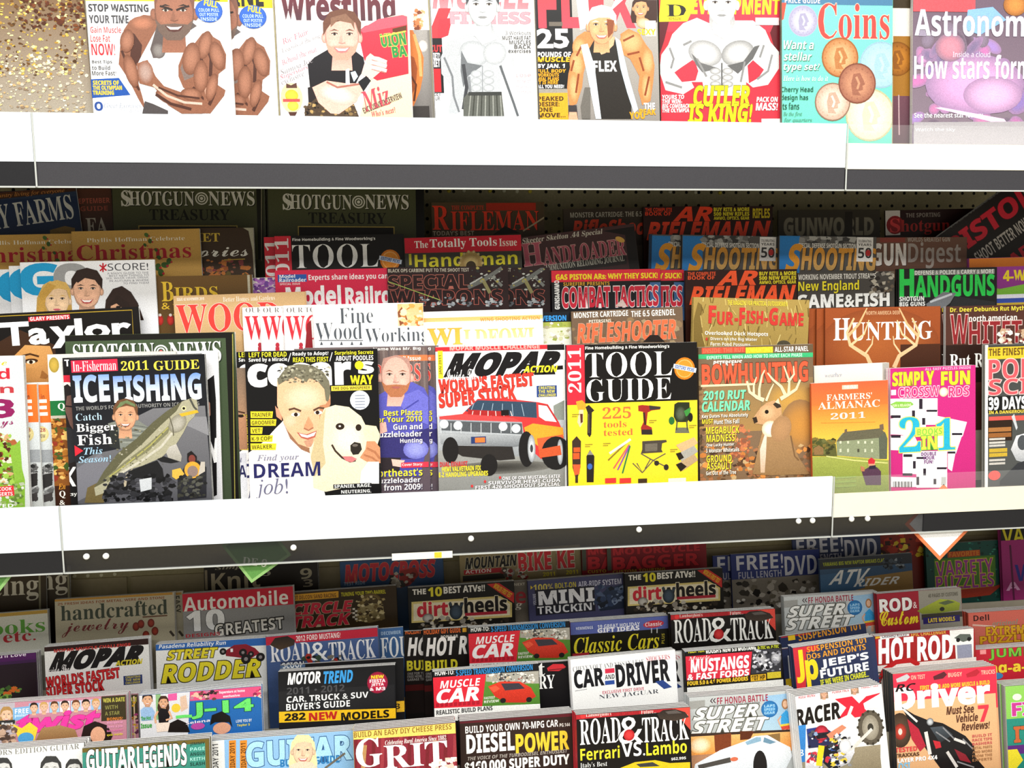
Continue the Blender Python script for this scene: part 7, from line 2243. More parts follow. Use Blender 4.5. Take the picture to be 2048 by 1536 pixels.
@M('d', (4, 1405), (276, 1387), 'b87888', 'pink teen magazine edge showing right of its twin, bottom shelf left', o=-2.5)
def _(A):
    twist(A, 24)
    for x in (252, 260, 268):
        A.L([(x, 1392), (x + 3, 1500)], 2.5, ('e8c8a0', '7c3858')[x % 3 == 0])
    A.N(250, 1400, 278, 1480, 20, ['a83c74', 'e0b48c', '5c2c48', 'd0a030'], (3, 6), 4)
@M('d', (-22, 1408), (252, 1389), 'b87888', 'pink teen magazine with a row of small heads and magenta title', o=3, n=3, s='magenta-titled teen magazine')
def _(A):
    twist(A)
@M('d', (278, 1391), (522, 1372), '2464a8', 'blue teen magazine with a bright green title and two people standing', o=8, n=4, spine='1c5c9c', s='green-titled teen magazine')
def _(A):
    A.R(270, 1360, 540, 1600, '2468ac', '1c549c')
    A.P([(278, 1384), (380, 1378), (376, 1470), (278, 1480)], 'd8d8dc')
    A.R(312, 1384, 322, 1440, '88b078')
    A.P([(380, 1382), (524, 1372), (524, 1392), (380, 1402)], 'd8507c')
    A.N(382, 1382, 436, 1398, 30, ['6c4038', 'e0b8a0', '2c2024', 'b87890'], (3, 6), 3)
    A.T('K', 'Superstars at home', 438, 1380, 490, 1387, 'f4d8e0')
    A.T('K', 'exclusive', 446, 1389, 480, 1394, 'f4d8e0')
    A.N(505, 1374, 524, 1392, 14, ['c83c64', 'f0c0a8', '8c2c4c'], (3, 6), 5)
    A.P([(336, 1388), (354, 1386), (354, 1400), (336, 1402)], 'e05c9c')
    A.E(352, 1416, 9, 9, 'e8c440')
    A.P([(360, 1394), (372, 1390), (376, 1416), (362, 1424)], 'd8b8a0')
    A.face(295, 1400, 26, 'dca884', '241814')
    A.P([(281, 1420), (288, 1414), (304, 1414), (310, 1424), (306, 1440), (283, 1442)], '94b4d8')
    A.face(327, 1405, 24, 'd8a480', '40281c', longhair=1)
    A.P([(316, 1424), (322, 1416), (334, 1418), (340, 1430), (336, 1446), (318, 1446)], '1a1618')
    A.P([(312, 1446), (340, 1444), (338, 1462), (314, 1464)], 'ecd8c8')
    A.L([(316, 1422), (310, 1434), (312, 1446)], 4, 'dca884')
    A.L([(338, 1422), (344, 1436), (332, 1440)], 4, 'dca884')
    A.T('K', 'The Hot', 282, 1432, 302, 1440, '3c9c3c')
    A.T('K', 'Issue', 282, 1446, 304, 1456, '3c9c3c')
    A.T('H', 'J-14', 382, 1400, 508, 1434, '68d868', ol='1c4c2c', ow=1)
    A.L([(352, 1434), (370, 1432), (384, 1432)], 6, '68d868')
    A.P([(336, 1464), (340, 1446), (356, 1438), (374, 1446), (380, 1464)], '1c1614')
    A.P([(420, 1450), (424, 1430), (444, 1422), (460, 1432), (465, 1454), (458, 1444), (430, 1444)], '181412')
    A.E(444, 1456, 18, 12, 'd0987c')
    A.T('B', 'Selena', 372, 1440, 420, 1446, 'ece4f0', rot=-.05)
    A.E(396, 1452, 14, 7, 'b0489c')
    A.T('B', 'LOVE YOU BY', 472, 1438, 504, 1444, 'd8e4f0')
    A.T('B', 'Taylor S', 474, 1447, 500, 1453, 'e8d838')
@M('d', (560, 1331), (807, 1316), '141416', 'black car guide edge with a yellow corner behind its twin', o=-7)
def _(A):
    A.R(550, 1300, 812, 1600, '151517')
    A.R(560, 1322, 610, 1336, '4c6484')
    A.T('B', 'SCOOP', 566, 1322, 606, 1336, 'dce0e4')
    A.R(788, 1402, 812, 1424, 'd8a828')
    A.T('B', '3', 791, 1407, 800, 1418, '1c1814')
@M('d', (556, 1344), (790, 1330), '141416', 'black car buyer guide with blue title word and yellow bottom strip', o=5, n=2, s='black car buyer guide')
def _(A):
    A.R(545, 1320, 800, 1600, '151517', '202024')
    A.R(556, 1376, 790, 1420, '202022')
    A.T('K/', 'MOTOR', 575, 1344, 641, 1368, 'f0f0f0')
    A.T('K/', 'TREND', 647, 1341, 706, 1366, '3c9ce0')
    A.T('B', '2011 • 2012', 574, 1372, 689, 1386, '48484a')
    A.T('B', 'CAR, TRUCK & SUV', 574, 1388, 737, 1402, 'f4f4f0')
    A.T('B', "BUYER'S GUIDE", 573, 1404, 700, 1417, 'f4f4f0')
    A.P([(545, 1424), (800, 1416), (800, 1436), (545, 1446)], 'e8b820')
    A.T('K', '282', 569, 1426, 611, 1441, '1c1810')
    A.T('K', 'NEW', 618, 1424, 675, 1440, 'b82420')
    A.T('K', 'MODELS', 682, 1422, 779, 1438, '1c1810')
    A.E(755, 1365, 21, 22, '8c1c34')
    A.E(755, 1365, 19, 20, 'c82840', '98183c')
    for i, (s, c) in enumerate((('NEW', 'ecd830'), ('FIESTA', 'f0e0e4'), ('JETTA', 'f0e0e4'), ('& M3', 'f0e0e4'))):
        A.T('K', s, 742 - (i % 2) * 3, 1350 + i * 8, 768 + (i % 2) * 3, 1357 + i * 8, c)
@M('d', (928, 1337), (1137, 1322), '100e10', 'black magazine with white serif letters and a small red car, beside the orange car', o=-1, n=1, s='small red car black magazine')
def _(A):
    A.R(920, 1310, 1145, 1600, '110f11')
    A.T('S', 't', 1076, 1326, 1090, 1352, 'f4f4f0')
    A.P([(1094, 1336), (1106, 1328), (1126, 1328), (1132, 1334), (1118, 1342), (1096, 1342)], 'c82c34')
    A.L([(1098, 1340), (1130, 1337)], 1.5, '50181c')
    A.T('S', 'LUXURY', 1010, 1353, 1110, 1380, 'f4f4f0')
@M('d', (865, 1344), (1077, 1327), '141416', 'muscle car magazine with an orange sports car on grass, lower of two alike', o=10, n=2, s='lower orange sports car magazine')
def _(A):
    musclecar(A, 865, 1342, 1.0)
def cardriver(A, dx):
    A.R(1130 + dx, 1290, 1358 + dx, 1600, 'f0f0ee', 'e4e4e4')
    A.T('L', 'CHEVY VOLT AND NISSAN LEAF', 1146 + dx, 1326, 1288 + dx, 1336, '6c6c70', rot=-.015)
    A.T('L', 'SHOCKERS', 1292 + dx, 1311, 1340 + dx, 1321, 'c0485c', rot=-.015)
    A.T('K', 'CAR', 1148 + dx, 1338, 1208 + dx, 1374, '15151a', rot=-.02)
    A.R(1210 + dx, 1337, 1229 + dx, 1346, 'd02c48')
    A.T('B', 'AND', 1210 + dx, 1349, 1229 + dx, 1358, '15151a')
    A.R(1210 + dx, 1361, 1229 + dx, 1369, '2c4c98')
    A.T('K', 'DRIVER', 1231 + dx, 1324, 1340 + dx, 1368, '15151a', rot=-.02)
    A.T('B', 'EXCLUSIVE FIRST DRIVE', 1205 + dx, 1378, 1288 + dx, 1384, 'c85c6c')
    A.T('L', 'NEW JAGUAR', 1198 + dx, 1384, 1318 + dx, 1393, '3c4048')
    A.P([(1310 + dx, 1363), (1326 + dx, 1360), (1344 + dx, 1374), (1328 + dx, 1378)], '2c4484')
    A.L([(1150 + dx, 1382), (1174 + dx, 1378)], 1, '8c8c90')
@M('d', (1158, 1320), (1369, 1302), 'e8e8e8', 'white car magazine edge with one black letter, right of its twin', o=-3)
def _(A):
    cardriver(A, 20)
@M('d', (1140, 1319), (1350, 1299), 'f0f0f0', 'white car magazine with bold black letters and a red-blue square', o=3, n=2, s='white bold black car magazine', gloss=True)
def _(A):
    cardriver(A, 0)
@M('d', (1370, 1304), (1563, 1288), '15130f', 'red and black pony car magazine with white letters and chrome engine', o=6, n=3, s='red pony car magazine')
def _(A):
    A.R(1360, 1280, 1570, 1600, '14120e')
    A.P([(1370, 1298), (1374, 1302), (1370, 1306)], '2c8cd0')
    A.T('K', 'FIRST TEST:', 1377, 1299, 1410, 1305, 'd8d034')
    A.T('K', "ROUSH'S NEW 5.0 MUSTANG", 1412, 1295, 1512, 1303, 'e8e8e4')
    A.T('K', 'D-TEC vs. P-TEC', 1515, 1291, 1558, 1297, 'b8c030')
    A.P([(1371, 1313), (1504, 1303), (1500, 1350), (1371, 1370)], 'd02c40')
    A.T('J', 'Muscle', 1377, 1312, 1420, 1319, 'e4c8c8')
    A.T('K/', 'MUSTANGS', 1381, 1315, 1499, 1340, 'f4f0f0', sk=.1)
    A.T('K/', '& FAST FORDS', 1375, 1343, 1499, 1356, 'f4f0f0', sk=.1)
    A.P([(1370, 1361), (1500, 1352), (1562, 1346), (1562, 1356), (1370, 1370)], '2c1c10')
    A.T('K', 'FOUR 5.0 & 4.6 POWER ADDERS', 1375, 1358, 1496, 1366, 'e8c030')
    A.P([(1504, 1300), (1562, 1296), (1562, 1344), (1502, 1348)], '34343a')
    A.E(1522, 1320, 13, 15, 'c0c0c4', '2c2c30')
    A.E(1552, 1316, 11, 12, 'd4d4d8', '3c3c40')
    A.N(1505, 1300, 1562, 1344, 60, ['e0e0e4', '18181c', '74747c', 'b0b0b8'], (2, 5), 5)
    A.R(1501, 1349, 1532, 1361, 'd8a828')
    A.T('K', '607 HP', 1503, 1350, 1530, 1360, '3c2c10')
    A.R(1534, 1344, 1562, 1356, 'c8b430')
    A.R(1360, 1368, 1570, 1400, 'd8d8d4')
def jp(A, dx, dy):
    A.R(1575 + dx, 1255 + dy, 1755 + dx, 1600, '2c3454', '242c48')
    A.P([(1582 + dx, 1294 + dy), (1636 + dx, 1286 + dy), (1636 + dx, 1300 + dy), (1612 + dx, 1304 + dy), (1612 + dx, 1380 + dy), (1582 + dx, 1380 + dy)], 'c8303c')
    A.T('K', 'J', 1592 + dx, 1302 + dy, 1608 + dx, 1364 + dy, 'f0d428')
    A.T('K', 'p', 1612 + dx, 1320 + dy, 1637 + dx, 1374 + dy, 'f0d428')
    A.T('B', 'SUSPENSION 101', 1613 + dx, 1284 + dy, 1733 + dx, 1295 + dy, 'e0982c', rot=-.03)
    A.T('B', "DOs AND DON'TS", 1613 + dx, 1298 + dy, 1732 + dx, 1309 + dy, 'e0982c', rot=-.03)
    A.T('K', "JEEP'S", 1641 + dx, 1312 + dy, 1738 + dx, 1330 + dy, 'f0f0f0', rot=-.03)
    A.T('K', 'FUTURE', 1640 + dx, 1332 + dy, 1738 + dx, 1348 + dy, 'f0f0f0', rot=-.03)
    A.T('K', 'IF WE WERE IN CHARGE...', 1640 + dx, 1351 + dy, 1738 + dx, 1362 + dy, 'd8d834', rot=-.04)
@M('d', (1559, 1274), (1731, 1247), '2c3454', 'navy off-road magazine with orange headline tucked highest behind its twins', o=-14)
def _(A):
    A.R(1550, 1240, 1740, 1500, '2c3454', '242c48')
    A.P([(1562, 1264), (1622, 1256), (1622, 1268), (1562, 1276)], 'b83038')
    A.R(1576, 1268, 1590, 1280, 'e8c028')
    A.T('B', 'SUSPENSION 101', 1596, 1255, 1722, 1270, 'e0982c', rot=-.03)
@M('d', (1563, 1298), (1726, 1278), '2c3454', 'navy off-road magazine edge showing left of the yellow-lettered one', o=-3)
def _(A):
    jp(A, -22, 5)
    A.R(1566, 1300, 1584, 1380, '343c5c')
    A.R(1577, 1312, 1583, 1356, 'e4e4e8')
    A.R(1572, 1358, 1584, 1380, 'e8c028')
@M('d', (1585, 1296), (1749, 1273), '2c3454', 'navy off-road magazine with tall yellow letters and orange headline', o=4, n=3, s='tall yellow-lettered off-road magazine')
def _(A):
    jp(A, 0, 0)
@M('d', (1750, 1273), (1949, 1256), '98201c', 'dark red hot rod magazine with white letters and a car photo panel', o=3, n=2, s='dark red hot rod magazine')
def _(A):
    A.R(1740, 1245, 1955, 1335, 'a8242c', '94201c')
    A.P([(1750, 1264), (1770, 1262), (1760, 1276), (1750, 1278)], 'e0b030')
    A.R(1760, 1266, 1818, 1275, 'e8e8e8', rot=-.05)
    A.T('B', 'CAMARO RULES!', 1764, 1267, 1814, 1274, '3c3c50', rot=0)
    A.T('B', 'EPIC CHALLENGER', 1822, 1263, 1892, 1270, 'd8b048')
    A.T('K', 'HOT', 1756, 1277, 1828, 1324, 'f8f4f4', sk=.1)
    A.T('K', 'ROD', 1833, 1272, 1906, 1318, 'f8f4f4', sk=.1)
    A.P([(1899, 1260), (1947, 1256), (1947, 1320), (1912, 1324), (1910, 1290), (1901, 1290)], 'ecece8')
    A.P([(1908, 1276), (1920, 1268), (1940, 1268), (1944, 1278), (1926, 1284)], '5c645c')
    A.E(1916, 1280, 4, 4, '1c1c1c')
    A.E(1938, 1278, 4, 4, '1c1c1c')
    A.R(1914, 1290, 1944, 1316, '8c90a4')
    A.R(1740, 1330, 1960, 1500, 'd8d4d0')
    A.L([(1756, 1400), (1756, 1364), (1768, 1340), (1792, 1324), (1820, 1320), (1838, 1330)], 9, 'b02024')
    for i in range(4):
        A.R(1752, 1344 + i * 7, 1762, 1347 + i * 7, '5c5850')
@M('d', (1950, 1300), (2150, 1286), 'b82430', 'red word puzzle magazine with green and yellow letters, bottom shelf right edge', o=0, n=4, s='red word puzzle magazine')
def _(A):
    A.R(1940, 1275, 2160, 1600, 'bc2434', 'a01c2c')
    A.R(1960, 1300, 1972, 1308, 'e89090')
    A.T('B', 'JUMBO', 1978, 1296, 2090, 1316, '70b83c', ol='2c5c1c', ow=.8)
    A.T('K', 'Ring-a-Word', 1950, 1322, 2130, 1348, 'e8c838', ol='8c3018', ow=.8)
    A.E(1994, 1352, 12, 6, '3c7cb0')

# ------------------------------------------------------------------ bottom shelf, front row, cut off by the frame
@M('e', (-86, 1506), (168, 1485), 'ecece8', 'white guitar magazine with black-and-white long-haired musicians, bottom left corner', o=2, n=3, s='black-and-white musicians guitar magazine')
def _(A):
    A.R(-95, 1470, 175, 1700, 'f0f0ee')
    A.T('S', 'COLLECTORS EDITION GUITAR', -80, 1496, 160, 1508, '8c8c88')
    for x, y, s in ((6, 1540, 44), (102, 1540, 50), (148, 1540, 40)):
        A.face(x, y, s, 'd8d8d6', '3c3c3c', lip='8c8c8c', longhair=1, smile=0)
@M('e', (164, 1497), (418, 1477), '5c5428', 'gold-framed teal guitar magazine with tall white letters', o=6, n=3, s='gold-framed teal guitar magazine')
def _(A):
    A.R(155, 1465, 425, 1700, '6c5c28')
    A.R(168, 1492, 414, 1700, '3c8c7c', '2c7464')
    A.P([(246, 1484), (338, 1478), (338, 1484), (246, 1490)], '2c2414')
    A.T('K', 'GUITAR', 173, 1495, 272, 1542, 'f0f0ec', ol='2c2c28', ow=1.5)
    A.T('K', 'LEGENDS', 274, 1488, 374, 1535, 'f0f0ec', ol='2c2c28', ow=1.5)
    for i in range(5):
        A.T('B', ('JIMMY', 'PAGE', 'ANGUS', 'KEITH', 'SLASH')[i], 380, 1484 + i * 10, 410, 1491 + i * 10, ('1c3c34', 'a0dcd0')[i % 2])
@M('e', (418, 1482), (710, 1460), 'c8dcec', 'pale blue guitar guide with outlined letters and a blonde woman', o=1, n=3, s='pale blue guitar guide')
def _(A):
    A.R(410, 1450, 720, 1700, '90bce4', '78b0e0')
    A.P([(410, 1470), (448, 1470), (452, 1600), (410, 1600)], 'ecece8')
    A.T('B', 'HOLIDAY 2011', 392, 1521, 470, 1533, '3c3c3c', rot=-math.pi / 2)
    for x in (458, 480):
        A.P([(x, 1481), (x + 14, 1480), (x + 14, 1560), (x, 1560)], 'd8882c')
        A.T('B', 'HOLIDAY 2011', x - 28, 1516, x + 42, 1526, '5c3410', rot=-math.pi / 2)
    A.T('K', 'GUITAR', 492, 1476, 706, 1528, 'a8d8f4', ol='2c5484', ow=1.4)
    A.T('K', "BUYER'S GUIDE", 560, 1514, 680, 1530, '2c78b4')
    A.face(606, 1502, 58, 'f0c8a8', 'ecdca8', longhair=1)
    A.P([(570, 1560), (580, 1530), (600, 1522), (624, 1524), (640, 1540), (644, 1570)], 'f0d0b8')
    A.L([(650, 1536), (690, 1506)], 4, '6c6458')
@M('e', (706, 1463), (911, 1445), '8c2c28', 'rural magazine with white serif title on a dark red curtain and yellow top strip', o=8, n=4, spine='d8b848', s='dark red rural magazine')
def _(A):
    A.R(695, 1430, 920, 1700, '8c2838', '742028')
    for i in range(12):
        A.L([(712 + i * 18, 1470), (708 + i * 18, 1600)], 7, ('742028', '9c3840')[i % 2])
    A.L([(730, 1490), (726, 1536)], 8, 'b88c58')
    A.L([(870, 1480), (872, 1500)], 9, 'a86c48')
    A.P([(695, 1460), (920, 1440), (920, 1466), (695, 1480)], 'f0d068')
    A.T('B', 'BUILD AN EASY DIY CHEESE PRESS', 708, 1456, 904, 1467, '8c6828', rot=0)
    A.T('S', 'G', 712, 1476, 764, 1534, 'fcf8f4')
    A.T('S', 'RIT', 768, 1486, 895, 1532, 'fcf8f4')
    A.T('J', 'Celebrating Rural America Since 1882', 770, 1475, 893, 1487, 'f4e8e4')
    A.N(860, 1518, 912, 1536, 25, ['f8ece4', 'e8c8b8', 'fcf8f4'], (4, 9), 3)
@M('e', (919, 1443), (1147, 1426), '2c1a1c', 'dark diesel truck magazine with white and yellow block letters', o=2, n=4, s='dark diesel truck magazine')
def _(A):
    A.R(910, 1415, 1155, 1700, '33221c', '241614')
    A.P([(910, 1440), (1155, 1424), (1155, 1432), (910, 1448)], '5c1c24')
    A.T('B', 'BUILD YOUR OWN 70-MPG CAR', 931, 1446, 1117, 1460, 'f4f0ec', rot=0)
    A.T('B', 'PG.144', 1119, 1446, 1140, 1453, 'e0dcd4')
    A.T('K', 'DIESEL', 933, 1466, 1029, 1504, 'f8f8f4')
    A.T('K', 'POWER', 1031, 1464, 1139, 1503, 'ecc838')
    A.T('B/', 'THE VOICE OF THE TURBODIESEL ENTHUSIAST', 936, 1506, 1136, 1513, 'a8a098')
    A.T('K', '$160,000 SUPER DUTY', 930, 1516, 1140, 1540, 'f4f4f0', rot=0)
@M('e', (1152, 1430), (1380, 1414), '15110f', 'black road magazine with white serif title and red ball, lower of two alike', o=9, n=3, spine='c02c38', s='lower red ball road magazine')
def _(A):
    roadtrack(A, 1152, 1428, 1.0, True)
@M('e', (1378, 1395), (1592, 1380), 'b4b8b8', 'tuner car magazine with a white coupe at sunset, lower of two alike', o=3, n=3, s='white coupe tuner magazine')
def _(A):
    superstreet(A, 1378, 1394, 1.0, True)
@M('e', (1590, 1393), (1763, 1368), 'ececec', 'white dirt bike racing magazine with a big red X', o=9, n=4, s='red X dirt bike magazine')
def _(A):
    z = lambda *c: Z(1488, 1100, *c, f=F3)
    A.R(1580, 1355, 1770, 1700, 'f4f4f2', 'e0e0dc')
    for x, y in ((1648, 1388), (1709, 1378)):
        A.R(x - 8, y - 9, x + 8, y + 9, '9c8068')
        A.face(x, y, 16, 'dca888', '2c1c14')
    for i, (x, y) in enumerate(((1597, 1392), (1664, 1382), (1722, 1372))):
        A.T('B', ('REED WINS!', 'POWER PACK', 'FAMILY TIES')[i], x, y - 3, x + 34, y + 3, 'd0707c')
    A.P(z(640, 1050, 760, 1030, 810, 1080, 860, 1030, 960, 1005, 880, 1090, 850, 1120, 900, 1160, 780, 1180, 750, 1150, 660, 1195, 720, 1110), 'e0283c')
    A.P(z(840, 1080, 960, 1010, 960, 1110, 850, 1120), 'fafafa')
    A.T('K/', 'RACER', 1590, 1412, 1680, 1444, '1c1614', sk=.15, rot=-.04)
    A.P(z(360, 1240, 435, 1230, 430, 1540, 355, 1540), '3c88d0', '2c70b8')
    A.T('B', '08', 1590, 1500, 1607, 1512, 'd8e8f8')
    A.R(1580, 1520, 1770, 1700, '8c8470')
    A.P(z(780, 1390, 960, 1370, 960, 1560, 760, 1560), '9c9078', '847860')
    A.E(*z(890, 1250)[0], 25, 33, '5c5448')
    A.E(*z(890, 1250)[0], 17, 24, 'b0a898', '8c8474')
    A.E(*z(890, 1250)[0], 6, 8, '3c3830')
    for i in range(14):
        a = i * .45
        A.E(1740.6 + 25 * math.cos(a), 1454.8 + 33 * math.sin(a), 3, 3, '3c362c', n=5)
    A.L(z(760, 1100, 700, 1260, 640, 1400), 6, 'ece8e4')
    A.L(z(900, 1260, 780, 1380, 680, 1440), 6, 'dcd8d0')
    A.P(z(440, 1260, 560, 1240, 640, 1300, 620, 1400, 560, 1500, 460, 1480), '2c3c84')
    A.P(z(450, 1290, 520, 1250, 600, 1270, 640, 1330, 600, 1420, 520, 1440, 460, 1400), '2a2c50')
    A.E(*z(545, 1290)[0], 14, 15, 'd8384c', '8c1c2c')
    A.P(z(500, 1290, 600, 1280, 590, 1320, 510, 1330), '24242c')
    A.P(z(430, 1400, 520, 1390, 560, 1470, 520, 1545, 430, 1545), 'e8e4e4', 'c0c0c8')
    A.T('K', '24', 1614, 1506, 1634, 1526, 'c82838', rot=.3)
    A.P(z(560, 1400, 640, 1360, 700, 1400, 680, 1480, 600, 1540, 560, 1500), '1c1e24')
    A.P(z(600, 1440, 720, 1400, 780, 1420, 740, 1500, 640, 1545), 'e4e4e8', 'a8a8b0')
    A.N(1616, 1462, 1680, 1536, 70, ['c83444', 'ececec', '2c4484', '1c1c20', '54545c', '8ca4c8', '1c1c20'], (2, 6), 5)
    A.P(z(580, 1300, 690, 1230, 720, 1250, 610, 1340), 'd88868')
    A.N(1660, 1470, 1700, 1530, 60, ['1c1c20', 'f0f0ec', '8c8c90', '3c3c40', 'd8c040'], (3, 7), 9)
    A.E(1690, 1492, 12, 14, 'f4f4f4', 'c8c8cc')
    A.R(1634, 1492, 1646, 1530, 'e8d028', rot=.25)
@M('e', (1785, 1348), (1992, 1331), 'd8a478', 'remote control car magazine with red title block and a black race truck', o=4, n=4, spine='484848', s='remote control car magazine', gloss=True)
def _(A):
    z = lambda *c: Z(1488, 1100, *c, f=F3)
    A.R(1775, 1320, 2000, 1420, 'e83850', 'e4304c')
    A.R(1775, 1408, 2000, 1700, 'e8b888', 'd8a474')
    for i, x in enumerate((1806, 1880, 1946)):
        A.P([(x - 14, 1358 - i * 5), (x + 8, 1348 - i * 5), (x + 14, 1354 - i * 5), (x + 6, 1362 - i * 5), (x - 12, 1365 - i * 5)], ('c8c8cc', '5c2830', 'b82838')[i])
        A.T('B', ('ON TEST', 'BUGGY', 'TRUCKS')[i], x + 16, 1350 - i * 5, x + 44, 1358 - i * 5, 'f8c0a8')
    A.T('K', 'FIRST DRIVE: ADD MORE MUSCLE & BUILD', 1840, 1366, 1980, 1374, 'f0c838')
    A.T('K', 'Driver', 1790, 1368, 1980, 1411, 'fafafa', ol='fafafa', ow=1)
    A.T('B/', 'RC', 1790, 1368, 1832, 1382, '241418', sk=.3)
    for i, (s, x0, x1) in enumerate((('Must See', 1892, 1948), ('Vehicle', 1912, 1956), ('Reviews!', 1922, 1980))):
        A.T('K/', s, x0, 1412 + i * 16, x1, 1427 + i * 16, '5c3828')
    A.T('K', '7', 1956, 1411, 1978, 1442, 'e83c4c')
    A.E(*z(1100, 1270)[0], 22, 32, '5c4838', '3c2c20')
    A.E(*z(1100, 1280)[0], 12, 15, 'c84838', '8c2820')
    A.E(*z(1100, 1280)[0], 4, 6, 'ecdcd0')
    A.P(z(1110, 1105, 1200, 1160, 1300, 1200, 1400, 1220, 1560, 1310, 1620, 1380, 1630, 1460, 1700, 1540, 1400, 1560, 1280, 1400, 1180, 1240), '1c1a1c')
    A.P(z(1150, 1190, 1230, 1260, 1280, 1380, 1240, 1420, 1180, 1330), 'b8283c')
    A.P(z(1310, 1250, 1400, 1240, 1470, 1300, 1380, 1360), '4c545c', '24282c')
    A.L(z(1120, 1120, 1220, 1210), 4, 'e8e4e0')
    A.L(z(1280, 1280, 1310, 1440), 7, 'e4e0dc')
    A.L(z(1430, 1420, 1500, 1530), 6, 'd8d4d0')
    A.L(z(1480, 1330, 1560, 1360), 5, 'e0dcd8')
    A.E(*z(1310, 1210)[0], 7, 7, 'd8dce0', '5c6064')
    A.P(z(1330, 1340, 1380, 1350, 1390, 1390, 1350, 1400), 'c82c38')
    A.P(z(1480, 1400, 1560, 1440, 1600, 1500, 1520, 1480), '8c2430')
    for p in ((1350, 1280, 1450, 1350), (1400, 1250, 1480, 1330), (1540, 1330, 1610, 1400), (1500, 1490, 1620, 1530)):
        A.L(z(*p), 2.5, '8c8c90')
    A.T('K', 'TESTED', 1790, 1494, 1834, 1503, 'd84848')
    A.T('K', 'TRAXXAS', 1790, 1506, 1838, 1513, '5c3c28')
    A.T('K', 'SLAYER PRO 4X4', 1789, 1514, 1874, 1522, 'fafafa')
    A.T('K', 'LOSI', 1789, 1526, 1820, 1540, '88c4e8')
    for i in range(7):
        A.T('B', ('BUILD IT', 'RACE TIPS', 'BASHERS', 'METAL PARTS', 'AND MORE', 'FROM THE', 'EXPERTS')[i], 1944, 1468 + i * 8, 1984, 1473 + i * 8, ('c85858', 'a87850')[i > 2])
@M('e', (2010, 1373), (2230, 1357), '8ccc5c', 'lime green puzzle magazine with pink letters, bottom right corner', o=2, n=4, spine='b8b4ac', s='lime green puzzle magazine')
def _(A):
    A.R(2000, 1345, 2240, 1446, '94d060', '88c858')
    A.E(2034, 1394, 9, 6, 'e4f0dc')
    A.T('K', 'FILL', 2024, 1404, 2110, 1428, 'c83c94', ol='f0e0f0', ow=1)
    A.R(2000, 1444, 2240, 1700, '2c8c7c', '24786c')
    A.T('K', 'IT-INS', 2028, 1450, 2140, 1480, 'c86438', ol='18584c', ow=1)
    A.R(2000, 1484, 2240, 1500, '5c2c7c')
    A.P([(2010, 1500), (2034, 1498), (2046, 1520), (2030, 1540), (2010, 1540)], 'e8d834')
# ================================================================== paper tags hanging from the middle shelf
def diamond(px, py, r, y, face, edge, label, words=None, rot=0.0, ink='f4f4f4'):
    """square card hung by a corner, its lower tip at a pixel"""
    p = at(px, py, y)
    mw = Matrix.Translation((p[0], y, p[2])) @ Matrix.Rotation(rot, 4, 'Y')
    root = empty('shelf_tag', mw, label, 'tag')
    s = r * 0.7071
    V, F = [], []
    def slab(k, y0, y1):
        b = len(V)
        q = [(0, 0), (k, k), (0, 2 * k), (-k, k)]
        off = (s - k)
        V.extend([(x, yy, z + off) for yy in (y0, y1) for x, z in q])
        F.extend([tuple(b + i for i in (0, 1, 2, 3)), tuple(b + i for i in (7, 6, 5, 4))] + [tuple(b + i for i in (j, j + 4, (j + 1) % 4 + 4, (j + 1) % 4)) for j in range(4)])
    slab(s, 0, 0.0006)
    mesh('card', V, F, M_PRINT, root, np.array([hx(edge)] * len(V), np.float32))
    V, F = [], []
    slab(s * 0.88, -0.0002, -0.00005)
    mesh('printed_face', V, F, M_PRINT, root, np.array([hx(face)] * len(V), np.float32))
    if words:
        co, fs = glyphs('S', words)
        lo, hi = co.min(0), co.max(0)
        k = s * 0.7 / (hi[0] - lo[0])
        V = [((x - (lo[0] + hi[0]) / 2) * k, -0.0004, s + (z - (lo[1] + hi[1]) / 2) * k - s * .35) for x, z in co]
        mesh('lettering', V, fs, M_PRINT, root, np.array([hx(ink)] * len(V), np.float32))
    hook = MB().box(-0.004, 0.0, 2 * s - .002, 0.004, 0.001, 2 * s + 0.012).build('hanger', M_CLEAR, root)
diamond(1879, 1121, 0.095, 0.006, 'fafafa', 'e88050', 'white diamond tag with an orange border hanging under the middle shelf')
diamond(503, 1166, 0.075, 0.006, '5c9048', '8cb870', 'green diamond tag hanging under the middle shelf before the knitting magazine', 'DE 9', rot=math.pi * .06, ink='e4ecd8')
diamond(-6, 1190, 0.075, 0.006, '5c9048', '8cb870', 'green diamond tag cut by the left edge of the picture', None, rot=-.1)
def strip():
    a, b = at(784, 1121, -0.0024), at(905, 1112, -0.0024)
    root = empty('shelf_label', Matrix.Translation((a[0], -0.0024, a[2])), 'narrow white price label with a yellow patch under the middle shelf', 'label')
    L_ = b[0] - a[0]
    mesh('card', *(lambda m: (m.v, m.f))(MB().box(0, 0, 0, L_, 0.0006, 0.011)), M_PRINT, root, np.array([hx('f4f0e0')] * 8, np.float32))
    mesh('yellow_patch', *(lambda m: (m.v, m.f))(MB().box(L_ * .7, -0.0003, 0.001, L_ * .82, -0.0001, 0.010)), M_PRINT, root, np.array([hx('e0c838')] * 8, np.float32))
strip()
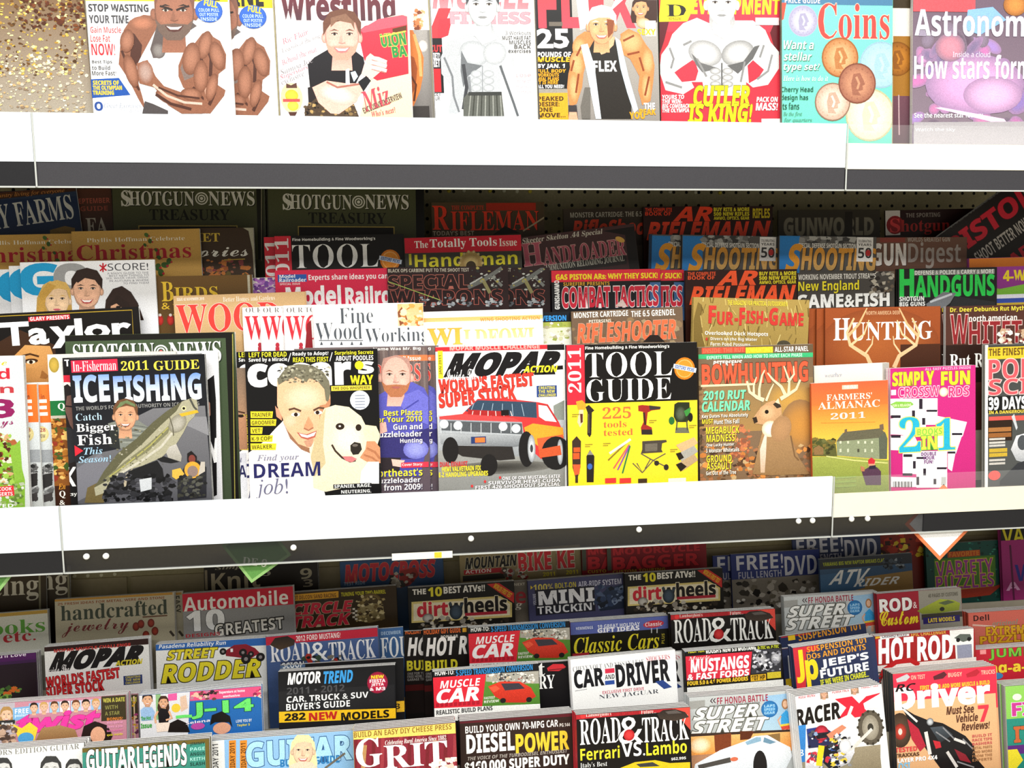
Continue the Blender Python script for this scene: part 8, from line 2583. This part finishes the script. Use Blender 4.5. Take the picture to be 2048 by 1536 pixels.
# ================================================================== the rack
H2 = -0.57                       # the middle fascia lies this much below the top one
XS = (-1.24, 0.0, 1.219, 2.44)
BACK = 0.372
rack = empty('magazine_rack', Matrix.Translation((0.61, 0.2, -1.72)), 'three-tier steel magazine rack with white shelf fronts and a perforated back panel', 'rack')
def part(mb, name, m, label=None):
    o = mb.build(name, m, None)
    o.parent = rack
    o.matrix_parent_inverse = rack.matrix_world.inverted()
    if label:
        o['label'] = label
    return o
M_SHEET = mat('tan_sheet', 'b3a684', 0.6, 0.0, 0.3, grain=0.06, gscale=90)
def add_rack():
    bp = part(MB().box(-1.24, BACK, -1.72, 2.44, BACK + 0.02, 0.6), 'back_panel', M_PANEL)
    holes = MB()
    Z0 = at(1440, 385, BACK)[2]
    spots = ((845, 381, 0), (898, 382, 1), (928, 382, 0), (980, 382, 1), (1008, 382, 0), (1034, 383, 0), (1060, 383, 1), (1340, 384, 0), (1391, 385, 0), (1440, 386, 1),
             (149, 1152, 0), (176, 1151, 0), (203, 1150, 0), (230, 1148, 0))
    lit_holes = [at(px, py, BACK)[0] for px, py, c in spots]
    for px, py, c in spots:  # bright discs paint the light seen in these holes
        p = at(px, py, BACK)
        part(MB().disc(p[0], BACK + 0.0004, p[2], 0.0036, 0.003, 8), 'lit_hole_disc', M_YLITHOLE if c else M_LITHOLE, 'hole lit yellow, its light painted as a disc' if c else 'hole lit white, its light painted as a disc')
    for r in range(-20, 40):
        z = Z0 - r * 0.0254
        if -0.20 < z < 0 or -0.74 < z < -0.60:
            for k in range(-20, 70):
                x = 0.0127 + k * 0.0254
                if abs(z - Z0) < .001 and any(abs(x - q) < .006 for q in lit_holes) or k % 2 and z < -0.6:
                    continue
                holes.disc(x, BACK + 0.0006, z, 0.0032, 0.001, 8)
    ho = part(holes, 'peg_holes', M_HOLE)
    ho['kind'] = 'stuff'
    ztop = at(205, 1155, BACK)[2]
    xg = at(259, 1165, BACK)[0]
    for x0, x1 in ((-1.235, xg - .004), (xg + .004, 2.43)):
        part(MB().box(x0, BACK - 0.004, ztop - 0.14, x1, BACK - 0.0005, ztop), 'back_sheet', M_SHEET)
    for zt, name in ((0.0, 'top'), (H2, 'middle')):
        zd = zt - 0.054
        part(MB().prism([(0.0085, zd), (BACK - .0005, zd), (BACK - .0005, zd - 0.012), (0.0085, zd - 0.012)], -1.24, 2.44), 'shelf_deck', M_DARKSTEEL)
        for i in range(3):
            x0, x1 = XS[i] + 0.0006, XS[i + 1] - 0.0006
            cream = i == 2
            zi = zt - (0.030 if cream else 0.0)
            zb = zt - (0.0702 if cream else 0.0681)
            part(MB().prism([(0.0, zi), (0.004, zi), (0.004, zb), (0.0, zb)], x0, x1), 'price_rail_insert', M_CREAM if cream else M_WHITE, 'cream insert strip' if cream else 'white insert strip')
            if cream:
                part(MB().prism([(-0.001, zt - 0.002), (0.0, zt - 0.001), (0.0015, zt - 0.030), (0.0, zt - 0.0302)], x0, x1), 'clear_lip', M_LIP, 'clear plastic lip')
            lower = i == 1 or (i == 2 and zt < 0)
            zz = zt - 0.1036
            m = M_BAND if zt == 0 and i > 0 else M_BLACK
            if zt < 0 and i > 0:
                m = M_SMOKE
            if zt < 0 and i == 2:
                xm = 1.219 + 0.165
                part(MB().prism([(0.001, zb), (0.004, zb), (0.004, zz), (0.001, zz)], x0, xm), 'lower_band', M_SMOKE, 'smoky see-through plastic band')
                part(MB().prism([(0.001, zb), (0.004, zb), (0.004, zz), (0.001, zz)], xm + .001, x1), 'lower_band', M_BLACK, 'opaque black band')
            else:
                part(MB().prism([(0.001, zb), (0.004, zb), (0.004, zz), (0.001, zz)], x0, x1), 'lower_band', m)
            part(MB().prism([(-0.0004, zz + .0015), (0.004, zz + .0015), (0.004, zz - 0.0008), (-0.0004, zz - 0.0008)], x0, x1), 'clear_edge', M_CLEAR)
            if i:
                part(MB().box(x0 - .0004, -0.0012, zz, x0 + 0.0018, -0.0002, zt), 'clear_seam', M_CLEAR)
    for px, py in ((173, 1113), (212, 1112), (587, 1095), (942, 1077), (1278, 1059), (1597, 1042), (1625, 1041), (1703, 1038), (1735, 1037)):
        p = at(px, py, 0.0)
        part(MB().disc(p[0], 0.0008, p[2], 0.0046, 0.003, 14), 'rivet', M_RIVET)
    # stepped tiers: a tread under each row and an upright lip in front of it
    for tier, up_ in (('ABCDE', 0.05), ('edcba', 0.125)):
        for k in tier:
            R = ROWS[k]
            tn = math.tan(R['lean'])
            z = R['step']
            yf = R['y'] + (z - R['z']) * tn          # where the row's front plane meets the tread
            front = yf - (R['near'] + 2.5) / 1000
            back = yf + (2.0 - R['far']) / 1000
            nxt = 0.03
            if k in 'A':
                prof = [(front + .004, z), (back, z), (back, z - .002), (front + .004, z - .002)]
                part(MB().prism(prof, -1.24, 2.44), 'step', M_STEEL)
                continue
            u = up_
            prof = [(front + u * tn, z + u), (front + .0015 + u * tn, z + u), (front + .0015, z), (front + .055, z), (front + .055, z - .002), (front, z - .002), (front, z - 0.05), (front - .0015, z - 0.05), (front - .0015, z)]
            part(MB().prism([(front + u * tn, z + u), (front + .0015 + u * tn, z + u), (front + .0015, z - .04), (front, z - .04)], -1.24, 2.44), 'riser', M_STEEL)
            part(MB().prism([(front + .002, z), (back, z), (back, z - .002), (front + .002, z - .002)], -1.24, 2.44), 'step', M_STEEL)
    for x in (-1.25, 2.44):
        part(MB().box(x, -0.0, -1.72, x + .01, BACK + .02, .6), 'side_panel', M_STEEL)
    part(MB().box(-1.24, -0.05, -1.72, 2.44, BACK, -1.45), 'base_deck', M_DARKSTEEL)
M_LIP = mat('clear_lip_plastic', 'f0f2f2', 0.15, 0, 0.5, alpha=0.05)
build_mags()
add_rack()
fl = MB().box(-4, -4.5, -1.74, 5, 1.2, -1.72).build('floor', M_FLOOR)
fl['kind'] = 'structure'
bpy.data.objects.remove(_fo)
